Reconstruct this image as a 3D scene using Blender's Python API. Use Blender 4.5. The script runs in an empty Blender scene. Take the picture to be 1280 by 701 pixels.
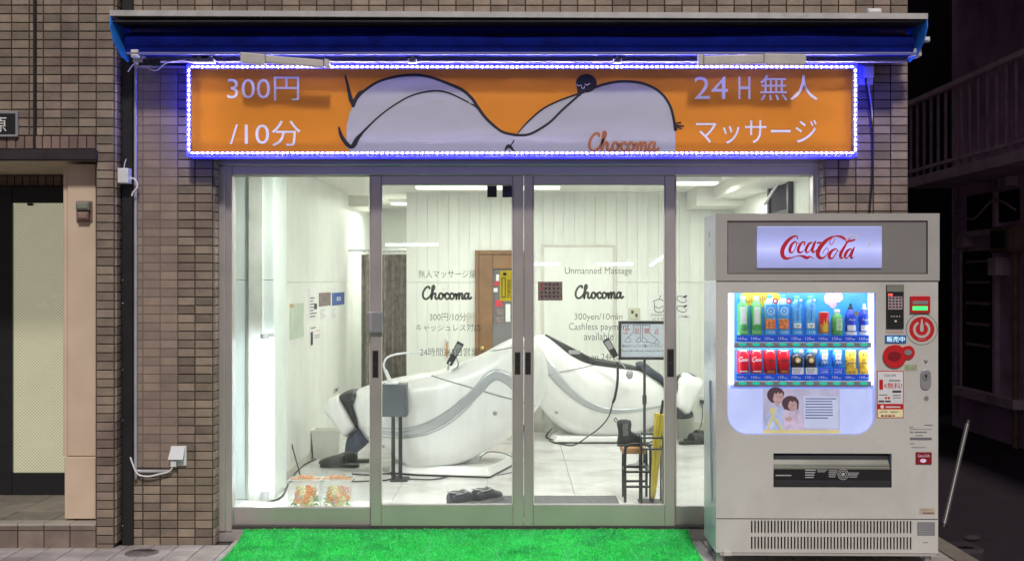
import bpy, bmesh, math, random
import numpy as np
from mathutils import Vector, Matrix
from mathutils.bvhtree import BVHTree

random.seed(7)
rng = np.random.default_rng(7)
SC = bpy.context.scene
COL = SC.collection
R = math.radians

# ---------------------------------------------------------------- camera
FPX, CAMD, CAMH, CX, CY = 1512.0, 7.0, 1.5, 640.0, 353.0
cam_data = bpy.data.cameras.new('camera')
cam_data.sensor_width = 36
cam_data.lens = FPX / 1280 * 36
cam_data.shift_y = 2.5 / 1280
cam_data.clip_end = 300
cam_data.clip_start = 0.1
cam = bpy.data.objects.new('camera', cam_data)
cam.location = (0, -CAMD, CAMH)
cam.rotation_euler = (R(90), 0, 0)
COL.objects.link(cam)
SC.camera = cam

# ---------------------------------------------------------------- world, sun, exposure
SUN_EL, SUN_AZ = 44, 9          # the street light comes from above and a little from the right
world = bpy.data.worlds.new('World')
SC.world = world
world.use_nodes = True
wn = world.node_tree
bg = wn.nodes['Background']
sky = wn.nodes.new('ShaderNodeTexSky')
sky.sky_type = 'NISHITA'
sky.sun_disc = False
sky.sun_elevation = R(-4)
sky.sun_rotation = R(180 - SUN_AZ)
tint = wn.nodes.new('ShaderNodeMix'); tint.data_type = 'RGBA'; tint.blend_type = 'MIX'
tint.inputs[0].default_value = 0.75
wn.links.new(sky.outputs[0], tint.inputs[6])
tint.inputs[7].default_value = (1.95, 1.75, 1.90, 1)
wn.links.new(tint.outputs[2], bg.inputs[0])
bg.inputs[1].default_value = 0.15
sun_data = bpy.data.lights.new('street_light', 'SUN')
sun_data.energy = 2.1
sun_data.angle = R(6)
sun_data.color = (1.0, 0.93, 0.85)
sun = bpy.data.objects.new('street_light', sun_data)
sun.rotation_euler = (R(90 - SUN_EL), 0, R(SUN_AZ))
COL.objects.link(sun)
SC.view_settings.view_transform = 'Standard'
SC.view_settings.look = 'None'
SC.view_settings.exposure = 0
SC.view_settings.gamma = 1
SC.cycles.max_bounces = 10
SC.cycles.transparent_max_bounces = 16
SC.cycles.sample_clamp_indirect = 6

# ---------------------------------------------------------------- measuring: a pixel of the photograph at a distance -> a place
def S(Y): return FPX / (CAMD + Y)
def W(px, py, Y): return Vector(((px - CX) / S(Y), Y, CAMH + (CY - py) / S(Y)))
def WX(px, Y): return (px - CX) / S(Y)
def WZ(py, Y): return CAMH + (CY - py) / S(Y)

# ---------------------------------------------------------------- materials
M = {}
def mat(name, color, rough=0.6, metal=0.0, var=0.12, scale=8.0, bump=0.0, bscale=60.0, emit=None, estr=0.0,
        spec=0.5, coat=0.0, alpha=1.0, rnd=0.0, wear=None, aniso=None):
    m = bpy.data.materials.new(name); m.use_nodes = True
    nt = m.node_tree; p = nt.nodes['Principled BSDF']
    tc = nt.nodes.new('ShaderNodeTexCoord')
    geo = nt.nodes.new('ShaderNodeNewGeometry')
    nz = nt.nodes.new('ShaderNodeTexNoise'); nz.inputs['Scale'].default_value = scale; nz.inputs['Detail'].default_value = 5
    nt.links.new(geo.outputs['Position'], nz.inputs['Vector'])
    ramp = nt.nodes.new('ShaderNodeMapRange')
    ramp.inputs[1].default_value = 0.3; ramp.inputs[2].default_value = 0.7
    ramp.inputs[3].default_value = 1 - var; ramp.inputs[4].default_value = 1 + var
    nt.links.new(nz.outputs[0], ramp.inputs[0])
    val = ramp.outputs[0]
    if rnd:
        oi = nt.nodes.new('ShaderNodeObjectInfo')
        ad = nt.nodes.new('ShaderNodeMath'); ad.operation = 'ADD'
        nt.links.new(oi.outputs['Random'], ad.inputs[0]); nt.links.new(geo.outputs['Random Per Island'], ad.inputs[1])
        fr = nt.nodes.new('ShaderNodeMath'); fr.operation = 'FRACT'; nt.links.new(ad.outputs[0], fr.inputs[0])
        mr = nt.nodes.new('ShaderNodeMapRange'); mr.inputs[3].default_value = 1 - rnd; mr.inputs[4].default_value = 1 + rnd
        nt.links.new(fr.outputs[0], mr.inputs[0])
        mu = nt.nodes.new('ShaderNodeMath'); mu.operation = 'MULTIPLY'
        nt.links.new(val, mu.inputs[0]); nt.links.new(mr.outputs[0], mu.inputs[1]); val = mu.outputs[0]
    mx = nt.nodes.new('ShaderNodeVectorMath'); mx.operation = 'SCALE'
    base = nt.nodes.new('ShaderNodeRGB'); base.outputs[0].default_value = (*color, 1)
    src = base.outputs[0]
    if wear:                                # patchy second colour: dirt, stain, marbling
        n2 = nt.nodes.new('ShaderNodeTexNoise'); n2.inputs['Scale'].default_value = wear[1]; n2.inputs['Detail'].default_value = 7
        n2.inputs['Distortion'].default_value = 0.8
        nt.links.new(geo.outputs['Position'], n2.inputs['Vector'])
        r2 = nt.nodes.new('ShaderNodeMapRange'); r2.inputs[1].default_value = 0.48; r2.inputs[2].default_value = 0.72
        r2.inputs[4].default_value = wear[2]
        nt.links.new(n2.outputs[0], r2.inputs[0])
        mm = nt.nodes.new('ShaderNodeMix'); mm.data_type = 'RGBA'
        nt.links.new(r2.outputs[0], mm.inputs[0]); nt.links.new(src, mm.inputs[6]); mm.inputs[7].default_value = (*wear[0], 1)
        src = mm.outputs[2]
    nt.links.new(src, mx.inputs[0]); nt.links.new(val, mx.inputs['Scale'])
    nt.links.new(mx.outputs[0], p.inputs['Base Color'])
    rr = nt.nodes.new('ShaderNodeMapRange'); rr.inputs[3].default_value = max(0.02, rough - 0.06); rr.inputs[4].default_value = min(1, rough + 0.06)
    nt.links.new(nz.outputs[0], rr.inputs[0]); nt.links.new(rr.outputs[0], p.inputs['Roughness'])
    p.inputs['Metallic'].default_value = metal
    p.inputs['Specular IOR Level'].default_value = spec
    p.inputs['Coat Weight'].default_value = coat
    p.inputs['Alpha'].default_value = alpha
    if bump:
        nb = nt.nodes.new('ShaderNodeTexNoise'); nb.inputs['Scale'].default_value = bscale; nb.inputs['Detail'].default_value = 4
        nt.links.new(geo.outputs['Position'], nb.inputs['Vector'])
        b = nt.nodes.new('ShaderNodeBump'); b.inputs['Strength'].default_value = bump; b.inputs['Distance'].default_value = 0.01
        nt.links.new(nb.outputs[0], b.inputs['Height']); nt.links.new(b.outputs[0], p.inputs['Normal'])
    if emit:
        p.inputs['Emission Color'].default_value = (*emit, 1); p.inputs['Emission Strength'].default_value = estr
    M[name] = m
    return m

def glass_mat(name, tint=(1, 1, 1), refl=1.0, rough=0.0, haze=0.0, hcol=(0.8, 0.82, 0.82), flat=False):
    m = bpy.data.materials.new(name); m.use_nodes = True
    nt = m.node_tree; nt.nodes.clear()
    out = nt.nodes.new('ShaderNodeOutputMaterial')
    tr = nt.nodes.new('ShaderNodeBsdfTransparent'); tr.inputs[0].default_value = (*tint, 1)
    gl = nt.nodes.new('ShaderNodeBsdfGlossy'); gl.inputs['Roughness'].default_value = rough; gl.inputs[0].default_value = (refl, refl, refl, 1)
    fr = nt.nodes.new('ShaderNodeFresnel'); gb = nt.nodes.new('ShaderNodeNewGeometry')
    io = nt.nodes.new('ShaderNodeMapRange'); io.inputs[3].default_value = 1.45; io.inputs[4].default_value = 1/1.45   # same reflectance from inside the pane
    nt.links.new(gb.outputs['Backfacing'], io.inputs[0]); nt.links.new(io.outputs[0], fr.inputs[0])
    mx = nt.nodes.new('ShaderNodeMixShader')
    nt.links.new(fr.outputs[0], mx.inputs[0]); nt.links.new(tr.outputs[0], mx.inputs[1]); nt.links.new(gl.outputs[0], mx.inputs[2])
    last = mx.outputs[0]
    if haze:
        df = nt.nodes.new('ShaderNodeBsdfDiffuse'); df.inputs[0].default_value = (*hcol, 1)
        geo = nt.nodes.new('ShaderNodeNewGeometry')
        n = nt.nodes.new('ShaderNodeTexNoise'); n.inputs['Scale'].default_value = 3; n.inputs['Detail'].default_value = 8
        mp = nt.nodes.new('ShaderNodeMapping'); mp.inputs['Rotation'].default_value = (0, 0.6, 0); mp.inputs['Scale'].default_value = (3, 1, 0.7)
        nt.links.new(geo.outputs['Position'], mp.inputs[0]); nt.links.new(mp.outputs[0], n.inputs['Vector'])
        mr = nt.nodes.new('ShaderNodeMapRange'); mr.inputs[1].default_value = 0.4; mr.inputs[2].default_value = 0.8
        mr.inputs[3].default_value = haze * (0.9 if flat else 0.3); mr.inputs[4].default_value = haze * (1.1 if flat else 2)
        nt.links.new(n.outputs[0], mr.inputs[0])
        m2 = nt.nodes.new('ShaderNodeMixShader')
        nt.links.new(mr.outputs[0], m2.inputs[0]); nt.links.new(last, m2.inputs[1]); nt.links.new(df.outputs[0], m2.inputs[2]); last = m2.outputs[0]
    nt.links.new(last, out.inputs[0])
    M[name] = m
    return m

mat('mortar', (0.07, 0.06, 0.055), 0.95, var=0.2, scale=20)
mat('tile_brown', (0.265, 0.212, 0.165), 0.40, var=0.12, scale=14, bump=0.3, bscale=45, rnd=0.30, wear=((0.175, 0.125, 0.115), 2.6, 0.75))
mat('tile_soldier', (0.22, 0.15, 0.13), 0.5, var=0.12, scale=14, bump=0.25, rnd=0.25)
mat('pavement', (0.44, 0.405, 0.39), 0.72, var=0.12, scale=9, bump=0.3, bscale=80, rnd=0.12, wear=((0.18, 0.16, 0.15), 3.0, 0.55))
mat('pave_joint', (0.06, 0.055, 0.05), 0.95)
mat('asphalt', (0.05, 0.05, 0.052), 0.9, var=0.25, scale=60, bump=0.5, bscale=150)
mat('step_tile', (0.27, 0.24, 0.205), 0.6, var=0.12, rnd=0.12, bump=0.2, wear=((0.14, 0.12, 0.11), 4, 0.5))
mat('riser_tan', (0.25, 0.20, 0.165), 0.6, var=0.15, rnd=0.2, bump=0.2, wear=((0.15, 0.11, 0.095), 4, 0.6))
mat('nosing', (0.40, 0.37, 0.32), 0.6, var=0.1, rnd=0.12, bump=0.2)
mat('cast_iron', (0.20, 0.17, 0.16), 0.7, metal=0.3, var=0.3, scale=25, bump=0.4, bscale=120)
mat('frame_metal', (0.55, 0.50, 0.49), 0.32, metal=0.55, var=0.06, scale=5, bump=0.03)
mat('frame_dark', (0.05, 0.045, 0.045), 0.5)
mat('black', (0.012, 0.012, 0.014), 0.45)
mat('shoe_leather', (0.035, 0.04, 0.055), 0.28)
mat('black_soft', (0.02, 0.021, 0.026), 0.7, bump=0.2)
mat('matte_dark', (0.03, 0.025, 0.03), 0.85, var=0.3)
mat('cream_paint', (0.68, 0.54, 0.415), 0.5, var=0.07, scale=3, wear=((0.5, 0.38, 0.27), 3, 0.35))
mat('soffit', (0.72, 0.60, 0.46), 0.8)
mat('grey_metal', (0.42, 0.42, 0.45), 0.4, metal=0.5)
mat('silver', (0.6, 0.6, 0.63), 0.3, metal=0.8)
mat('white_plastic', (0.72, 0.73, 0.76), 0.4, var=0.04)
mat('white_cable', (0.75, 0.75, 0.78), 0.45, var=0.03)
mat('awning_fabric', (0.003, 0.009, 0.15), 0.95, spec=0.1, var=0.3, scale=9, bump=0.35, bscale=30)
mat('awning_metal', (0.55, 0.54, 0.55), 0.45, metal=0.2, var=0.1, wear=((0.3, 0.28, 0.27), 8, 0.5))
mat('rail_lilac', (0.32, 0.31, 0.36), 0.45, var=0.08)
mat('flap_backlit', (0.015, 0.20, 0.78), 0.7, var=0.15)  # brighter blue: light from behind the flap put into its colour
mat('bar_led_lit', (0.16, 0.17, 0.42), 0.4, var=0.1)  # blue light of the LEDs put into the bar's colour
mat('awning_arm', (0.55, 0.52, 0.5), 0.5, var=0.08)
mat('wall_panel', (0.81, 0.83, 0.78), 0.5, var=0.025, scale=2, rnd=0.03)
mat('wall_back', (0.66, 0.67, 0.62), 0.8)
mat('column_panel', (0.80, 0.88, 0.85), 0.4, var=0.02)
mat('ceiling', (0.80, 0.79, 0.73), 0.8, var=0.02)
mat('floor_marble', (0.74, 0.73, 0.73), 0.22, var=0.05, scale=3, rnd=0.05, wear=((0.52, 0.49, 0.46), 2.6, 0.9))
mat('floor_joint', (0.45, 0.43, 0.40), 0.8)
mat('baseboard', (0.66, 0.64, 0.57), 0.5)
mat('chair_white', (0.86, 0.86, 0.86), 0.34, var=0.015, coat=0.08)
mat('chair_band', (0.52, 0.54, 0.57), 0.3, metal=0.35, var=0.05)
mat('seam', (0.28, 0.28, 0.30), 0.6)
mat('upholstery', (0.022, 0.023, 0.028), 0.5, var=0.3, scale=30, bump=0.4, bscale=50)
mat('upholstery_blue', (0.03, 0.042, 0.075), 0.5, var=0.3, scale=30, bump=0.3)
mat('curtain', (0.27, 0.235, 0.20), 0.9, var=0.3, scale=20, bump=0.2)
mat('wood_door', (0.23, 0.115, 0.045), 0.4, var=0.2, scale=6, bump=0.1, wear=((0.22, 0.10, 0.03), 5, 0.6))
mat('wood_seat', (0.5, 0.27, 0.12), 0.5, var=0.2)
mat('brass', (0.6, 0.42, 0.16), 0.3, metal=0.9)
mat('mirror', (0.20, 0.19, 0.20), 0.12, metal=0.3, var=0.02)
mat('paper', (0.80, 0.80, 0.79), 0.8, var=0.02)
mat('paper_blue', (0.62, 0.68, 0.80), 0.6, var=0.03)
mat('ink', (0.03, 0.03, 0.035), 0.7)
mat('ink_grey', (0.16, 0.16, 0.17), 0.7)
mat('ink_blue', (0.03, 0.09, 0.35), 0.6, var=0.5, scale=60)
mat('ink_red', (0.60, 0.012, 0.03), 0.5)
mat('ink_brown', (0.22, 0.16, 0.15), 0.7, var=0.45, scale=70)
mat('ink_yellow', (0.75, 0.62, 0.04), 0.5)
mat('glass_letter', (0.055, 0.055, 0.05), 0.6, alpha=0.72)
mat('glass_letter_bold', (0.03, 0.03, 0.03), 0.6, alpha=0.88)
mat('switch_plate', (0.55, 0.55, 0.42), 0.5)
mat('slate_mat', (0.13, 0.13, 0.145), 0.95, var=0.3, scale=60, bump=0.5, bscale=150)
mat('turf_base', (0.03, 0.50, 0.11), 0.9, var=0.3, scale=30)
mat('turf_blade', (0.06, 0.84, 0.17), 0.4, var=0.18, scale=5, rnd=0.45, wear=((0.012, 0.38, 0.08), 3.2, 0.85))
mat('sign_orange', (0.66, 0.23, 0.014), 0.38, var=0.03, scale=2)
mat('sign_white', (0.42, 0.43, 0.44), 0.4, var=0.02)
mat('sign_letter', (0.72, 0.72, 0.78), 0.4, var=0.02)
mat('sign_logo', (0.36, 0.13, 0.05), 0.5)
mat('sign_black', (0.006, 0.006, 0.012), 0.5)
mat('sign_frame', (0.35, 0.36, 0.42), 0.4, metal=0.4)
mat('led', (0.6, 0.6, 1), 0.4, emit=(0.62, 0.54, 1.0), estr=250)
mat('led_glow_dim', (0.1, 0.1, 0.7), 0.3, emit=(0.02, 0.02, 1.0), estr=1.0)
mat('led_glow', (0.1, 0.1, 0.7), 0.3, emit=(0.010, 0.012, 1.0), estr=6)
mat('led_strip', (0.12, 0.12, 0.7), 0.3, emit=(0.018, 0.020, 1.0), estr=6)
mat('acrylic_edge', (0.46, 0.46, 0.50), 0.4, metal=0.3)
mat('vend_body', (0.62, 0.62, 0.595), 0.27, var=0.04, scale=2, coat=0.3, bump=0.03, bscale=4, wear=((0.48, 0.465, 0.44), 1.7, 0.75))
mat('vend_side_sheen', (0.72, 0.76, 0.86), 0.15, metal=0.15, var=0.03, bump=0.5, bscale=3)  # bluish reflection of the lit shop put into the side's colour
mat('vend_header', (0.52, 0.505, 0.485), 0.3, metal=0.25, var=0.03, coat=0.2)
mat('vend_inset', (0.38, 0.37, 0.355), 0.15, metal=0.5, var=0.04)
mat('vend_grey', (0.25, 0.25, 0.27), 0.4, var=0.05)
mat('vend_flap', (0.24, 0.25, 0.21), 0.2, var=0.05)
mat('red_paint', (0.60, 0.02, 0.025), 0.3, var=0.05)
mat('dark_red', (0.25, 0.01, 0.02), 0.35)
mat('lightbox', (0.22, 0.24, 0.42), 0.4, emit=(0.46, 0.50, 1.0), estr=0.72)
mat('display_tube', (0.9, 0.9, 1), 0.4, emit=(0.72, 0.78, 1.0), estr=6)
mat('display_panel', (0.55, 0.6, 0.8), 0.4, emit=(0.48, 0.56, 1.0), estr=0.50)
mat('display_blue', (0.05, 0.35, 0.75), 0.4, emit=(0.03, 0.30, 0.85), estr=0.25, var=0.3, scale=5)
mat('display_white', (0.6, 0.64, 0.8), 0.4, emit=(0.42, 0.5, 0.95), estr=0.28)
mat('display_yellow', (0.85, 0.6, 0.02), 0.4, emit=(0.85, 0.55, 0.02), estr=0.08)
mat('display_pink', (0.75, 0.5, 0.62), 0.4, emit=(0.6, 0.4, 0.6), estr=0.04, var=0.3, scale=40)
mat('price_blue', (0.01, 0.06, 0.45), 0.4, emit=(0.0, 0.06, 0.6), estr=0.35)
mat('button_green', (0.02, 0.3, 0.2), 0.3, emit=(0.01, 0.62, 0.40), estr=0.65)
mat('green_light', (0.05, 0.6, 0.15), 0.3, emit=(0.05, 0.9, 0.2), estr=1.2)
mat('red_light', (0.8, 0.1, 0.1), 0.3, emit=(1.0, 0.08, 0.06), estr=1.6)
mat('lcd_blue', (0.02, 0.06, 0.15), 0.3, emit=(0.02, 0.10, 0.3), estr=0.5)
mat('lcd_text', (0.6, 0.9, 1), 0.3, emit=(0.6, 0.85, 1.0), estr=1.0)
mat('tube_light', (0.9, 0.95, 1), 0.4, emit=(0.80, 0.93, 1.0), estr=18)
mat('ceiling_light', (0.9, 0.9, 0.8), 0.4, emit=(1.0, 0.97, 0.86), estr=1.15)
mat('wire_pale', (0.34, 0.34, 0.24), 0.6)
mat('door_glow', (0.34, 0.34, 0.26), 0.25, emit=(0.50, 0.48, 0.33), estr=0.78, var=0.1, scale=2)
mat('yellow_umbrella', (0.72, 0.52, 0.05), 0.5, var=0.2, scale=20)
mat('bin_white', (0.76, 0.76, 0.70), 0.4, var=0.02)
mat('rose_orange', (0.95, 0.42, 0.18), 0.7, var=0.2, scale=60)
mat('rose_peach', (0.92, 0.60, 0.38), 0.7, var=0.2, scale=60)
mat('rose_yellow', (0.92, 0.86, 0.52), 0.7, var=0.15, scale=60)
mat('rose_pink', (0.90, 0.55, 0.55), 0.7, var=0.2, scale=60)
mat('rose_leaf', (0.28, 0.48, 0.28), 0.7, var=0.3, scale=60)
mat('alley_wall', (0.72, 0.47, 0.72), 0.95, var=0.35, scale=2)
mat('alley_light', (0.70, 0.52, 0.64), 0.9, var=0.25, scale=4)
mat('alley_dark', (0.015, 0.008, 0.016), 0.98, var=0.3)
mat('alley_rail', (0.38, 0.27, 0.36), 0.8, var=0.2)
mat('pole_grey', (.15,.145,.145), .35, metal=.5, var=.15)
mat('copper', (0.26, 0.17, 0.14), 0.6, var=0.3)
mat('bottle_green', (0.10, 0.45, 0.12), 0.2, var=0.2, scale=40, emit=(0.05, 0.3, 0.08), estr=0.0)
mat('label_green', (0.45, 0.75, 0.4), 0.4)
mat('bottle_clear', (0.35, 0.62, 0.80), 0.15, var=0.1, scale=50)
mat('label_sky', (0.05, 0.38, 0.80), 0.4)
mat('label_food', (0.70, 0.22, 0.06), 0.5, var=0.6, scale=90)
mat('bottle_water', (0.12, 0.42, 0.75), 0.12, var=0.12, scale=50)
mat('label_white', (0.8, 0.82, 0.85), 0.4)
mat('can_orange', (0.80, 0.30, 0.03), 0.3, var=0.25, scale=60)
mat('bottle_sport', (0.02, 0.07, 0.62), 0.3, var=0.1)
mat('can_red', (0.75, 0.012, 0.025), 0.25, var=0.05)
mat('can_red_deep', (0.62, 0.01, 0.02), 0.25, var=0.05)
mat('bottle_coffee', (0.02, 0.022, 0.035), 0.3)
mat('can_sky', (0.03, 0.20, 0.68), 0.3, var=0.15, scale=50)
mat('can_yellow', (0.78, 0.52, 0.05), 0.3, var=0.25, scale=70)
mat('skin_print', (0.62, 0.40, 0.36), 0.5, emit=(0.62, 0.42, 0.44), estr=0.2, var=0.18, scale=45)
mat('hair_print', (0.10, 0.05, 0.06), 0.5, emit=(0.12, 0.06, 0.1), estr=0.15)
mat('lip_print', (0.6,0.2,0.22), 0.5, emit=(0.5,0.2,0.25), estr=0.15)
mat('shirt_print', (0.50, 0.56, 0.74), 0.5, emit=(0.45, 0.53, 0.85), estr=0.3, var=0.35, scale=28)
mat('pink_print', (0.66, 0.54, 0.66), 0.5, emit=(0.58, 0.5, 0.72), estr=0.3, var=0.35, scale=28)
mat('poster_bg', (0.55, 0.5, 0.62), 0.5, emit=(0.42, 0.42, 0.62), estr=0.35, var=0.2, scale=12)
mat('poster_note', (0.62, 0.66, 0.8), 0.5, emit=(0.5, 0.56, 0.8), estr=0.35)
mat('poster_ink', (0.1, 0.12, 0.25), 0.5, emit=(0.1, 0.14, 0.35), estr=0.2)
mat('poster_yellow', (0.75, 0.65, 0.25), 0.5, emit=(0.7, 0.62, 0.25), estr=0.3)
glass_mat('door_glass', (0.965, 0.985, 0.97), 1.0, haze=0.042)
glass_mat('vend_glass', (0.97, 0.98, 1.0), 1.0)
glass_mat('acrylic_box', (0.985, 0.99, 0.995), 1.0, haze=0.02)
glass_mat('smoke_acrylic', (0.99, 0.98, 0.97), 0.8, rough=0.15, haze=0.10, hcol=(0.80, 0.64, 0.58), flat=True)

# ---------------------------------------------------------------- mesh builder
ORG = {}          # local origin of every parent, so world-measured parts can hang under it
class MB:
    def __init__(s): s.v = []; s.f = []; s.m = []; s.smooth = []
    def add(s, vs, fs, m=0, sm=False):
        o = len(s.v); s.v += [tuple(v) for v in vs]
        for f in fs: s.f.append(tuple(i + o for i in f)); s.m.append(m); s.smooth.append(sm)
        return s
    def box(s, x0, x1, y0, y1, z0, z1, m=0):
        if x0 > x1: x0, x1 = x1, x0
        if y0 > y1: y0, y1 = y1, y0
        if z0 > z1: z0, z1 = z1, z0
        return s.add([(x0,y0,z0),(x1,y0,z0),(x1,y1,z0),(x0,y1,z0),(x0,y0,z1),(x1,y0,z1),(x1,y1,z1),(x0,y1,z1)],
                     [(0,3,2,1),(4,5,6,7),(0,1,5,4),(1,2,6,5),(2,3,7,6),(3,0,4,7)], m)
    def cbox(s, x0, x1, y0, y1, z0, z1, c=0.004, m=0):
        """box with chamfered edges on its front (low y) face"""
        if x0 > x1: x0, x1 = x1, x0
        if z0 > z1: z0, z1 = z1, z0
        c = min(c, (x1-x0)*.4, (z1-z0)*.4, abs(y1-y0)*.6)
        v = [(x0,y1,z0),(x1,y1,z0),(x1,y1,z1),(x0,y1,z1),(x0,y0+c,z0),(x1,y0+c,z0),(x1,y0+c,z1),(x0,y0+c,z1),
             (x0+c,y0,z0+c),(x1-c,y0,z0+c),(x1-c,y0,z1-c),(x0+c,y0,z1-c)]
        f = [(3,2,1,0),(8,9,10,11)]
        for i in range(4):
            j = (i+1) % 4
            f += [(i,j,4+j,4+i),(4+i,4+j,8+j,8+i)]
        return s.add(v, f, m)
    def pbox(s, px0, py0, px1, py1, Y, d, m=0, c=0):
        a, b = W(px0, py0, Y), W(px1, py1, Y)
        if c: return s.cbox(a.x, b.x, Y, Y+d, b.z, a.z, c, m)
        return s.box(a.x, b.x, Y, Y+d, b.z, a.z, m)
    def cyl(s, p0, p1, r0, r1=None, n=12, m=0, caps=True, sm=True):
        p0, p1 = Vector(p0), Vector(p1); r1 = r0 if r1 is None else r1
        d = (p1-p0).normalized(); a = d.orthogonal().normalized(); b = d.cross(a)
        v = [p0 + (a*math.cos(2*math.pi*i/n)+b*math.sin(2*math.pi*i/n))*r0 for i in range(n)]
        v += [p1 + (a*math.cos(2*math.pi*i/n)+b*math.sin(2*math.pi*i/n))*r1 for i in range(n)]
        s.add(v, [(i,(i+1)%n,n+(i+1)%n,n+i) for i in range(n)], m, sm)
        if caps: s.add(v, [tuple(range(n))[::-1], tuple(range(n,2*n))], m)
        return s
    def tube(s, pts, r, n=8, m=0, k=6, smoothpath=True):
        P = catmull([Vector(p) for p in pts], k) if smoothpath and len(pts) > 2 else [Vector(p) for p in pts]
        rings = []; prev = None
        for i, p in enumerate(P):
            d = (P[min(i+1,len(P)-1)]-P[max(i-1,0)]).normalized()
            a = d.orthogonal().normalized() if prev is None else (prev - d*prev.dot(d)).normalized()
            prev = a; b = d.cross(a)
            rr = r(i/(len(P)-1)) if callable(r) else r
            rings.append([p+(a*math.cos(2*math.pi*j/n)+b*math.sin(2*math.pi*j/n))*rr for j in range(n)])
        v = [q for g in rings for q in g]; f = []
        for i in range(len(rings)-1):
            for j in range(n): f.append((i*n+j, i*n+(j+1)%n, (i+1)*n+(j+1)%n, (i+1)*n+j))
        s.add(v, f, m, True); L = len(rings)-1
        s.add(v, [tuple(range(n))[::-1], tuple(L*n+j for j in range(n))], m)
        return s
    def lathe(s, prof, c=(0,0,0), n=16, m=0, axis='z', sx=1, sy=1):
        v = []; 
        for r, h in prof:
            for j in range(n):
                a = 2*math.pi*j/n
                q = (r*math.cos(a)*sx, r*math.sin(a)*sy, h)
                if axis == 'y': q = (q[0], h, q[1])
                v.append((c[0]+q[0], c[1]+q[1], c[2]+q[2]))
        f = [(i*n+j, i*n+(j+1)%n, (i+1)*n+(j+1)%n, (i+1)*n+j) for i in range(len(prof)-1) for j in range(n)]
        s.add(v, f, m, True)
        L = len(prof)-1
        s.add(v, [tuple(range(n))[::-1], tuple(L*n+j for j in range(n))], m)
        return s
    def disc(s, cx, y, cz, rx, rz=None, m=0, n=28, d=0.0, a0=0, a1=360):
        rz = rx if rz is None else rz
        full = abs(a1-a0) >= 360
        k = n if full else n+1
        ring = [(cx+rx*math.cos(R(a0+(a1-a0)*i/n)), cz+rz*math.sin(R(a0+(a1-a0)*i/n))) for i in range(k)]
        return s.prism(ring, y, d, m)
    def prism(s, ring, y, d=0.0, m=0):
        """outline in (x, z) at depth y, thickness d going back"""
        n = len(ring)
        area = sum(ring[i][0]*ring[(i+1)%n][1]-ring[(i+1)%n][0]*ring[i][1] for i in range(n))
        if area < 0: ring = ring[::-1]
        v = [(x, y, z) for x, z in ring]
        if not d: return s.add(v, [tuple(range(n))], m)
        v += [(x, y+d, z) for x, z in ring]
        f = [tuple(range(n)), tuple(range(n,2*n))[::-1]] + [(i, n+i, n+(i+1)%n, (i+1)%n) for i in range(n)]
        return s.add(v, f, m)
    def sphere(s, c, rx, ry=None, rz=None, n=12, k=8, m=0):
        ry = rx if ry is None else ry; rz = rx if rz is None else rz
        prof = [(max(1e-4, math.sin(math.pi*i/k)), -math.cos(math.pi*i/k)) for i in range(k+1)]
        v = [(c[0]+r*math.cos(2*math.pi*j/n)*rx, c[1]+r*math.sin(2*math.pi*j/n)*ry, c[2]+h*rz) for r, h in prof for j in range(n)]
        f = [(i*n+j, i*n+(j+1)%n, (i+1)*n+(j+1)%n, (i+1)*n+j) for i in range(k) for j in range(n)]
        return s.add(v, f, m, True)

def catmull(P, k=6, closed=False):
    out = []; n = len(P)
    rngi = range(n) if closed else range(n-1)
    for i in rngi:
        if closed: p0, p1, p2, p3 = P[(i-1)%n], P[i], P[(i+1)%n], P[(i+2)%n]
        else: p0, p1, p2, p3 = P[max(i-1,0)], P[i], P[i+1], P[min(i+2,n-1)]
        for j in range(k):
            t = j/k; t2 = t*t; t3 = t2*t
            out.append(0.5*((2*p1)+(p2-p0)*t+(2*p0-5*p1+4*p2-p3)*t2+(3*p1-p0-3*p2+p3)*t3))
    if not closed: out.append(P[-1])
    return out

def link(o, parent=None):
    COL.objects.link(o)
    if parent is not None: o.parent = parent
    return o
def thing(name, label, cat, loc=(0,0,0), group=None, local=False):
    o = bpy.data.objects.new(name, None); o.empty_display_size = 0.05
    o.location = loc; link(o)
    o['label'] = label; o['category'] = cat
    if group: o['group'] = group
    ORG[o] = Vector((0,0,0)) if local else Vector(loc)
    return o
def tag(o, label, cat, group=None):
    o['label'] = label; o['category'] = cat
    if group: o['group'] = group
    return o
def mesh(name, mb, mats):
    me = bpy.data.meshes.new(name)
    me.from_pydata(mb.v, [], mb.f)
    if not isinstance(mats, (list, tuple)): mats = [mats]
    for m in mats: me.materials.append(M[m])
    me.polygons.foreach_set('material_index', mb.m)
    me.polygons.foreach_set('use_smooth', mb.smooth)
    me.update()
    return me
def obj(name, mb, mats, parent=None, label=None, org=None):
    """one mesh object; under a parent the world-measured vertices are made local to it"""
    o_ = Vector(org) if org is not None else (ORG.get(parent, Vector((0,0,0))) if parent is not None else None)
    if o_ is None:                                   # top-level mesh: origin at its base
        a = np.array(mb.v); o_ = Vector(((a[:,0].min()+a[:,0].max())/2, (a[:,1].min()+a[:,1].max())/2, a[:,2].min()))
        loc = o_
    else: loc = Vector((0,0,0))
    mb.v = [(v[0]-o_.x, v[1]-o_.y, v[2]-o_.z) for v in mb.v]
    o = bpy.data.objects.new(name, mesh(name, mb, mats))
    o.location = loc
    link(o, parent)
    ORG[o] = o_
    if label: o['label'] = label
    return o
def struct(name, mb, mats, parent=None):
    o = obj(name, mb, mats, parent, org=(0,0,0) if parent is None else None)
    if parent is None: o['kind'] = 'structure'
    return o
def bevel(o, w=0.005, seg=2):
    md = o.modifiers.new('bevel', 'BEVEL'); md.width = w; md.segments = seg; md.limit_method = 'ANGLE'; md.angle_limit = R(40)
    return o

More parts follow.
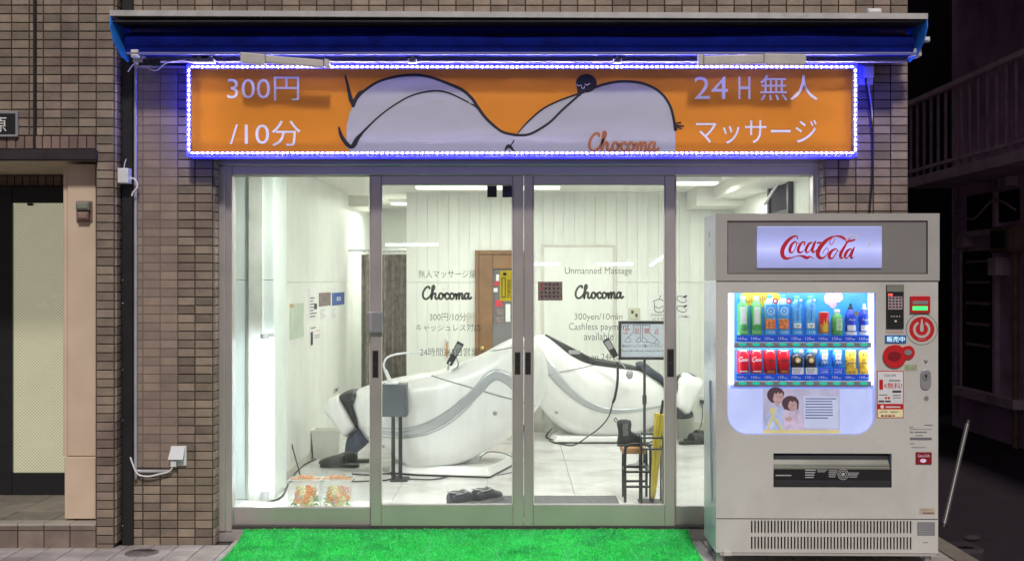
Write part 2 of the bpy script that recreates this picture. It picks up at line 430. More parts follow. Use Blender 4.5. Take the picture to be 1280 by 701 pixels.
# ---------------------------------------------------------------- lettering and flat marks
_txt = {}
def text_geom(body):
    if body in _txt: return _txt[body]
    cu = bpy.data.curves.new('lettering', 'FONT'); cu.body = body; cu.size = 1.0; cu.resolution_u = 3
    o = bpy.data.objects.new('lettering', cu); COL.objects.link(o)
    dg = bpy.context.evaluated_depsgraph_get(); dg.update()
    me = bpy.data.meshes.new_from_object(o.evaluated_get(dg))
    v = np.array([tuple(p.co) for p in me.vertices]).reshape(-1, 3); f = [tuple(p.vertices) for p in me.polygons]
    bpy.data.objects.remove(o); bpy.data.curves.remove(cu); bpy.data.meshes.remove(me)
    _txt[body] = (v, f)
    return v, f
def letters(mb, body, x0, x1, z0, z1, y, m=0, vertical=False, keep=False):
    """fit lettering into the box x0..x1, z0..z1 on a plane facing the street at y"""
    v, f = text_geom(body)
    if not len(v): return mb
    ax0, ax1, az0, az1 = v[:,0].min(), v[:,0].max(), v[:,1].min(), v[:,1].max()
    sx = (x1-x0)/(ax1-ax0); sz = (z1-z0)/(az1-az0)
    if keep: sx = sz = min(sx, sz)
    if vertical:
        sx = (z1-z0)/(ax1-ax0); sz = (x1-x0)/(az1-az0)
        pts = [(x0+(p[1]-az0)*sz, y, z1-(p[0]-ax0)*sx) for p in v]
        return mb.add(pts, f, m)
    cx, cz = (x0+x1)/2, (z0+z1)/2
    pts = [(cx+(p[0]-(ax0+ax1)/2)*sx, y, cz+(p[1]-(az0+az1)/2)*sz) for p in v]
    return mb.add(pts, f, m)
def pletters(mb, body, px0, py0, px1, py1, Y, m=0, **k):
    a, b = W(px0, py0, Y), W(px1, py1, Y)
    return letters(mb, body, a.x, b.x, b.z, a.z, Y, m, **k)
_layer = [0]
def stroke(mb, pts, w, y, m=0, k=6, closed=False, d=0.0):
    """ribbon along (x, z) points; w number or list of widths"""
    _layer[0] = (_layer[0]+1) % 7
    y = y - _layer[0]*0.00012
    P = [Vector((p[0], p[1], (w[i] if isinstance(w, (list, tuple)) else w))) for i, p in enumerate(pts)]
    if len(P) > 2: P = catmull(P, k, closed)
    if closed: P.append(P[0])
    L, Rr = [], []
    for i, p in enumerate(P):
        a = P[max(i-1,0)]; b = P[min(i+1,len(P)-1)]
        if closed and i in (0, len(P)-1): a = P[-2]; b = P[1]
        t = Vector((b.x-a.x, b.y-a.y)); t = t.normalized() if t.length > 1e-9 else Vector((1,0))
        n = Vector((-t.y, t.x))*abs(p.z)/2
        L.append((p.x+n.x, y, p.y+n.y)); Rr.append((p.x-n.x, y, p.y-n.y))
    v = L+Rr; q = len(L)
    mb.add(v, [(i, q+i, q+i+1, i+1) for i in range(q-1)], m)
    if not closed:
        for e in (P[0], P[-1]):
            r = abs(e.z)/2
            if r > 0.0004: mb.add([(e.x+r*math.cos(2*math.pi*i/10), y-0.00003, e.y+r*math.sin(2*math.pi*i/10)) for i in range(10)], [tuple(range(10))], m)
    return mb
def pstroke(mb, pts, w, Y, m=0, o=(0,0), sc=1.0, **k):
    """pts in pixels of an enlarged crop: origin o, enlargement sc; w in the same pixels"""
    s = S(Y)
    q = [(((p[0]/sc+o[0])-CX)/s, CAMH+(CY-(p[1]/sc+o[1]))/s) for p in pts]
    ww = [x/sc/s for x in w] if isinstance(w, (list, tuple)) else w/sc/s
    return stroke(mb, q, ww, Y, m, **k)
CHOCOMA = [
 [(1.05,1.72),(0.98,1.95),(0.7,1.95),(0.35,1.6),(0.1,1.0),(0.1,0.4),(0.4,0.05),(0.8,0.15),(1.15,.5),(1.5,1.2),(1.75,1.85),(1.65,2.15),(1.48,1.9),(1.4,1.0),(1.35,0.05)],
 [(1.35,.05),(1.45,.6),(1.75,.95),(1.95,.8),(1.9,.3),(2.05,.05),(2.3,.2),(2.48,.45)],
 [(2.95,.85),(2.68,.95),(2.45,.6),(2.5,.15),(2.8,.05),(3.05,.4),(2.98,.8),(3.1,.68),(3.35,.78)],
 [(3.85,.78),(3.7,.95),(3.45,.85),(3.33,.45),(3.5,.08),(3.8,.08),(4.1,.4)],
 [(4.55,.85),(4.3,.95),(4.08,.6),(4.13,.15),(4.4,.05),(4.66,.4),(4.6,.8),(4.72,.7),(4.9,.8)],
 [(4.9,.85),(5.0,.6),(5.0,.05)],[(5.0,.05),(5.1,.6),(5.35,.95),(5.45,.75),(5.4,.05)],[(5.4,.05),(5.5,.6),(5.75,.95),(5.9,.75),(5.85,.2),(6.0,.05),(6.2,.3)],
 [(6.75,.85),(6.5,.95),(6.25,.65),(6.25,.2),(6.45,.05),(6.7,.35),(6.82,.9)],[(6.84,.92),(6.78,.3),(6.95,.05),(7.2,.28)]]
def chocoma(mb, px0, py0, px1, py1, Y, m=0, wt=0.17):
    a, b = W(px0, py0, Y), W(px1, py1, Y)
    sx = (b.x-a.x)/7.2; sz = (a.z-b.z)/2.15
    for s_ in CHOCOMA:
        stroke(mb, [(a.x+p[0]*sx, b.z+p[1]*sz) for p in s_], wt*(sx+sz)/2, Y, m, k=5)
    return mb

# ---------------------------------------------------------------- tiled walls
TILE = {}
def tile_mesh(w, h, mname, d=0.012, c=0.0025):
    key = (round(w,4), round(h,4), mname, d)
    if key not in TILE:
        TILE[key] = mesh('tile', MB().cbox(-w/2, w/2, -d, 0, -h/2, h/2, c), mname)
    return TILE[key]
def place_tiles(parent, cells, mname, name='tile', limit=300):
    """cells: (x, y, z, w, h, rotz); the ones in view first"""
    o_ = ORG[parent]
    def key(c):
        s = S(c[1]); px, py = CX+c[0]*s, CY-(c[2]-CAMH)*s
        return 0 if -20 < px < 1300 and -12 < py < 712 else 1
    cells = sorted(cells, key=key)
    for c in cells[:limit]:
        o = bpy.data.objects.new(name, tile_mesh(c[3], c[4], mname))
        o.location = (c[0]-o_.x, c[1]-o_.y+random.uniform(-.0008,.0008), c[2]-o_.z); o.rotation_euler = (random.uniform(-.006,.006), 0, c[5]+random.uniform(-.006,.006))
        link(o, parent)
    if len(cells) > limit:
        mb = MB()
        for c in cells[limit:]:
            t = tile_mesh(c[3], c[4], mname); mt = Matrix.Translation((c[0],c[1],c[2])) @ Matrix.Rotation(c[5], 4, 'Z')
            mb.add([mt @ v.co for v in t.vertices], [tuple(p.vertices) for p in t.polygons])
        o = obj(name+'_field', mb, mname, parent); o['kind'] = 'stuff'
PX_, PZ_ = 0.1005, 0.0495
def tile_grid(x0, x1, z0, z1, y, phase=0.0, w=None, h=None, pw=PX_, ph=PZ_, zref=0.0, holes=()):
    cells = []
    n0 = math.floor((x0-phase)/pw); n1 = math.ceil((x1-phase)/pw)
    k0 = math.floor((z0-zref)/ph); k1 = math.ceil((z1-zref)/ph)
    for i in range(n0, n1):
        a, b = max(x0, phase+i*pw+.003), min(x1, phase+(i+1)*pw-.003)
        if b-a < 0.012: continue
        for k in range(k0, k1):
            c, d = max(z0, zref+k*ph+.0025), min(z1, zref+(k+1)*ph-.0025)
            if d-c < 0.012: continue
            cx, cz = (a+b)/2, (c+d)/2
            if any(h_[0] < cx < h_[1] and h_[2] < cz < h_[3] for h_ in holes): continue
            cells.append((cx, y, cz, b-a, d-c, 0))
    return cells
GZ = -0.02                       # pavement level
UP = 3.4                         # how far up the facade goes on in small tiles
# --- entrance pier and wall on the left (street face at Y=-0.09)
YA = -0.09
XA1 = WX(143, YA)                # right edge of the pier
XA0 = WX(120, YA)                # left edge of the pier beside the recess
ZL = WZ(187, YA)                 # lintel top
t = thing('tiled_wall', 'brown tiled wall and corner pier around the left entrance recess', 'wall', (XA1-.4, YA, GZ))
mb = MB()
mb.box(-6.5, XA1-.001, YA, 0.4, ZL, UP+3); mb.box(XA0, XA1-.001, YA, 0.9, GZ, ZL)
mb.box(-6.5, -4.4, YA, 0.9, GZ, ZL)
obj('wall_core', mb, 'mortar', t)
z_sold = WZ(170, YA)
cells = tile_grid(-4.4, WX(42.3,YA), z_sold, UP, YA, phase=XA1+.02, zref=z_sold)+tile_grid(WX(46.7,YA), XA1, z_sold, UP, YA, phase=XA1, zref=z_sold)
cells += tile_grid(XA0, XA1, GZ, z_sold, YA, phase=XA1, zref=z_sold)
sold = [(x+ .0255, YA, (z_sold+ZL)/2, .045, z_sold-ZL-.006, 0) for x in np.arange(XA0-.0505*60, XA0-.01, .0505)]
reveal = [(XA1, YA+.052, z_sold+(k+.5)*PZ_, .092, .0445, R(90)) for k in range(-48, 30) if z_sold+k*PZ_ > GZ]
place_tiles(t, cells[:], 'tile_brown')
place_tiles(t, sold, 'tile_soldier', 'soldier_tile')
place_tiles(t, reveal, 'tile_brown', 'edge_tile')
mb = MB(); mb.box(WX(43,YA), WX(46,YA), YA-.016, YA+.002, ZL, UP+3)
tag(obj('wall_cable', mb, 'black'), 'thin black vertical strip running down the tiles above the lintel', 'cable')
# --- dark slot with the drain pipe
mb = MB(); mb.box(XA1, WX(168,0)-.004, .02, .06, GZ, UP+3)
struct('recess_back', mb, 'matte_dark')
t = thing('drain_pipe', 'black drain pipe channel in the slot between the two tiled walls', 'pipe', (WX(159,-.01), -.01, GZ))
mb = MB(); mb.cbox(WX(152,-.03), WX(166,-.03), -.03, .015, GZ, UP+2, .004); obj('channel', mb, 'black', t)
for py in (350, 379, 462, 462+63, 657):
    obj('rivet', MB().sphere((WX(153.5,-.03), -.032, WZ(py,-.03)), .004, n=8, k=5), 'silver', t)
# --- middle wall between slot and storefront (face at Y=0)
XM0, XM1 = WX(168,0), WX(266,0)
ZH = WZ(85, 0)
t = thing('tiled_wall', 'brown tiled wall between the black drain pipe and the shop front', 'wall', ((XM0+XM1)/2, 0, GZ))
mb = MB(); mb.box(XM0, XM1-.001, 0, .4, GZ, WZ(60,0)); obj('wall_core', mb, 'mortar', t)
cells = tile_grid(XM0, XM1, GZ, WZ(83,0), 0, phase=XM1, zref=GZ)
place_tiles(t, cells, 'tile_brown')
place_tiles(t, [(XM1, .07, GZ+(k+.5)*PZ_, .13, .0445, R(90)) for k in range(54)], 'tile_brown', 'edge_tile')
# --- upper wall above the awning
XR1 = WX(1135,0)
t = thing('tiled_wall', 'band of brown wall tiles running above the blue awning', 'wall', (0, 0, WZ(60,0)))
mb = MB(); mb.box(XM0, XR1-.001, 0, .5, WZ(60,0)+.001, UP+3); mb.box(XM1, WX(1030,0), 0.0, .11, WZ(196,0), WZ(60,0)-.001)
obj('wall_core', mb, 'mortar', t)
place_tiles(t, tile_grid(XM0, XR1, WZ(30,0), UP+.6, 0, phase=XM1, zref=GZ), 'tile_brown')
# --- right pier
XP0 = WX(1032,0)
t = thing('tiled_wall', 'brown tiled pier behind the drinks machine', 'wall', ((XP0+XR1)/2, 0, GZ))
mb = MB(); mb.box(XP0+.001, XR1-.001, 0, .4, GZ, WZ(60,0)); obj('wall_core', mb, 'mortar', t)
place_tiles(t, tile_grid(XP0, XR1, GZ, WZ(72,0), 0, phase=XM1, zref=GZ), 'tile_brown')
place_tiles(t, [(XP0, .07, GZ+(k+.5)*PZ_, .13, .0445, R(-90)) for k in range(54)], 'tile_brown', 'edge_tile')
# building mass behind
mb = MB(); mb.box(-6.5, XR1-.01, .5, 9, UP-.6, UP+3); mb.box(-6.5, -2.2, 1.4, 9, GZ, UP-.6-.002); mb.box(2.215, XR1-.01, .41, 9, GZ, UP-.6-.002)
mb.box(XA1+.002, -1.85, .42, 1.39, GZ, UP-.602)
struct('building_mass', mb, 'matte_dark')

# ---------------------------------------------------------------- ground
g = MB(); g.box(-30, 30, -30, 30, -.40, -.12)
struct('road', g, 'asphalt')
pv = MB(); pv.box(-8, WX(1182,-.2), -2.2, .45, -.119, GZ-.006)
pave = struct('pavement', pv, 'pave_joint')
TP = .1445
tm = {}
def flat_tile(w, d, mname, th=.012, c=.002):
    k = (w, d, mname, th)
    if k not in tm:
        m_ = MB(); m_.cbox(-w/2, w/2, -th, 0, -d/2, d/2, c)
        m_.v = [(x, z, -y) for x, y, z in m_.v]
        m_.f = [f[::-1] for f in m_.f]
        tm[k] = mesh('paving_tile', m_, mname)
    return tm[k]
def place_flat(parent, cells, mname, name, limit=300, th=.012):
    for c in cells[:limit]:
        o = bpy.data.objects.new(name, flat_tile(c[3], c[4], mname, th)); o.location = Vector((c[0], c[1], c[2]+random.uniform(-.0006,.0006)))-ORG[parent]
        o.rotation_euler = (random.uniform(-.004,.004), random.uniform(-.004,.004), 0)
        link(o, parent)
    if cells[limit:]:
        mb = MB()
        for c in cells[limit:]:
            tt = flat_tile(c[3], c[4], mname, th); mb.add([(v.co.x+c[0], v.co.y+c[1], v.co.z+c[2]) for v in tt.vertices], [tuple(p.vertices) for p in tt.polygons])
        o = obj(name+'_field', mb, mname, parent); o['kind'] = 'stuff'
cells = []
xe = WX(1178,-.2)
MATX0, MATX1 = -1.575, 1.036
for j in range(-15, 3):
    y = j*TP + .06
    for i in range(-52, 18):
        x = i*TP + .03
        if x+TP/2 > xe: continue
        if y > -.02 and (x < XM1+.08 or x > 1.9): continue
        cells.append((x, y, GZ-.006, TP-.006, TP-.006))
def vis(c):
    s = S(c[1]); px, py = CX+c[0]*s, CY+1.52*s
    hid = MATX0+.05 < c[0] < MATX1-.05
    return (0 if (-20 < px < 1290 and py < 712 and not hid) else 1, abs(c[1]))
cells.sort(key=vis)
place_flat(pave, cells, 'pavement', 'paving_tile')
t = thing('manhole_cover', 'round iron cover set in the pavement below the drain pipe', 'manhole cover', (WX(174,-.27), -.27, GZ))
cxm = WX(174,-.27)
obj('cover', MB().lathe([(.001,GZ+.012),(.085,GZ+.012),(.092,GZ+.010),(.094,GZ+.001)][::-1], (cxm,-.22,0), 32), 'cast_iron', t)
mb = MB()
for a in range(0, 180, 30): mb.box(cxm-.07*abs(math.cos(R(a)))-.004, cxm+.07*abs(math.cos(R(a)))+.004, -.22+.055*math.sin(R(a))-.004, -.22+.055*math.sin(R(a))+.004, GZ+.013, GZ+.016+a*1e-6)
obj('rib', mb, 'cast_iron', t)
mb = MB(); mb.box(WX(62,-.3), WX(116,-.3), -.60, -.15, GZ-.003, GZ+.004)
tag(bevel(obj('access_plate', mb, 'cast_iron'), .003), 'flat rectangular brown metal plate set flush in the pavement', 'access cover')

# ---------------------------------------------------------------- left entrance
ZS = WZ(655, YA); YD = .88
t = thing('entrance_step', 'raised tiled entrance step on the left', 'step', (-3.2, YA, GZ))
mb = MB(); mb.box(-4.4, XA0-.002, YA+.012, YD+.1, GZ, ZS-.008); obj('step_core', mb, 'pave_joint', t)
cells = []
RP = .1492
for i in range(13):
    x = XA0 - RP/2 - i*RP
    cells.append((x, YA+.012, ZS-.018, RP-.005, .034, 0)); cells.append((x, YA+.012, ZS-.0895, RP-.005, .101, 0))
place_tiles(t, cells, 'riser_tan', 'riser_tile')
place_flat(t, [(XA0-RP/2-i*RP, YA+.052, ZS-.008, RP-.004, .105) for i in range(13)], 'nosing', 'nosing_tile')
cells = [(XA0-RP-i*2*RP, YA+.108+RP/2*1.9+j*RP*1.9, ZS-.010, 2*RP-.005, RP*1.9-.005) for i in range(7) for j in range(4) if YA+.108+RP+j*RP*1.9 < YD+.1]
place_flat(t, cells, 'step_tile', 'floor_tile')
t = thing('lintel', 'dark metal lintel over the left entrance', 'lintel', (-3.3, YA-.06, ZL-.06))
mb = MB(); mb.cbox(-4.4, WX(119,-.15), -.15, YA-.001, WZ(200,-.15), WZ(187,-.15), .004); obj('beam', mb, 'matte_dark', t)
mb = MB(); mb.box(-4.4, XA0-.002, YA+.002, YD, WZ(200,YA)+.001, WZ(200,YA)+.03); obj('soffit_panel', mb, 'soffit', t)
mb = MB(); mb.box(-4.4, XA0-.002, YA, YD, WZ(200,YA)+.031, ZL-.001)
obj('lintel_core', mb, 'matte_dark', t)
t = thing('entrance_wall', 'dark back wall of the left entrance recess with upright tiles', 'wall', (-3.2, YD, ZS))
zt = WZ(200,YA)
mb = MB(); mb.box(-4.4, XA0, YD+.02, YD+.12, ZS, zt); obj('wall_core', mb, 'matte_dark', t)
place_tiles(t, [(x, YD+.02, zt-.036, .045, .066, 0) for x in np.arange(-4.38, WX(84,.1), .0505)], 'tile_soldier', 'soldier_tile')
t = thing('entrance_door', 'black framed door with lit obscured glass in the left recess', 'door', (-3.1, YD, ZS))
dx0, dx1, dz0, dz1 = WX(17,YD), WX(104,YD), WZ(590,YD), WZ(254,YD)
mb = MB(); mb.cbox(dx0-.10, dx0, YD-.03, YD+.018, ZS, zt-.075, .004); mb.cbox(dx0, dx1+.03, YD-.03, YD+.018, dz1, zt-.075, .004)
mb.cbox(dx0, dx1+.03, YD-.03, YD+.018, ZS, dz0, .004); mb.cbox(dx1, dx1+.05, YD-.028, YD+.018, dz0, dz1, .004)
obj('door_frame', mb, 'black', t)
mb = MB(); mb.box(dx0, dx1, YD, YD+.006, dz0, dz1); obj('pane', mb, 'door_glow', t)
mb = MB(); n = 0
h = dz1-dz0; w_ = dx1-dx0
for k in range(-20, 92):                       # diamond wire in the glass
    z = dz0 + k*.0215
    for sgn in (1, -1):
        a = [dx0, z if sgn > 0 else z+w_]; b = [dx1, z+w_ if sgn > 0 else z]
        lo, hi = min(a[1], b[1]), max(a[1], b[1])
        if hi < dz0 or lo > dz1: continue
        def clip(p, q):
            if p[1] < dz0: f_ = (dz0-p[1])/(q[1]-p[1]); return [p[0]+(q[0]-p[0])*f_, dz0]
            if p[1] > dz1: f_ = (p[1]-dz1)/(p[1]-q[1]); return [p[0]+(q[0]-p[0])*f_, dz1]
            return p
        a2, b2 = clip(a, b), clip(b, a)
        if b2[0]-a2[0] > .01: stroke(mb, [a2, b2], .0022, YD-.001)
obj('wire_mesh', mb, 'wire_pale', t)
mb = MB(); mb.pbox(34, 254, 40, 257, YD-.05, .03); obj('latch', mb, 'black', t)
t = thing('panel_post', 'cream painted metal post at the right side of the entrance recess', 'post', (WX(100,.02), .02, ZS))
YC = .0
mb = MB(); mb.cbox(WX(84,YC), WX(119.5,YC), YC, YC+.3, WZ(570,YC)+.001, WZ(203,YC)-.01, .004); obj('upper_panel', mb, 'cream_paint', t)
mb = MB(); mb.cbox(WX(78,YC), WX(84,YC)-.002, YC+.012, YC+.3, WZ(569,YC), WZ(209,YC), .003); obj('side_trim', mb, 'cream_paint', t)
mb = MB(); mb.cbox(WX(81,YC), WX(119.7,YC), YC-.006, YC+.3, WZ(648,YC), WZ(570,YC)-.002, .004); obj('lower_panel', mb, 'cream_paint', t)
mb = MB(); mb.box(WX(92,YC), WX(119,YC), YC+.02, YC+.28, ZS-.004, WZ(648,YC)-.001); obj('foot', mb, 'black', t)
t = thing('door_lamp', 'small brown glass wall lamp on the cream post', 'lamp', (WX(105,-.03), -.03, WZ(276,-.03)))
mb = MB(); mb.pbox(95, 251, 115, 277, -.012, .011); bevel(obj('back_plate', mb, 'copper', t), .004)
a, b = W(94,252,-.05), W(111,263,-.05)
mb = MB(); mb.cbox(a.x, b.x, -.055, -.013, b.z, a.z, .012); bevel(obj('shade', mb, 'vend_flap', t), .004)
mb = MB(); mb.cbox(WX(95,-.05), WX(110,-.05), -.05, -.013, WZ(275,-.05), WZ(264.5,-.05), .012); bevel(obj('lens', mb, 'copper', t), .004)
t = thing('name_plate', 'black building name plate with a white character at the left edge', 'sign', (WX(2,-.12), -.12, WZ(171,-.12)))
mb = MB(); mb.pbox(-60, 139, 22, 171, -.125, .02); bevel(obj('border', mb, 'silver', t), .002)
mb = MB(); mb.pbox(-57, 142, 19, 168, -.127, .003); obj('board', mb, 'black', t)
mb = MB(); pletters(mb, '原', -9, 147, 8, 165, -.1285); obj('lettering', mb, 'paper', t)

# ---------------------------------------------------------------- acrylic panel, sockets, cables on the walls
t = thing('acrylic_panel', 'clear smoky acrylic sheet in a grey edging over the wall tiles', 'panel', (WX(195,-.03), -.03, WZ(588,-.03)))
mb = MB(); mb.box(WX(172,-.03), WX(222,-.03), -.032, -.028, WZ(583,-.03), WZ(86,-.03)); obj('sheet', mb, 'smoke_acrylic', t)
mb = MB(); mb.tube([W(212,588.5,-.03), W(176,588.5,-.03), W(170.5,586,-.03), W(169.5,578,-.03), W(169.5,300,-.03), W(169.5,92,-.03), W(171,85,-.03), W(176,83.5,-.03), W(232,83.5,-.03)], .0095, 8, k=4)
obj('edging', mb, 'acrylic_edge', t)
def cable(name, pts, r, m, label, k=8, group=None):
    return tag(obj(name, MB().tube(pts, r, 8, k=k), m), label, 'cable', group)
t = thing('outdoor_socket', 'white weatherproof socket low on the wall beside the shop front', 'socket', (WX(220,-.02), -.02, WZ(583,-.02)))
mb = MB(); a, b = W(210,558,-.06), W(231,583,-.06); mb.cbox(a.x+.005, b.x, -.03, -.013, b.z, a.z, .004); bevel(obj('back_box', mb, 'white_plastic', t), .004)
mb = MB()
mb.add([(a.x,-.07,WZ(574,-.06)),(b.x-.01,-.07,WZ(574,-.06)),(b.x-.005,-.035,a.z),(a.x+.012,-.035,a.z),(a.x,-.031,WZ(574,-.06)),(b.x-.01,-.031,WZ(574,-.06)),(b.x-.005,-.031,a.z),(a.x+.012,-.031,a.z)],
       [(0,1,2,3),(4,7,6,5),(0,4,5,1),(1,5,6,2),(2,6,7,3),(3,7,4,0)])
bevel(obj('cover', mb, 'white_plastic', t), .004)
mb = MB(); mb.pbox(213, 575, 220, 583, -.055, .02); obj('plug', mb, 'white_plastic', t)
cable('socket_cable', [W(163,571,-.04), W(166,580,-.045), W(172,592,-.045), W(185,595,-.045), W(200,592,-.045), W(211,589,-.045), W(216,583,-.045)], .005, 'white_cable', 'white cable sagging from the low wall socket to the drain pipe')
t = thing('power_adapter', 'small white adapter box on the corner of the left pier', 'adapter', (WX(153,-.06), -.06, WZ(229,-.06)))
mb = MB(); mb.pbox(146.5, 210, 160, 229, -.11, .07, c=.004); bevel(obj('housing', mb, 'white_plastic', t), .003)
mb = MB(); mb.tube([W(155,211,-.08), W(156,204,-.08), W(158,199,-.08)], .0028, 6); obj('lead', mb, 'white_cable', t)
mb = MB(); mb.tube([W(158,224,-.08), W(166,223,-.08), W(171,228,-.08), W(171,235,-.08), W(166,241,-.08), W(165,245,-.08)], .0055, 6); obj('cord', mb, 'white_cable', t)
cable('sign_wire', [W(160,90,-.2), W(168,80,-.2), W(182,76,-.2), W(192,80,-.2), W(180,84,-.2), W(172,78,-.2), W(186,86,-.2), W(196,88,-.2), W(206,80,-.2), W(216,77,-.2), W(232,75,-.2)], .0035, 'white_cable', 'tangled thin white wire under the left end of the awning')
t = thing('wall_socket', 'white outdoor socket on the pier at the right end of the sign', 'socket', (WX(1082,-.02), -.02, WZ(106,-.02)))
mb = MB(); mb.pbox(1073, 80, 1092, 106, -.045, .032, c=.004); bevel(obj('back_box', mb, 'white_plastic', t), .004)
mb = MB(); mb.pbox(1079, 82, 1093, 97, -.075, .03, c=.005); bevel(obj('cover', mb, 'white_plastic', t), .004)
mb = MB(); mb.tube([W(1082,96,-.06), W(1083,110,-.04), W(1089,150,-.03), W(1091,190,-.03), W(1090,230,-.03), W(1087,268,-.03), W(1087,300,-.03)], .0045, 6); obj('cord', mb, 'black', t)
mb = MB(); mb.tube([W(1085,96,-.06), W(1086,108,-.04), W(1090,140,-.028), W(1089,160,-.02)], .004, 6); obj('thin_cord', mb, 'white_cable', t)

# ---------------------------------------------------------------- awning
YW = -.34
t = thing('awning', 'retracted blue fabric awning with folded arms above the shop sign', 'awning', (0, -.15, WZ(84,-.3)))
ax0, ax1 = WX(137,YW), WX(1160,YW)
mb = MB()
mb.add([(ax0,YW,WZ(20,YW)),(ax1,YW,WZ(24,YW)),(ax1,-.002,WZ(24,YW)),(ax0,-.002,WZ(20,YW)),(ax0,YW,WZ(13,YW)),(ax1,YW,WZ(17,YW)),(ax1,-.002,WZ(17,YW)+.02),(ax0,-.002,WZ(13,YW)+.02)],
       [(0,3,2,1),(4,5,6,7),(0,1,5,4),(1,2,6,5),(2,3,7,6),(3,0,4,7)])
obj('top_cover', mb, 'awning_metal', t)
mb = MB(); mb.box(ax0+.012, ax1-.012, YW+.012, -.031, WZ(27,YW), WZ(24.8,YW)-.001); mb.box(ax0+.05, ax1-.05, -.03, -.004, WZ(72,-.03), WZ(26,-.03)); obj('back_plate', mb, 'matte_dark', t)  # first box: dark liner added to blacken the shaded hollow under the cover
# rolled fabric with a wavy upper edge
mb = MB(); n = 90; prof = []
for i in range(n+1):
    u = i/n; x = (ax0+.06)+(ax1-.05-ax0-.06)*u
    wz = .010*math.sin(u*9)+.008*math.sin(u*23+1)+.006*math.exp(-((u-.35)/.03)**2)*3+.02*math.exp(-((u-.42)/.05)**2)+.014*math.exp(-((u-.86)/.03)**2)
    zc = WZ(54,-.27); rr = .062
    for j in range(9):
        a = R(-80+j*25)
        prof.append((x, -.20-rr*1.15*math.cos(a)*(1 if j<7 else .9), zc+rr*math.sin(a)+wz*max(0,math.sin(a))))
v = prof; f = [(i*9+j,(i+1)*9+j,(i+1)*9+j+1,i*9+j+1) for i in range(n) for j in range(8)]
mb.add(v, f, 0, True); obj('fabric_roll', mb, 'awning_fabric', t)
mb = MB(); mb.cbox(ax0+.08, ax1-.05, -.305, -.285, WZ(68.5,-.3), WZ(65.5,-.3), .002); bevel(obj('front_bar', mb, 'bar_led_lit', t), .002)
mb = MB(); n=40
for i in range(n):
    x0_, x1_ = ax0+.07+(ax1-ax0-.13)*i/n, ax0+.07+(ax1-ax0-.13)*(i+1)/n
    mb.add([(x0_,-.275,WZ(60,-.27)),(x1_,-.275,WZ(60,-.27)),(x1_,-.284,WZ(69,-.28)),(x0_,-.284,WZ(69,-.28))], [(0,1,2,3)]); mb.add([(x0_,-.284,WZ(69,-.28)),(x1_,-.284,WZ(69,-.28)),(x1_,-.16,WZ(70,-.2)),(x0_,-.16,WZ(70,-.2))], [(0,1,2,3)])
obj('light_stop', mb, 'awning_fabric', t)  # added sheet closing the gap, keeps light off the top of the sign
mb = MB(); mb.cbox(ax0+.1, ax1-.06, -.17, -.14, WZ(75,-.17), WZ(64,-.17), .004); mb.cbox(ax0+.1, ax1-.06, -.18, -.14, WZ(78,-.17), WZ(75.2,-.17), .003); obj('torsion_bar', mb, 'rail_lilac', t)
for sgn, xe_, px in ((1, ax0, 0), (-1, ax1, 0)):
    mb = MB(); P = []
    out = [(YW+.005, WZ(21,YW)), (YW+.0, WZ(34,YW)), (YW+.03, WZ(52,YW)), (YW+.09, WZ(66,YW)), (YW+.15, WZ(72,YW)), (YW+.20,WZ(60,YW)), (YW+.22,WZ(21,YW))]
    xx = [xe_+sgn*o_ for o_ in (.0,.0,.01,.03,.05,.05,.03)]
    a = [(x, p[0], p[1]) for x, p in zip(xx, out)]; b = [(x+sgn*.006, p[0], p[1]) for x, p in zip(xx, out)]
    q = len(a); mb.add(a+b, [tuple(range(q)), tuple(range(q, 2*q))[::-1]]+[(i, q+i, q+(i+1)%q, (i+1)%q) for i in range(q)])
    obj('end_flap', mb, 'flap_backlit', t)
for px, w_ in ((248, 9), (262, 5), (515, 5), (772, 5), (984, 6), (996, 6), (175, 8)):
    mb = MB(); mb.pbox(px-1.5, 62, px+1.5, 76, -.22, .05); mb.pbox(px-w_, 73, px+w_, 78, -.22, .05, c=.004)
    obj('bracket', mb, 'awning_arm', t)
def arm(p, q, h, Y, name, m='awning_arm'):
    mb = MB(); a, b = W(*p, Y), W(*q, Y); hh = h/S(Y)
    mb.add([(a.x,Y,a.z-hh),(b.x,Y,b.z-hh),(b.x,Y+.05,b.z-hh),(a.x,Y+.05,a.z-hh),(a.x,Y,a.z),(b.x,Y,b.z),(b.x,Y+.05,b.z),(a.x,Y+.05,a.z)],
           [(0,3,2,1),(4,5,6,7),(0,1,5,4),(1,2,6,5),(2,3,7,6),(3,0,4,7)])
    return bevel(obj(name, mb, m, t), .006)
arm((300,65),(331,68), 13, -.338, 'arm_shoulder'); arm((331.5,69),(404,75), 9, -.333, 'folded_arm')
arm((405,73),(412,75), 10, -.334, 'arm_elbow')
arm((880,70),(955,68), 11, -.333, 'folded_arm'); arm((955.5,67),(1008,68), 13, -.338, 'arm_shoulder')
arm((873,68),(879.5,68), 13, -.334, 'arm_elbow')
for q in ((1140,61,1152,70),(166,68,178,78)): mb = MB(); mb.pbox(*q, -.25, .1); obj('end_bracket', mb, 'awning_metal', t)
for q in ((163,62,172,71),(1155,46,1163,52)): mb = MB(); mb.pbox(*q, -.305, .05, c=.006); obj('roller_cap', mb, 'white_plastic', t)
mb = MB(); mb.pbox(173, 74, 200, 82, -.24, .004); obj('maker_plate', mb, 'black', t)
mb = MB(); mb.pbox(1085, 10, 1103, 17.5, -.30, .08, c=.01); tag(bevel(obj('vent_cap', mb, 'white_plastic'), .006), 'small white cap sitting on top of the awning cover', 'cap')

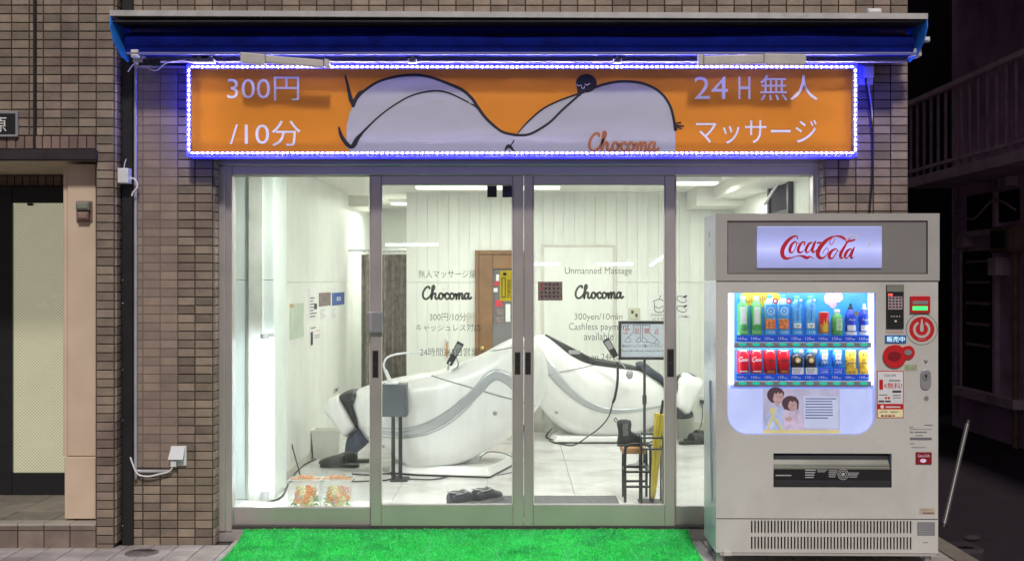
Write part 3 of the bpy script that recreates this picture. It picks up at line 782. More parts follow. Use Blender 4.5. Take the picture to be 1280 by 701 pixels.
# ---------------------------------------------------------------- the lit shop sign
YS = -.12
t = thing('shop_sign', 'long orange shop sign edged with blue led lights', 'sign', (0, YS+.06, WZ(192,YS)))
sx0, sx1, sz0, sz1 = WX(240,YS), WX(1065,YS), WZ(191,YS), WZ(87,YS)
mb = MB(); mb.box(sx0, sx1, YS, -.003, sz0, sz1); obj('face_panel', mb, 'sign_orange', t)
fr = .022
for nm, a in (('top', (sx0-.012, sx1+.012, sz1, sz1+fr)), ('bot', (sx0-.012, sx1+.012, sz0-fr, sz0)), ('l', (sx0-.012-.0, sx0, sz0, sz1)), ('r', (sx1, sx1+.012, sz0, sz1))):
    mb = MB(); mb.box(a[0], a[1], YS-.035, -.004, a[2], a[3]); obj('edge_frame', mb, 'sign_frame', t)
YL = YS-.035
strips = [(sx0-.012, sx1+.012, sz1+.000, sz1+.013), (sx0-.012, sx1+.012, sz0-.013, sz0), (sx0-.0125, sx0-.0005, sz0, sz1), (sx1+.0005, sx1+.0125, sz0, sz1)]
for a in strips:
    mb = MB(); mb.box(a[0], a[1], YL-.007, YL-.0005, a[2], a[3]); obj('led_strip', mb, 'led_strip', t)
xo0, xo1 = sx0-.0125, sx1+.0125
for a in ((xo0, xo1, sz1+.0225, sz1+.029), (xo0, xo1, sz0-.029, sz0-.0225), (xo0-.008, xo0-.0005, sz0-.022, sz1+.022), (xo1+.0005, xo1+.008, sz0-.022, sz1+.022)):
    mb = MB(); mb.box(a[0], a[1], YL-.004, -.05, a[2], a[3]); obj('glow_edge', mb, 'led_glow' if a[1]-a[0] < .1 else 'led_glow_dim', t)  # glowing bars added outside the frame to throw blue on the wall
lm = mesh('led', MB().cbox(-.0044, .0044, -.005, 0, -.0029, .0029, .0015), 'led')
NL = 133
pos = [(sx0+(sx1-sx0)*(i+.5)/NL, z, 0) for z in (sz1+.0065, sz0-.0065) for i in range(NL)]
pos += [(x, sz0+(sz1-sz0)*(i+.5)/17, 1) for x in (sx0-.0065, sx1+.0065) for i in range(17)]
for x, z, r_ in pos:
    o = bpy.data.objects.new('led', lm); o.location = Vector((x, YL-.007, z))-ORG[t]; o.rotation_euler = (0, R(90)*r_, 0); link(o, t)
# print on the face: white body, black figure, lettering
YP = YS-.0012
L_ = (410, 80, 5.565); R2 = (620, 80, 5.333)
def pl(p): return (L_[0]+p[0]/L_[2], L_[1]+p[1]/L_[2])
def pr(p): return (R2[0]+p[0]/R2[2], R2[1]+p[1]/R2[2])
outl = [pl(p) for p in [(175,292),(200,240),(250,190),(350,125),(480,88),(600,77),(700,90),(820,132),(930,180),(1000,240),(1040,300),(1100,380),(1180,452)]]
outr = [pr(p) for p in [(60,460),(140,475),(220,470),(300,430),(370,380),(440,310),(530,230),(570,195),(650,162),(720,138),(830,118),(950,125),(1040,155),(1110,205),(1160,280),(1185,370),(1195,440)]]
cur = [(p.x, p.y) for p in catmull([Vector(p) for p in outl+outr], 5)]
leftedge = [pl(p) for p in [(130,590),(128,520),(130,430),(150,340)]]
poly = leftedge + cur + [pr((1180,590))]
bottom_y = 190.5
poly = [(x, min(y, bottom_y)) for x, y in poly]
mb = MB(); q = [(WX(x,YP), WZ(y,YP)) for x, y in poly]
base = WZ(bottom_y, YP)
# fan into vertical quads so the concave outline fills cleanly
cc = [(WX(x,YP), WZ(y,YP)) for x, y in ([pl((150,340))]+cur+[pr((1190,500))])]
for i in range(len(cc)-1):
    (x0,z0),(x1,z1) = cc[i], cc[i+1]
    if x1 > x0: mb.add([(x0,YP,base),(x1,YP,base),(x1,YP,z1),(x0,YP,z0)], [(0,1,2,3)])
lx = [(WX(x,YP), WZ(y,YP)) for x, y in leftedge[::-1]]
for i in range(len(lx)-1):
    mb.add([(lx[i][0],YP,lx[i][1]),(lx[i+1][0],YP,max(lx[i+1][1],base)),(cc[0][0],YP,max(lx[i+1][1],base)),(cc[0][0],YP,lx[i][1])], [(0,1,2,3)])
up = [Vector(pr(p)) for p in [(150,462),(200,400),(300,310),(400,255),(540,205)]]; lo = [Vector(pr(p)) for p in [(150,475),(240,465),(340,402),(440,310),(540,222)]]
up, lo = catmull(up, 4), catmull(lo, 4)
for i in range(len(up)-1):
    mb.add([(WX(p.x,YP),YP-.0001,WZ(p.y,YP)) for p in (lo[i],lo[i+1],up[i+1],up[i])], [(0,1,2,3)])
obj('white_print', mb, 'sign_white', t)
YF = YS-.0022
mb = MB()
w1 = [20,18,16,15,15,15,15,16,17,18,18,17,15,15,15,14,14,13,13,13,14,15,15,15,15,14,14,14,15,17]
pstroke(mb, outl+outr, [x/4.5 for x in w1], YF, k=6)
pstroke(mb, [(165,575),(200,520),(230,488),(350,370),(480,275),(600,215),(740,188),(850,207),(980,270)], [20,22,18,11,11,12,13,12,9], YF, o=L_[:2], sc=L_[2])
pstroke(mb, [(992,278),(1020,292),(1050,320),(1080,360)], [8,12,12,8], YF, o=L_[:2], sc=L_[2])
pstroke(mb, [(120,84),(135,140),(148,200),(160,250),(172,285)], [14,18,24,30,16], YF, o=L_[:2], sc=L_[2])
pstroke(mb, [(170,284),(195,240),(220,205),(250,188)], [18,24,26,16], YF, o=L_[:2], sc=L_[2])
pstroke(mb, [(76,442),(85,480),(100,515),(130,555),(160,578),(185,565),(210,520),(235,490)], [12,22,26,28,26,24,20,14], YF, o=L_[:2], sc=L_[2])
pstroke(mb, [(148,460),(200,400),(300,310),(400,255),(540,203)], [7,11,12,12,14], YF, o=R2[:2], sc=R2[2])
for pts in ([(1190,400),(1230,392)],[(1195,410),(1250,416)],[(1195,415),(1235,432)],[(1196,415),(1205,438)]): pstroke(mb, pts, 10, YF, o=R2[:2], sc=R2[2])
pstroke(mb, [(60,575),(85,548),(118,578)], [10,26,10], YF, o=R2[:2], sc=R2[2]); pstroke(mb, [(102,540),(120,510)], 9, YF, o=R2[:2], sc=R2[2])
hx, hz = pr((602,130)); mb.disc(WX(hx,YF), YF-.001, WZ(hy:=hz, YF), 70/5.333/S(YF), 62/5.333/S(YF))
pstroke(mb, [(560,160),(556,205)], [40,24], YF, o=R2[:2], sc=R2[2])
obj('figure_print', mb, 'sign_black', t)
mb = MB(); YG = YF-.0025
pstroke(mb, [(538,138),(550,147),(566,141)], 5, YG, o=R2[:2], sc=R2[2]); pstroke(mb, [(594,136),(608,142),(624,131)], 5, YG, o=R2[:2], sc=R2[2])
pstroke(mb, [(570,147),(573,162),(586,163),(590,150)], 5, YG, o=R2[:2], sc=R2[2])
obj('face_print', mb, 'sign_letter', t)
mb = MB(); YT = YS-.002
for tx_, q in (('300円',(284,96,374,126)),('/10分',(287,151,376,183)),('24',(868,96,910,124)),('H',(923,96,938,124)),('無人',(950,94,1022,126)),('マッサージ',(870,150,1021,180))):
    mb = MB(); pletters(mb, tx_, *q, YT); obj('lettering', mb, 'sign_letter', t)
mb = MB(); chocoma(mb, 736, 165, 823, 189, YF-.003, wt=.3); obj('logo_lettering', mb, 'sign_logo', t)

# ---------------------------------------------------------------- shop front: frame, sliding doors, fixed panes
YR = .12
t = thing('door_frame', 'brushed metal frame around the whole glass shop front', 'frame', (0, YR, .02))
def bar(name, px0, py0, px1, py1, Y, d, parent, m='frame_metal', c=.004):
    mb = MB(); mb.pbox(px0, py0, px1, py1, Y, d, c=c); return obj(name, mb, m, parent)
bar('head', 272, 197, 1030, 207, YR-.02, .12, t); bar('head_track', 290, 207.4, 1018, 219, YR+.01, .10, t)
bar('jamb', 272, 207.4, 281, 664, YR-.02, .12, t); bar('jamb_lip', 281.2, 207.4, 290, 664, YR+.005, .09, t)
bar('jamb', 1022, 207.4, 1030, 664, YR-.02, .12, t); bar('jamb_lip', 1016.5, 207.4, 1021.8, 664, YR+.005, .09, t)
mb = MB(); mb.box(WX(268,YR), WX(1028,YR), YR-.01, YR+.13, GZ, WZ(664.5,YR)); mb.box(WX(290.2,YR), WX(1016,YR), YR-.011, YR+.129, WZ(664.4,YR), WZ(661,YR)); obj('threshold', mb, 'frame_metal', t)
mb = MB(); mb.box(WX(290,YR), WX(1018,YR), YR+.001, YR+.12, WZ(661,YR)+.001, WZ(657.5,YR)); obj('rail_slot', mb, 'frame_dark', t)
def leaf(name, label, cat, x0, x1, g0, g1, top, gt, gb, bot, Y, d=.035):
    t = thing(name, label, cat, (WX((x0+x1)/2,Y), Y, WZ(bot,Y)))
    if g0 > x0: bar('stile', x0, top, g0, bot, Y, d, t)
    if x1 > g1: bar('stile', g1, top, x1, bot, Y, d, t)
    bar('top_rail', g0+.05, top, g1-.05, gt, Y+.002, d-.004, t); bar('bottom_rail', g0+.05, gb, g1-.05, bot, Y+.002, d-.004, t)
    mb = MB(); a, b = W(g0,gt,Y+.015), W(g1,gb,Y+.015); mb.box(a.x, b.x, Y+.015, Y+.020, b.z, a.z); obj('pane', mb, 'door_glass', t)
    mb = MB()
    for q in ((g0, gt, g0+1.2, gb), (g1-1.2, gt, g1, gb)): mb.pbox(*q, Y-.001, .01)
    obj('gasket', mb, 'baseboard', t)
    return t
FL = leaf('fixed_window', 'left fixed shop window with flower boxes behind it', 'window', 290, 468, 290.3, 463, 219.4, 221, 633.5, 657.3, YR+.055)
D1 = leaf('sliding_door', 'left sliding glass door with the japanese opening text', 'door', 463, 654.4, 476.5, 641, 219.4, 231.5, 630, 657.3, YR+.01)
D2 = leaf('sliding_door', 'right sliding glass door with the english text', 'door', 655.2, 844, 666.5, 831, 219.4, 231.5, 630, 657.3, YR+.01)
FRt = leaf('fixed_window', 'right fixed shop window partly behind the drinks machine', 'window', 840, 1017, 844.5, 1016.5, 219.4, 221, 632, 657.3, YR+.055)
YH = YR+.008
for (px0, py0, px1, py1, tt) in ((466.5, 439, 472, 471, D1), (644.5, 441, 649.5, 467, D1), (657.5, 441, 662.5, 467, D2), (835, 437, 841.5, 470, D2)):
    mb = MB(); mb.pbox(px0-1, py0-1, px1+1, py1+1, YH, .004, 1, c=.001); mb.pbox(px0, py0, px1, py1, YH-.001, .004)
    mb.pbox(px0+1.5, (py0+py1)/2-1, px1-1.5, (py0+py1)/2+1, YH-.0015, .004, 1)
    obj('pull_handle', mb, ['black', 'frame_dark'], tt)
mb = MB(); mb.pbox(459, 390, 478, 416, YR-.02, .028, c=.004); o = bevel(obj('lock_case', mb, 'vend_grey', D1), .004)
mb = MB(); mb.pbox(461, 392, 465, 414, YR-.0215, .002); obj('lock_sticker', mb, 'frame_metal', o)
# lettering on the glass
YGl = YR+.01+.0135
mb = MB()
pletters(mb, '無人マッサージ屋', 523, 337.5, 595, 347.5, YGl); pletters(mb, '300円/10分', 537, 391, 583, 401, YGl)
pletters(mb, 'キャッシュレス対応', 520, 405, 601, 414, YGl); pletters(mb, '24時間365日営業', 525, 434.5, 598, 445, YGl)
obj('lettering', mb, 'glass_letter', D1)
mb = MB(); chocoma(mb, 528, 357, 589, 374, YGl, wt=.34); obj('logo_lettering', mb, 'glass_letter_bold', D1)
mb = MB()
pletters(mb, 'Unmanned Massage', 706, 334, 790, 345, YGl); pletters(mb, '300yen/10min', 718, 391.5, 778, 402, YGl)
pletters(mb, 'Cashless payment', 711, 403.5, 787, 415, YGl); pletters(mb, 'available', 730, 415.5, 767, 425, YGl); pletters(mb, 'open 24H', 728, 442, 768, 452, YGl)
obj('lettering', mb, 'glass_letter', D2)
mb = MB(); chocoma(mb, 719, 356, 779, 373, YGl, wt=.34); obj('logo_lettering', mb, 'glass_letter_bold', D2)
mb = MB(); mb.pbox(672.5, 352, 703, 375.5, YGl-.0005, .001)
for r_ in range(4):
    for c_ in range(5):
        mb.pbox(676+c_*5, 354.5+r_*5, 678.5+c_*5, 356.5+r_*5, YGl-.0012, .0006, 1 if c_ == 0 and r_ < 2 else 2)
obj('info_sticker', mb, ['ink_brown', 'ink_red', 'ink'], D2)
mb = MB(); mb.pbox(625, 338, 640.5, 376, YGl-.0005, .001); mb.pbox(627, 347, 632, 372, YGl-.0012, .0006, 1); mb.pbox(628, 348, 631, 371, YGl-.0016, .0003, 0)
pletters(mb, 'WARNING', 633.5, 349, 638.5, 372, YGl-.0012, 1, vertical=True)
mb.disc(WX(631,YGl), YGl-.0012, WZ(342.5,YGl), .012, .009, 1, 10)
obj('warning_sticker', mb, ['ink_yellow', 'ink'], D1)
for px, nm, lb in ((609, 'black', 'black square door sensor at the top of the left glass door'), (628, 'upholstery_blue', 'dark blue square sensor beside the middle door stile')):
    mb = MB(); mb.pbox(px, 232, px+12, 246.5, YR-.002, .024, 0, c=.003); mb.pbox(px+2, 234.5, px+10, 240, YR-.0035, .002, 1)
    tag(bevel(obj('door_sensor', mb, [nm, 'black']), .003), lb, 'sensor', 'door sensors')

# ---------------------------------------------------------------- the room inside
ZF = .08; ZC = 2.36; XL = -1.62; XRt = 2.10; YB = 4.55; YB2 = 7.2; XBL = WX(508, YB)
mb = MB(); mb.box(-2.2, 2.2, YR+.13, YB2+.1, -.1, ZF-.006); room_floor = struct('shop_floor', mb, 'floor_joint')
cells = []
ft = .60
for i in range(-4, 5):
    for j in range(0, 12):
        cells.append((i*ft+.12, .27+ft/2+j*ft, ZF-.006, ft-.004, ft-.004))
cells = [c for c in cells if -2.2 < c[0] < 2.0]
cells.sort(key=lambda c: c[1])
place_flat(room_floor, cells, 'floor_marble', 'floor_tile', th=.006)
mb = MB(); mb.box(-2.2, 2.2, YR+.10, YB2+.1, ZC, ZC+.2); mb.box(-1.85, 2.2, YR+.09, YR+.2, WZ(214,YR+.1), ZC-.001)
struct('ceiling', mb, 'ceiling')
mb = MB(); mb.box(XL-.1, XL-.012, .9, YB2, ZF-.005, ZC); wl = struct('left_wall', mb, 'wall_back')
mb = MB(); mb.box(XRt+.012, XRt+.1, YR+.11, YB+.3, ZF-.005, ZC); wr = struct('right_wall', mb, 'wall_back')
mb = MB(); mb.box(XBL+.001, XRt+.1, YB+.012, YB+.12, ZF-.005, ZC); wb = struct('back_wall', mb, 'wall_back')
mb = MB(); mb.box(XL-.1, 0.2, YB2, YB2+.1, ZF-.005, ZC); mb.box(XBL+.1, XBL+.2, YB+.13, YB2-.001, ZF-.005, ZC); struct('corridor_wall', mb, 'wall_panel')
bm_ = {}
def board(w, h, mname='wall_panel'):
    k = (round(w,3), round(h,3), mname)
    if k not in bm_: bm_[k] = mesh('wall_board', MB().cbox(-w/2, w/2, -.011, 0, -h/2, h/2, .002), mname)
    return bm_[k]
def boards(parent, p0, p1, z0, z1, rot, zj=1.50, pw=.1):
    p0, p1 = Vector(p0), Vector(p1); L = (p1-p0).length; n = round(L/pw); w = L/n
    for i in range(n):
        c = p0.lerp(p1, (i+.5)/n)
        for a, b in ((z0, zj-.0015), (zj+.0015, z1)):
            o = bpy.data.objects.new('wall_board', board(w-.0011, b-a)); o.location = (c.x, c.y, (a+b)/2); o.rotation_euler = (0,0,rot); link(o, parent)
boards(wb, (XBL,YB+.011,0), (XRt,YB+.011,0), ZF+.08, ZC, 0)
boards(wl, (XL-.011,.93,0), (XL-.011,YB2,0), ZF+.06, ZC, R(90))
boards(wr, (XRt+.011,YB,0), (XRt+.011,YR+.2,0), ZF+.06, ZC, R(-90))
mb = MB(); mb.box(XBL, XRt, YB-.006, YB+.010, ZF, ZF+.079); obj('baseboard', mb, 'baseboard', wb)
mb = MB(); mb.box(XL-.011, XL+.004, .93, YB2, ZF, ZF+.059); obj('baseboard', mb, 'baseboard', wl)
# square column at the left window
t = thing('column', 'pale smooth panelled column inside the left window', 'column', (-1.7, .95, ZF))
cxs = [WX(p,.92) for p in (278, 307, 326, 342)]
mb = MB(); mb.box(-1.95, cxs[-1]-.003, .932, 1.35, ZF, ZC); obj('column_core', mb, 'wall_back', t)
for i in range(3):
    for a, b in ((ZF+.002, 1.513), (1.517, ZC)):
        obj('panel', MB().cbox(cxs[i]+.0015, cxs[i+1]-.0015, .92, .931, a, b, .002), 'column_panel', t)
mb = MB(); mb.box(cxs[-1]-.0025, cxs[-1]+.004, .922, 1.35, ZF, ZC); obj('side_panel', mb, 'column_panel', t)
mb = MB(); mb.box(-1.95, -1.86, .3, .919, ZF, ZC); obj('return_panel', mb, 'column_panel', t)
# soffits
for nm, a, lb in (('ceiling_box', (WX(871,3.9), XRt, 3.9, YB-.007, WZ(257,3.9), ZC), 'boxed beam below the ceiling in the right back corner'),
              ('ceiling_box', (1.82, XRt-.001, .9, 3.899, WZ(232,2.4), ZC), 'long boxed duct along the right wall under the ceiling'),
              ('ceiling_box', (XL, XL+.2, 5.0, 5.9, WZ(258,5), ZC), 'small boxed beam above the curtain')):
    mb = MB(); mb.box(*a[:4], a[4], a[5]-.001); tag(obj(nm, mb, 'ceiling'), lb, 'beam')
# white flush door with moulding on the back wall
t = thing('interior_door', 'white flush door with thin moulding on the back wall', 'door', (WX(723,YB), YB, ZF))
d0, d1, dt = WX(677,YB), WX(769,YB), WZ(306,YB)
mb = MB(); w_ = .022
mb.box(d0, d0+w_, YB-.020, YB-.001, ZF+.0005, dt); mb.box(d1-w_, d1, YB-.020, YB-.001, ZF+.0005, dt); mb.box(d0+w_, d1-w_, YB-.020, YB-.001, dt-w_, dt)
obj('moulding', mb, 'baseboard', t)
mb = MB(); mb.box(d0+w_+.001, d1-w_-.001, YB-.012, YB-.001, ZF+.0005, dt-w_-.001); obj('door_panel', mb, 'wall_panel', t)
# brown door with mirror glass
t = thing('wooden_door', 'brown wooden door with a glass pane and brass knob on the back wall', 'door', (WX(630,YB), YB-.02, ZF))
a0, a1, at = WX(594,YB), WX(666,YB), WZ(313,YB)
mb = MB()
mb.cbox(a0, a0+.035, YB-.045, YB-.001, ZF, at, .006); mb.cbox(a1-.035, a1, YB-.045, YB-.001, ZF, at, .006); mb.cbox(a0+.035, a1-.035, YB-.045, YB-.001, at-.04, at, .006)
obj('door_casing', mb, 'wood_door', t)
i0, i1, it = WX(616,YB), a1-.08, WZ(336,YB)
mb = MB(); mb.cbox(a0+.036, i0, YB-.035, YB-.001, ZF, at-.041, .004); mb.cbox(i1, a1-.036, YB-.035, YB-.001, ZF, at-.041, .004); mb.cbox(i0, i1, YB-.035, YB-.001, it, at-.041, .004); mb.cbox(i0, i1, YB-.035, YB-.001, ZF, .55, .004)
obj('door_leaf', mb, 'wood_door', t)
mb = MB(); mb.box(i0, i1, YB-.012, YB-.002, .55, it); obj('pane', mb, 'mirror', t)
for k, (px, py, w, h_, mm) in enumerate(((617,360,5,5,'paper'),(620,343,4,8,'paper'),(619,375,9,8,'ink_red'),(621,386,8,7,'ink_brown'),(618,352,6,5,'ink_red'),(619,396,11,7,'ink_brown'),(632,380,6,22,'paper'))):
    mb = MB(); mb.pbox(px, py, px+w, py+h_, YB-.016-k*.0003, .001); obj('notice', mb, mm, t)  # colour patches standing in for the street's reflection in the pane
mb = MB(); k_ = W(603,435,YB-.07); mb.cyl((k_.x,YB-.034,k_.z),(k_.x,YB-.06,k_.z),.008); mb.sphere((k_.x,YB-.07,k_.z),.024,.018,.024); obj('knob', mb, 'brass', t)
# curtain and rail
YCu = 5.0
t = thing('curtain', 'dark brown pleated curtain hanging across the corridor', 'curtain', (WX(483,YCu), YCu, ZF+.05))
mb = MB(); c0, c1 = WX(452,YCu), WX(509,YCu); n = 60
v = []
for i in range(n+1):
    u = i/n; x = c0+(c1-c0)*u; y = YCu+.035*math.sin(u*math.pi*11)+.012*math.sin(u*31)
    v += [(x,y,ZF+.06),(x+.004*math.sin(u*40),y*1.0+.01,1.1),(x,YCu+(y-YCu)*.6,WZ(318,YCu))]
mb.add(v, [(i*3+j,(i+1)*3+j,(i+1)*3+j+1,i*3+j+1) for i in range(n) for j in range(2)], 0, True)
o = obj('fabric', mb, 'curtain', t); md = o.modifiers.new('thick','SOLIDIFY'); md.thickness = .004
for i in range(9):
    x = c0+(c1-c0)*(i+.5)/9; mb = MB(); mb.lathe([(.012,-.004),(.016,0),(.012,.004)], (x,YCu,WZ(314,YCu)), 10, axis='y'); obj('ring', mb, 'baseboard', t)
tag(obj('curtain_rail', MB().cyl((XL,YCu,WZ(313,YCu)),(XBL+.1,YCu,WZ(313,YCu)),.012), 'white_plastic'), 'pale rail that the dark curtain hangs from', 'rail')
# black framed window high on the right wall
t = thing('high_window', 'small black framed tilting window high on the right wall', 'window', (XRt, 3.3, 2.0))
ya, yb = FPX*XRt/(992-CX)-CAMD, FPX*XRt/(965-CX)-CAMD
za, zb = 2.0, 2.345
mb = MB()
for q in ((ya,ya+.06,za,zb),(yb-.06,yb,za,zb),(ya+.06,yb-.06,zb-.05,zb),(ya+.06,yb-.06,za,za+.05)): mb.box(XRt-.04, XRt-.001, q[0], q[1], q[2], q[3])
obj('window_frame', mb, 'black', t)
mb = MB(); mb.box(XRt-.02, XRt-.002, ya+.06, yb-.06, za+.05, zb-.05); obj('pane', mb, 'alley_dark', t)
mb = MB(); mb.cyl((XRt-.05,ya+.2,zb-.06),(XRt-.10,yb-.2,za+.12),.012); obj('stay', mb, 'silver', t)
# ceiling lights
def area(name, loc, sx, sy, power, color, rot=(0,0,0), parent=None):
    l = bpy.data.lights.new(name, 'AREA'); l.shape = 'RECTANGLE'; l.size = sx; l.size_y = sy; l.energy = power; l.color = color
    o = bpy.data.objects.new(name, l); o.location = loc; o.rotation_euler = rot; link(o, parent); return o
WARM = (0.99, 1.0, 0.93)
for x, y, lb in ((WX(610,3.45), 3.45, 'long ceiling light near the back wall above the left massage chair'), (WX(850,3.0), 3.0, 'ceiling light seen at the top of the right window'),
             (-.95, .44, 'added ceiling fill light hidden by the door head on the left'), (.95, .48, 'added ceiling fill light hidden by the door head on the right'), (-1.15, 5.6, 'added ceiling fill light hidden in the corridor behind the curtain')):  # last three are added fill lamps, kept out of view
    t = thing('ceiling_light', lb, 'light', (x, y, ZC-.05), 'ceiling lights in the shop')
    w = (.62 if x < 0 and y > 1 else .3) if y < 5 else .1
    mb = MB(); mb.box(x-w-.02, x+w+.02, y-.12, y+.12, ZC-.035, ZC-.001); obj('housing', mb, 'white_plastic', t)
    mb = MB(); mb.box(x-w, x+w, y-.10, y+.10, ZC-.052, ZC-.0355); obj('diffuser', mb, 'ceiling_light', t)
    area('lamp', (0, 0, -.012), w*2, .2, 25 if y < 5 else 22, WARM, (0,0,0), t)
# standing tube light against the column
t = thing('tube_light', 'glowing upright tube light against the column in the left window', 'light', (WX(331,.85), .85, ZF))
tx = WX(331,.85)
mb = MB(); mb.cyl((tx,.85,WZ(612,.85)),(tx,.85,WZ(424,.85)),.031,n=24); obj('tube', mb, 'tube_light', t)
obj('base_cap', MB().cyl((tx,.85,ZF),(tx,.85,WZ(612,.85)-.001),.03,n=16), 'white_plastic', t)
mb = MB(); mb.cyl((tx,.85,WZ(424,.85)+.001),(tx,.85,WZ(417,.85)),.03,n=16); mb.box(tx,tx+.06,.83,.87,WZ(421,.85),WZ(416,.85)); obj('end_cap', mb, 'white_plastic', t)

# ---------------------------------------------------------------- notices on the walls inside
def WLp(px, py):
    s = (CX-px)/(-XL); return Vector((XL, FPX/s-CAMD, CAMH+(CY-py)/s))
def left_note(name, label, cat, px0, py0, px1, py1, m, marks=()):
    a, b = WLp(px0, py0), WLp(px1, py1); zt_, zb_ = a.z, WLp(px0, py1).z
    mb = MB(); mb.box(XL+.0005, XL+.004, a.y, b.y, zb_, zt_)
    mats = [m]
    for k, (u0, v0, u1, v1, mm) in enumerate(marks):
        if mm not in mats: mats.append(mm)
        mb.box(XL+.004, XL+.0052+k*.0001, a.y+(b.y-a.y)*u0, a.y+(b.y-a.y)*u1, zt_+(zb_-zt_)*v1, zt_+(zb_-zt_)*v0, mats.index(mm))
    return tag(obj(name, mb, mats), label, cat)
lines = [(.1, .08+.1*i, .35+.5*((i*37)%10)/10, .12+.1*i, 'ink_grey') for i in range(9)]
left_note('notice', 'tall white notice beside the brown picture on the left wall', 'notice', 386, 361, 397, 400, 'paper', lines[2:]+[(.55,.5,.85,.68,'ink')])
left_note('picture', 'square brown speckled picture on the left wall', 'picture', 398.5, 366, 413, 383, 'ink_brown', [(.3,.3,.7,.7,'ink_grey')])
left_note('picture', 'square blue patterned picture on the left wall', 'picture', 415, 366, 430, 382, 'ink_blue', [(.35,.35,.65,.65,'paper_blue'),(.43,.43,.57,.57,'ink_blue')])
left_note('notice', 'small white caption under the brown picture', 'notice', 400, 385, 408, 399, 'paper', lines[1:8:2])
left_note('notice', 'small white caption under the blue picture', 'notice', 414, 384, 421, 398, 'paper', lines[1:8:2])
left_note('notice', 'lower white notice with orange line under the tall one', 'notice', 387, 407, 400, 434, 'paper', [(.1,.1,.5,.16,'ink_grey'),(.5,.3,.95,.34,'rose_orange'),(.05,.3,.25,.92,'ink'),(.4,.5,.9,.53,'ink_grey'),(.4,.6,.9,.63,'ink_grey')])
left_note('wall_panel', 'pale green flat cover plate on the left wall', 'cover plate', 362, 380, 379, 425, 'label_green', [(.0,.0,.25,.1,'wood_seat'),(.33,.02,.36,.98,'baseboard')]).data.materials[0] = mat('plate_green', (.55,.64,.52), .4)
left_note('wall_sticker', 'narrow grey strip sticker near the column', 'sticker', 351, 390, 357, 414, 'ink_grey', [(.2,.2,.8,.3,'paper'),(.2,.5,.8,.6,'ink_red')])
left_note('light_switch', 'small yellow green switch plate above the left bin', 'switch', 417, 486, 423, 492, 'switch_plate', [(.3,.3,.7,.7,'ink')])
def back_note(name, label, cat, px0, py0, px1, py1, m, draw=None, mats=()):
    mb = MB(); mb.pbox(px0, py0, px1, py1, YB-.004, .0035)
    if draw: draw(mb, YB-.006)
    return tag(obj(name, mb, [m]+list(mats)), label, cat)
def drink(mb, Y):
    pstroke(mb, [(818,378),(819,389),(829,389),(830,378)], .8, Y, 1, k=3); pstroke(mb, [(816,377),(824,374),(832,377)], .8, Y, 1); pstroke(mb, [(824,374),(826,369)], .8, Y, 1)
    pstroke(mb, [(819,383),(824,385),(829,382)], .8, Y, 1); pletters(mb, 'おのみもの', 814, 392, 832, 395, Y, 1); pletters(mb, 'どうぞ', 816, 397, 830, 400, Y, 1)
back_note('notice', 'white notice with a cup drawing right of the white door', 'notice', 812, 368, 833, 402, 'paper', drink, ['ink'])
def hands(mb, Y):
    for cy_ in (374, 386):
        pstroke(mb, [(850+5.5*math.cos(a)+2+2*math.sin(a), cy_+4*math.sin(a)) for a in np.linspace(0, 6.0, 10)], .8, Y, 1)
        pstroke(mb, [(855,cy_-3),(858,cy_-4)], 2.2, Y, 1)
    pletters(mb, 'ごみ箱へ', 848, 394, 863, 397, Y, 1)
back_note('notice', 'white notice with two bean shaped drawings on the back wall', 'notice', 846, 366, 865, 400, 'paper', hands, ['ink'])
mb = MB(); mb.pbox(786, 385, 800, 399, YB-.012, .0115, c=.002); mb.pbox(789, 388, 792, 392, YB-.013, .001, 1); mb.pbox(794, 392, 797, 396, YB-.013, .001, 1)
tag(obj('thermostat', mb, ['switch_plate', 'ink']), 'beige thermostat plate on the back wall above the notice stand', 'thermostat')
mb = MB(); mb.pbox(584, 391, 592, 406, YB-.01, .0095, c=.002); mb.pbox(586, 394, 590, 398, YB-.011, .001, 1)
tag(obj('light_switch', mb, ['baseboard', 'switch_plate']), 'pale switch plate left of the brown door', 'switch')
t = thing('wall_outlet', 'white power outlet on the back wall by the right slippers', 'outlet', (WX(877,YB), YB, WZ(506,YB)))
mb = MB(); mb.pbox(873.5, 495, 881, 506, YB-.01, .0095, c=.002); obj('plate', mb, 'white_plastic', t)
mb = MB(); mb.pbox(875, 500, 880, 504.5, YB-.03, .02); obj('plug', mb, 'black', t)
mb = MB(); mb.tube([W(877.5,504,YB-.03), W(878,520,YB-.05), W(876,532,YB-.1), W(870,541,YB-.15)], .004, 6); obj('cord', mb, 'black', t)
mb = MB(); mb.pbox(557.5, 428, 560, 446, YB-.03, .012); mb.sphere(tuple(W(559,425,YB-.03)), .018, .012, .018, m=1)
tag(obj('wall_hook', mb, ['wood_seat', 'white_plastic']), 'small tan hook with a round white top on the back wall', 'hook')

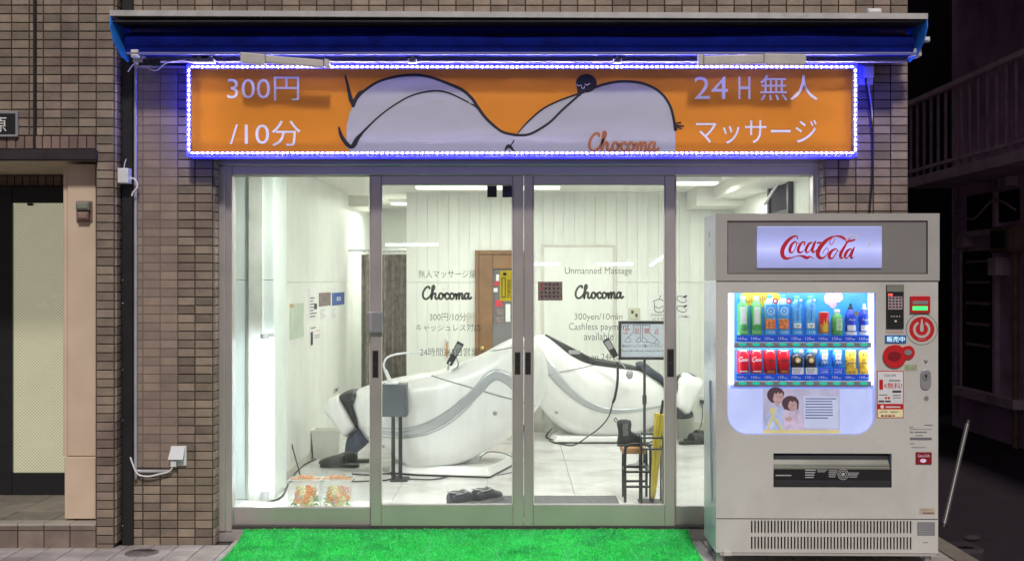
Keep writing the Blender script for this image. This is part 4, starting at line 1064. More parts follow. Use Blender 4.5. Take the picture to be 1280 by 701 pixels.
# ---------------------------------------------------------------- massage chairs
def pillow(outline, yc, w, K=9, p=2.4, res=5, cxy=None, wb=None):
    """closed (x, z) outline swollen to both sides of the plane y=yc"""
    P = catmull([Vector(q) for q in outline], res, True); n = len(P)
    c = Vector(cxy) if cxy else sum(P, Vector((0,0)))/n
    wb = w if wb is None else wb
    v = []; f = []
    def ring(t, side):
        h = (1-(1-t)**p)**(1/p)*(w if side < 0 else wb)
        return [(c.x+(q.x-c.x)*(1-t), yc+side*h, c.y+(q.y-c.y)*(1-t)) for q in P]
    ts = [1-math.cos(math.pi/2*k/K) for k in range(K)]
    fr_ = [ring(t, -1) for t in ts]; bk = [ring(t, 1) for t in ts[1:]]
    rings = bk[::-1]+fr_
    for g_ in rings: v += g_
    for i in range(len(rings)-1):
        for j in range(n): f.append((i*n+j, i*n+(j+1)%n, (i+1)*n+(j+1)%n, (i+1)*n+j))
    v += [(c.x, yc-w, c.y), (c.x, yc+wb, c.y)]; q0 = len(v)-2
    L = (len(rings)-1)*n
    for j in range(n): f.append((L+j, L+(j+1)%n, q0)); f.append(((j+1)%n, j, q0+1))
    return v, f
def pw(pts, Y): return [(WX(p[0],Y), WZ(p[1],Y)) for p in pts]
def fixn(me):
    bm = bmesh.new(); bm.from_mesh(me); bmesh.ops.recalc_face_normals(bm, faces=bm.faces); bm.to_mesh(me); bm.free()
def corners(pts, k=.14):
    n = len(pts); out = []
    for i, p in enumerate(pts):
        a, b = pts[i-1], pts[(i+1)%n]
        out += [(p[0]+(a[0]-p[0])*k, p[1]+(a[1]-p[1])*k), (p[0]+(b[0]-p[0])*k, p[1]+(b[1]-p[1])*k)]
    return out
def shell(name, pts, Y, w, m, parent, **k):
    v, f = pillow(pw(pts, Y), Y, w, **k)
    mb = MB(); mb.add(v, f, 0, True)
    o = obj(name, mb, m, parent); fixn(o.data)
    return o, BVHTree.FromPolygons([Vector(q) for q in v], f)
def inlay(name, pts, widths, Y, trees, m, parent, off=.004, k=6, across=4):
    """a strip laid on the shell's surface along pixel points"""
    P = [Vector((WX(p[0],Y), WZ(p[1],Y), widths[i] if isinstance(widths,(list,tuple)) else widths)) for i, p in enumerate(pts)]
    P = catmull(P, k); rows = []
    for i, p in enumerate(P):
        a, b = P[max(i-1,0)], P[min(i+1,len(P)-1)]; tt = Vector((b.x-a.x,b.y-a.y)).normalized(); n = Vector((-tt.y,tt.x))
        row = []
        for j in range(across+1):
            o_ = (j/across-.5)*abs(p.z)/S(Y); x, z = p.x+n.x*o_, p.y+n.y*o_
            best = None
            for tr in trees:
                h = tr.ray_cast(Vector((x,-5,z)), Vector((0,1,0)))
                if h[0] is not None and (best is None or h[0].y < best): best = h[0].y
            row.append((x, (best if best is not None else Y)-off, z))
        rows.append(row)
    v = [q for r_ in rows for q in r_]; A = across+1
    mb = MB(); mb.add(v, [(i*A+j,(i+1)*A+j,(i+1)*A+j+1,i*A+j+1) for i in range(len(rows)-1) for j in range(across)], 0, True)
    o = obj(name, mb, m, parent); md = o.modifiers.new('thick','SOLIDIFY'); md.thickness = .003
    return o
def remote(parent, p, q, Y, w, m='black'):
    a, b = W(*p, Y), W(*q, Y); d = (b-a); n = Vector((-d.z,0,d.x)).normalized()*w
    mb = MB(); v = [a-n*.8, b-n, b+n, a+n*.8]; v2 = [x+Vector((0,.02,0)) for x in v]
    mb.add(v+v2, [(0,1,2,3),(7,6,5,4),(0,4,5,1),(1,5,6,2),(2,6,7,3),(3,7,4,0)]); o = bevel(obj('remote_control', mb, m, parent), .006)
    c0, c1 = a.lerp(b, .45), a.lerp(b, .9); mb = MB(); n2 = n*.7; e = Vector((0,-.001,0)); mb.add([c0-n2+e,c1-n2+e,c1+n2+e,c0+n2+e], [(0,1,2,3)]); obj('screen', mb, 'vend_grey', o)
Y1 = 2.12
t = thing('massage_chair', 'white egg shaped massage chair nearest the door on the left', 'massage chair', (WX(560,Y1), Y1, ZF), 'white massage chairs')
body = [(440,503),(446,488),(463,481),(493,473),(520,468),(543,464.5),(570,455.5),(600,443.5),(625,430),(646,421),(666,424),(680,441),(685,466),(682,490),(667,515),(641,541),(610,559),(580,575),(548,583),(516,581),(490,567),(462,549),(447,528)]
o1, b1 = shell('side_shell', body, Y1, .335, 'chair_white', t, p=3.6, cxy=(WX(585,Y1),WZ(505,Y1)), K=12)
b2 = b1
inlay('head_panel', [(612,437.5),(628,434),(648,431),(665,436)], [1,1.2,1.2,1], Y1, [b1], 'seam', t, off=.004, across=1)
inlay('silver_band', [(470,531),(490,535),(510,535.5),(532,530),(557,518),(578,501),(592,489),(602,479),(610,469.5),(620,464),(630,466.5),(640,474),(650,487)], [3,5,7,9,10.5,11,11.5,12,12.5,13,13,12,10], Y1, [b1,b2], 'chair_band', t)
inlay('seam', [(541,466.5),(560,471),(593,480),(620,488),(645,495),(668,503)], 1.3, Y1, [b1,b2], 'seam', t, off=.003, across=1)
inlay('seam', [(466,529),(490,529),(515,528),(540,520),(565,505),(580,492)], .6, Y1, [b1,b2], 'seam', t, off=.006, across=1)
inlay('seam', [(452,545),(478,540),(505,541),(535,536),(562,524),(583,507),(592,498)], .6, Y1, [b1,b2], 'seam', t, off=.005, across=1)
inlay('button', [(617,510.2),(619.4,510.2),(622,510.2)], [3,5,3], Y1, [b1,b2], 'grey_metal', t, off=.006)
inlay('button', [(481,552.2),(483,552.2),(485,552.2)], [2,4,2], Y1, [b1,b2], 'grey_metal', t, off=.006)
legp = [(406,509),(413,497),(426,492),(437,510),(448,532),(435,545),(424,533)]
lg, _ = shell('leg_rest', corners(legp), Y1-.05, .20, 'chair_white', t, p=4)
shell('leg_cushion', corners([(425,493),(434,488),(444,486),(451,489),(441,499),(448,514),(453,527),(449,535),(436,512)]), Y1-.03, .19, 'upholstery', t, p=4)
shell('foot_cushion', corners([(436,544),(451,532),(464,550),(448,564),(433,562)]), Y1-.03, .21, 'upholstery_blue', t, p=4)
zf = ZF
mb = MB()
bp = [(WX(486,1.98),1.98), (WX(520,1.88),1.88), (WX(613,1.77),1.77), (WX(640,2.32),2.32), (WX(643,2.55),2.55), (WX(600,2.65),2.65), (WX(490,2.55),2.55)]
def slab(mb, pts, z0, z1, ins=.0, m=0):
    n = len(pts); c = (sum(p[0] for p in pts)/n, sum(p[1] for p in pts)/n)
    top = [(c[0]+(p[0]-c[0])*(1-ins), c[1]+(p[1]-c[1])*(1-ins), z1) for p in pts]
    mb.add([(p[0],p[1],z0) for p in pts]+top, [tuple(range(n))[::-1], tuple(range(n,2*n))]+[(i,(i+1)%n,n+(i+1)%n,n+i) for i in range(n)], m)
slab(mb, bp, zf+.014, zf+.075, .07); bevel(obj('base', mb, 'chair_white', t), .01)
mb = MB(); slab(mb, [(x*.985-.005, y+.01) for x, y in bp], zf, zf+.013); obj('base_foot', mb, 'black', t)
mb = MB(); slab(mb, [(WX(530,2.1),2.0),(WX(600,2.1),2.0),(WX(600,2.1),2.4),(WX(530,2.1),2.4)], zf+.07, zf+.22, .15); obj('pedestal', mb, 'chair_white', t)
mb = MB(); mb.cbox(WX(588,2.15), WX(600,2.15), 2.1, 2.2, zf+.072, zf+.079, .002); obj('foot_switch', mb, 'black', t)
remote(t, (561,456), (576,428), 1.80, .028)
mb = MB(); mb.tube([W(560,462,1.84), W(561,456,1.81), W(563,452,1.80)], .008, 6); mb.tube([W(568,440,1.82), W(573,456,1.9), W(566,462,1.9)], .006, 6); obj('remote_holder', mb, 'chair_band', t)
cable('floor_cable', [(WX(440,1.95),1.95,zf+.006), (WX(465,1.9),1.9,zf+.006), (WX(486,1.95),1.95,zf+.008), (WX(505,1.75),1.75,zf+.006), (WX(540,1.70),1.70,zf+.006), (WX(560,1.8),1.8,zf+.01)], .005, 'black', 'black power cord lying in front of the left chair base')
cable('floor_cable', [(WX(600,2.2),2.2,zf+.09), (WX(612,2.3),2.3,zf+.12), (WX(632,2.4),2.4,zf+.09), (WX(646,2.45),2.45,zf+.03), (WX(644,2.1),2.1,zf+.006), (WX(622,1.9),1.9,zf+.006)], .004, 'ink_grey', 'thin grey cord curling over the right end of the left chair base')
# second chair
Y2 = 4.02
t = thing('massage_chair', 'white egg shaped massage chair further back on the right', 'massage chair', (WX(750,Y2), Y2, ZF), 'white massage chairs')
body = [(650,446),(656,429),(668,419.5),(681,419),(696,429),(712,441),(735,451.5),(772,457),(798,462),(817,470),(829,483),(833,500),(825,519),(806,537),(776,546),(743,547),(717,542),(694,528),(676,509),(658,480)]
o1, b1 = shell('side_shell', body, Y2, .34, 'chair_white', t, p=3.4, cxy=(WX(748,Y2),WZ(497,Y2)), K=12)
b2 = b1
inlay('silver_band', [(674,444),(684,455),(697,471),(713,487),(730,499),(750,507),(772,509),(798,507),(826,503)], [12,13,12,10,8.5,7,5.5,4,2], Y2, [b1,b2], 'chair_band', t)
inlay('seam', [(683,466),(700,461),(717,458),(735,455),(748,453.5)], 1.0, Y2, [b1,b2], 'seam', t, off=.004, across=1)
inlay('button', [(692,511.2),(694,511.2),(696,511.2)], [2,3.5,2], Y2, [b1,b2], 'grey_metal', t, off=.006)
shell('seat_cushion', [(681,417.5),(697,426.5),(712,436),(726,443),(745,449),(772,453),(798,458.5),(804,462),(795,465),(770,461),(745,458),(724,452),(708,445),(695,436)], Y2, .20, 'upholstery', t, p=3, cxy=(WX(740,Y2),WZ(448,Y2)))
mb = MB(); a = W(718,440,Y2-.20); mb.cbox(a.x-.05, a.x+.05, a.y-.004, a.y+.004, a.z-.018, a.z+.018, .002); obj('control_label', mb, 'grey_metal', t).rotation_euler = (0,0,0)
shell('leg_cushion', [(795,455),(804,452),(815,460),(826,468),(830,478),(818,473),(803,464)], Y2, .24, 'upholstery_blue', t, p=3)
shell('leg_rest', [(843,492),(846,474),(856,466),(868,469),(878,476),(872,492),(864,507),(857,519),(848,514),(843,506)], Y2-.1, .19, 'chair_white', t, p=4)
shell('leg_lining', [(840,488),(846,473),(853,467),(863,466.5),(875,473),(879,478),(866,473),(855,470),(848,479),(845,494)], Y2-.08, .17, 'upholstery', t, p=4)
shell('foot_cushion', [(840,505),(847,511),(857,518),(863,512),(864,519),(852,522),(841,520)], Y2-.08, .19, 'upholstery', t, p=4)
shell('knee_bridge', [(826,476),(836,472),(848,470),(850,490),(842,506),(828,500)], Y2, .2, 'upholstery', t, p=3)
mb = MB(); bp = [(WX(686,3.85),3.85),(WX(693,3.66),3.66),(WX(812,3.66),3.66),(WX(818,3.8),3.8),(WX(812,4.3),4.3),(WX(700,4.3),4.3)]
slab(mb, bp, zf+.014, zf+.06, .06); bevel(obj('base', mb, 'chair_white', t), .01)
mb = MB(); slab(mb, [(x*.99+.006, y+.01) for x, y in bp], zf, zf+.013); obj('base_foot', mb, 'black', t)
mb = MB(); slab(mb, [(WX(715,4),3.85),(WX(790,4),3.85),(WX(790,4),4.2),(WX(715,4),4.2)], zf+.055, zf+.2, .15); obj('pedestal', mb, 'chair_white', t)
remote(t, (770,446), (757,424), 3.62, .034)
mb = MB(); mb.tube([W(771,447,3.63), W(776,453,3.63), W(782,460,3.62)], .006, 6); mb.sphere(tuple(W(787,468,3.62)), .032, .02, .042); obj('hand_switch', mb, 'grey_metal', t).rotation_euler = (0,0,0)
mb = MB(); mb.tube([W(772,452,3.66), W(772,475,3.64), W(769,495,3.63), W(766,503,3.62)], .012, 8); mb.tube([W(766,503,3.62), W(761,520,3.60), W(750,534,3.58), W(735,545,3.5), (WX(717,3.5),3.5,zf+.01), (WX(700,3.6),3.6,zf+.01)], .006, 6)
obj('remote_cord', mb, 'black', t)
cable('floor_cable', [(WX(692,3.7),3.7,zf+.03), (WX(682,3.75),3.75,zf+.05), (WX(690,3.95),3.95,zf+.10), (WX(684,4.0),4.0,zf+.02), (WX(700,3.6),3.6,zf+.006)], .005, 'black', 'black cord looping at the left end of the back chair base')

# ---------------------------------------------------------------- things on the shop floor
YQ = 1.62
t = thing('payment_stand', 'black payment box on two black poles with a white bent cable', 'payment terminal', (WX(494,YQ), YQ+.08, ZF))
mb = MB(); a, b = W(477,480,YQ), W(508,521,YQ); mb.cbox(a.x, b.x, YQ, YQ+.16, b.z, a.z, .006); bevel(obj('box', mb, 'vend_grey', t), .005).data.materials[0] = mat('box_grey', (.075,.085,.10), .5)
for px in (491.5, 500.5): obj('pole', MB().cyl((WX(px,1.7),1.70,ZF+.01),(WX(px,1.7),1.70,b.z),.014), 'black', t)
mb = MB(); mb.cbox(WX(487,1.6), WX(509,1.6), 1.62, 1.80, ZF, ZF+.012, .003); obj('foot_plate', mb, 'black', t)
mb = MB(); mb.tube([W(486,474,1.66), W(481,462,1.66), W(479.5,455,1.66), W(484,447,1.66), W(494,443,1.66), W(508,441,1.66), W(524,440.5,1.70), W(536,441,1.75)], .0075, 8); obj('bent_cable', mb, 'white_cable', t)
mb = MB(); mb.cyl(W(489,479,1.66), W(481.5,462,1.66), .016, .012); mb.box(WX(481,1.6), WX(497,1.6), 1.62, 1.72, a.z+.0005, a.z+.012); obj('cable_plug', mb, 'white_plastic', t)
YN = 2.33
t = thing('notice_stand', 'black framed notice on a stand asking visitors to take shoes off', 'sign stand', (WX(806,YN), YN, ZF))
mb = MB(); a, b = W(773,401,YN), W(841,449.5,YN); 
for q in ((a.x,b.x,a.z-.022,a.z),(a.x,b.x,b.z,b.z+.022),(a.x,a.x+.02,b.z+.022,a.z-.022),(b.x-.02,b.x,b.z+.022,a.z-.022)): mb.box(q[0],q[1],YN-.012,YN+.012,q[2],q[3])
obj('frame', mb, 'black', t)
mb = MB(); mb.box(a.x+.02, b.x-.02, YN-.004, YN+.01, b.z+.022, a.z-.022); Yn = YN-.006
for ch, px in zip('土足禁止', (783, 796, 808.5, 821)): pletters(mb, ch, px-3.2, 410, px+3.2, 417, Yn, 1)
K_ = dict(o=(760,395), sc=11.68)
for pts in ([(370,130),(370,230),(290,310),(250,360),(260,375),(330,375)],[(475,130),(470,310),(475,375),(410,370),(430,330),(470,305)],[(290,310),(320,330),(335,372)],
            [(505,130),(505,310),(495,370),(570,372),(550,330),(510,310)],[(610,130),(610,250),(710,330),(745,370),(740,400),(670,398),(600,378),(570,375)],[(715,340),(690,370),(670,398)],[(370,135),(475,135)],[(505,135),(610,135)]):
    pstroke(mb, pts, 7, Yn, 2, k=3, **K_)
pletters(mb, '靴はスリッパにて履いてください', 778, 430.5, 828, 434, Yn, 3); pletters(mb, 'Please take off your shoes on the mat', 776, 437, 832, 440, Yn, 3)
obj('notice_sheet', mb, ['paper_blue', 'ink_red', 'ink_grey', 'ink'], t)
obj('pole', MB().cyl((WX(806,YN),YN+.02,ZF+.02),(WX(806,YN),YN+.02,b.z+.03),.011), 'black', t)
obj('pole_collar', MB().cyl((WX(806,YN),YN+.02,WZ(505,YN)),(WX(806,YN),YN+.02,WZ(494,YN)),.017), 'black', t)
obj('foot_disc', MB().lathe([(.10,ZF),(.10,ZF+.01),(.03,ZF+.028),(.012,ZF+.05)], (WX(800,YN),YN+.02,0), 28), 'vend_grey', t)
# stool with boot
YO = .80
t = thing('stool', 'small black tube stool with a wooden seat holding a boot', 'stool', (WX(793,YO), YO+.1, ZF))
def U(mb, px0, px1, pyt, Y, r=.009):
    a, b, z = WX(px0,Y), WX(px1,Y), WZ(pyt,Y); c = .04
    mb.tube([(a,Y,ZF),(a,Y,z-c),(a+c*.3,Y,z-c*.3),(a+c,Y,z),(b-c,Y,z),(b-c*.3,Y,z-c*.3),(b,Y,z-c),(b,Y,ZF)], r, 8, k=4)
mb = MB(); U(mb, 781.5, 813, 555, YO+.02); obj('leg', mb, 'black', t)
mb = MB(); U(mb, 779, 808, 560, YO+.24); obj('leg', mb, 'black', t)
mb = MB()
for py in (590, 608.5): mb.cyl((WX(781.5,YO+.02),YO+.02,WZ(py,YO)), (WX(813,YO+.02),YO+.02,WZ(py,YO)), .008); mb.cyl((WX(779,YO+.24),YO+.24,WZ(py,YO)), (WX(808,YO+.24),YO+.24,WZ(py,YO)), .008)
for px in (781.5, 811): mb.cyl((WX(px,YO+.02),YO+.02,WZ(590,YO)), (WX(px-3,YO+.24),YO+.24,WZ(590,YO)), .007)
obj('crossbar', mb, 'black', t)
zs = WZ(560,YO)
mb = MB(); mb.cbox(WX(778,YO+.03), WX(808,YO+.03), YO+.035, YO+.235, zs-.042, zs, .006); bevel(obj('seat', mb, 'wood_seat', t), .005)
def boot_mesh(cx, cy, z, L=.26, H=.16, face=1, wdt=.05):
    """ankle boot in side view, sole to shaft"""
    out = [(-.48,0),(-.5,.15),(-.46,.5),(-.5,.98),(.05,1.0),(.06,.62),(.14,.5),(.3,.42),(.46,.28),(.5,.12),(.48,0)]
    P = [(cx+face*x*L, z+zz*H) for x, zz in out]
    return P
t = thing('ankle_boot', 'black ankle boot standing on the stool', 'boot', (WX(787,YO+.1), YO+.12, zs))
P = boot_mesh(WX(786.5,YO+.12), 0, zs+.012, L=.155, H=.155)
v, f = pillow(P, YO+.12, .038, p=4, res=3); mb = MB(); mb.add(v, f, 0, True); o = obj('upper', mb, 'black_soft', t); fixn(o.data)
x_ = WX(786.5,YO+.12)
mb = MB(); mb.cbox(x_-.078, x_-.03, YO+.085, YO+.155, zs, zs+.014, .004); mb.cbox(x_-.03, x_+.078, YO+.085, YO+.155, zs+.001, zs+.013, .004); obj('sole', mb, 'black', t)
mb = MB(); mb.tube([(x_-.075,YO+.1,zs+.16),(x_-.09,YO+.1,zs+.185),(x_-.10,YO+.1,zs+.17),(x_-.085,YO+.1,zs+.155)], .003, 6); obj('pull_loop', mb, 'black', t)
mb = MB(); mb.box(x_-.045, x_-.01, YO+.079, YO+.084, zs+.07, zs+.15); obj('elastic_gusset', mb, 'slate_mat', t)
# umbrella rack and umbrella
t = thing('umbrella_rack', 'slim black wire umbrella rack beside the stool', 'umbrella rack', (WX(816,.72), .78, ZF))
mb = MB(); ra, rb = WX(802,.68), WX(829,.68); zt_ = WZ(547,.68)
for x, y in ((ra,.68),(rb,.68),(ra+.01,.88),(rb+.01,.88)): mb.cyl((x,y,ZF),(x,y,zt_), .0065)
obj('leg', mb, 'black', t)
mb = MB()
for z in (zt_, WZ(561,.68)):
    mb.cyl((ra,.68,z),(rb,.68,z),.0065); mb.cyl((ra+.01,.88,z),(rb+.01,.88,z),.0065); mb.cyl((ra,.68,z),(ra+.01,.88,z),.0065); mb.cyl((rb,.68,z),(rb+.01,.88,z),.0065)
obj('ring_frame', mb, 'black', t)
mb = MB(); mb.box(ra-.005, rb+.015, .675, .885, ZF, ZF+.012); obj('tray', mb, 'black', t)
t = thing('umbrella', 'furled yellow umbrella leaning in the black wire rack', 'umbrella', (WX(816,.78), .78, ZF+.013))
mb = MB(); mb.tube([W(816,622,.78), W(818,600,.78), W(821,560,.78), W(824,530,.78), W(826,517,.78)], lambda u: .012+.030*u**.8, 12); obj('canopy', mb, 'yellow_umbrella', t)
mb = MB()
for k in range(5):
    a = k*.9; mb.tube([W(815+1*math.cos(a),620,.75), W(820+3*math.cos(a),560,.74), W(825.5+5*math.cos(a),518,.735)], .004, 5)
obj('pleat', mb, 'ink_yellow', t)
mb = MB(); mb.cyl(W(814.5,634,.78), W(816,621,.78), .006, .011); mb.cyl(W(826,518,.78), W(829,500,.80), .009); obj('shaft', mb, 'black', t)
# door mat and shoes inside
mb = MB(); mb.box(WX(571,1.01), WX(770,1.01), .33, 1.01, ZF, ZF+.012); tag(bevel(obj('door_mat', mb, 'slate_mat'), .004), 'dark grey door mat just inside the sliding doors', 'mat')
def shoe(cx, cy, label):
    t = thing('shoe', label, 'shoe', (cx, cy, ZF+.013), 'pair of black shoes on the mat')
    L, Wd = .25, .046; zb_ = ZF+.013; rot = .85
    def T(x, y, z): return (cx+x*math.cos(rot)-y*math.sin(rot)*1, cy+x*math.sin(rot)+y*math.cos(rot), zb_+z)
    # toe points right and away: section loft along the length
    rings = []; N = 12
    secs = [(-.5,.6,.06),(-.46,.85,.07),(-.3,.92,.066),(-.12,.9,.074),(.04,.95,.078),(.2,1.05,.055),(.36,1.0,.042),(.46,.7,.034),(.5,.3,.02)]
    mb = MB(); v = []
    for u, w, h in secs:
        for j in range(N):
            a = 2*math.pi*j/N; yy = math.cos(a)*Wd*w; zz = .016+(h)*(.5+.5*math.sin(a)) if math.sin(a) > -.2 else .012
            v.append(T(u*L, yy, zz))
    n = len(secs)
    mb.add(v, [(i*N+j,i*N+(j+1)%N,(i+1)*N+(j+1)%N,(i+1)*N+j) for i in range(n-1) for j in range(N)]+[tuple(range(N))[::-1], tuple((n-1)*N+j for j in range(N))], 0, True)
    o = obj('upper', mb, 'shoe_leather', t); fixn(o.data)
    mb = MB(); v = []
    for z in (0, .018):
        for u, w in ((-.52,.3),(-.5,.7),(-.3,1.0),(0,.85),(.25,1.1),(.42,1.0),(.52,.4)): v.append(T(u*L, -Wd*w*1.03, z))
        for u, w in ((.52,.4),(.42,1.0),(.25,1.1),(0,.9),(-.3,1.0),(-.5,.7),(-.52,.3)): v.append(T(u*L, Wd*w*1.03, z))
    mb.add(v, [tuple(range(14))[::-1], tuple(range(14,28))]+[(i,(i+1)%14,14+(i+1)%14,14+i) for i in range(14)]); obj('sole', mb, 'vend_grey', t)
    mb = MB(); c = T(-.27*L,0,.082); mb.sphere(c, .042, .042, .010, m=0); obj('opening', mb, 'black', t)
    mb = MB(); mb.tube([T(-.27*L+.062*math.cos(q), .040*math.sin(q), .080-.012*math.cos(q)) for q in np.linspace(0, 6.28, 13)], .0042, 6, k=2); obj('collar', mb, 'grey_metal', t)
    mb = MB()
    for u in (.0,.07,.14): mb.tube([T(u*L,-.028,.080-u*.09),T(u*L,0,.094-u*.09),T(u*L,.028,.080-u*.09)], .003, 5)
    mb.tube([T(-.42*L,-.035,.075),T(-.2*L,-.045,.078),T(0,-.04,.085)], .004, 5); obj('lace', mb, 'grey_metal', t)
shoe(WX(579,.70), .70, 'left black lace up shoe on the grey mat'); shoe(WX(609,.80), .80, 'right black lace up shoe on the grey mat')
# slippers
def slipper(cx, cy, rot, label, grp):
    t = thing('slipper', label, 'slipper', (cx, cy, ZF), grp)
    L, Wd = .31, .058
    def T(x, y, z): return (cx+x*math.cos(rot)-y*math.sin(rot), cy+x*math.sin(rot)+y*math.cos(rot), ZF+z*1.2)
    rim = [(-.5,.3),(-.42,.7),(-.2,.72),(.1,.9),(.32,1.0),(.46,.6),(.5,.1)]
    rim = [(u*L, w*Wd) for u, w in rim]+[(u*L, -w*Wd) for u, w in rim[::-1]]
    mb = MB(); n = len(rim); v = [T(x,y,0) for x,y in rim]+[T(x,y,.022) for x,y in rim]
    mb.add(v, [tuple(range(n))[::-1], tuple(range(n,2*n))]+[(i,(i+1)%n,n+(i+1)%n,n+i) for i in range(n)]); obj('sole', mb, 'black', t)
    mb = MB(); v = []; A, B = 8, 7
    for i in range(A):
        u = -.12+.62*i/(A-1); hw = Wd*(1.0-.6*max(0,(u-.3)/.2)**2)*1.03; hh = .058*(1-.75*(i/(A-1))**2)
        for j in range(B):
            a = math.pi*j/(B-1); v.append(T(u*L, hw*math.cos(a), .02+hh*math.sin(a)))
    mb.add(v, [(i*B+j,(i+1)*B+j,(i+1)*B+j+1,i*B+j+1) for i in range(A-1) for j in range(B-1)], 0, True)
    o = obj('strap', mb, 'upholstery', t); md = o.modifiers.new('thick','SOLIDIFY'); md.thickness = .006
slipper(WX(425,2.35), 2.32, R(170), 'front dark slipper beside the leg rest of the left chair', 'slippers by the left chair')
slipper(WX(441,2.55), 2.55, R(185), 'rear dark slipper beside the leg rest of the left chair', 'slippers by the left chair')
slipper(WX(868,3.68), 3.66, R(25), 'front grey slipper beside the right chair leg rest', 'slippers by the right chair')
slipper(WX(874,3.9), 3.88, R(25), 'rear grey slipper beside the right chair leg rest', 'slippers by the right chair')
# bins
def bin_(px0, px1, pyt, Y, label, m='bin_white'):
    t = thing('waste_bin', label, 'bin', (WX((px0+px1)/2,Y), Y, ZF), 'pale waste bins')
    a, b, zt_ = WX(px0,Y), WX(px1,Y), WZ(pyt,Y); d = .09; k = .018
    mb = MB(); mb.add([(a+k,Y-d+k,ZF),(b-k,Y-d+k,ZF),(b-k,Y+d-k,ZF),(a+k,Y+d-k,ZF),(a,Y-d,zt_),(b,Y-d,zt_),(b,Y+d,zt_),(a,Y+d,zt_),
                       (a+.008,Y-d+.008,zt_),(b-.008,Y-d+.008,zt_),(b-.008,Y+d-.008,zt_),(a+.008,Y+d-.008,zt_),(a+k+.006,Y-d+k+.006,ZF+.01),(b-k-.006,Y-d+k+.006,ZF+.01),(b-k-.006,Y+d-k-.006,ZF+.01),(a+k+.006,Y+d-k-.006,ZF+.01)],
          [(0,3,2,1),(0,1,5,4),(1,2,6,5),(2,3,7,6),(3,0,4,7),(4,5,9,8),(5,6,10,9),(6,7,11,10),(7,4,8,11),(8,9,13,12),(9,10,14,13),(10,11,15,14),(11,8,12,15),(12,13,14,15)])
    obj('body', mb, m, t)
    mb = MB(); e = .005
    mb.box(a-e, b+e, Y-d-e, Y-d+.002, zt_-.014, zt_+.001); mb.box(a-e, a+.002, Y-d+.003, Y+d, zt_-.014, zt_+.001); mb.box(b-.002, b+e, Y-d+.003, Y+d, zt_-.014, zt_+.001); obj('rim', mb, m, t)
bin_(391, 427, 536, 2.82, 'white waste bin under the leg rest of the left chair')
bin_(844, 866, 518, 4.25, 'bluish white waste bin below the right leg rest')
cable('floor_cable', [W(362,546,1.9), W(366,560,1.9), W(371,578,1.85), (WX(376,1.8),1.8,ZF+.006)], .005, 'black', 'black cord hanging from the left wall down to the floor')
cable('floor_cable', [(WX(334,.8),.8,ZF+.006), (WX(352,1.0),1.0,ZF+.006), (WX(362,1.6),1.6,ZF+.006), (WX(377,2.3),2.3,ZF+.006), (WX(395,2.7),2.7,ZF+.006)], .006, 'black', 'black cord running along the foot of the left wall')
cable('floor_cable', [(WX(438,1.6),1.6,ZF+.006), (WX(452,1.62),1.62,ZF+.006), (WX(480,1.66),1.66,ZF+.006), (WX(488,1.72),1.72,ZF+.006)], .005, 'black', 'black cord on the floor to the payment stand foot')
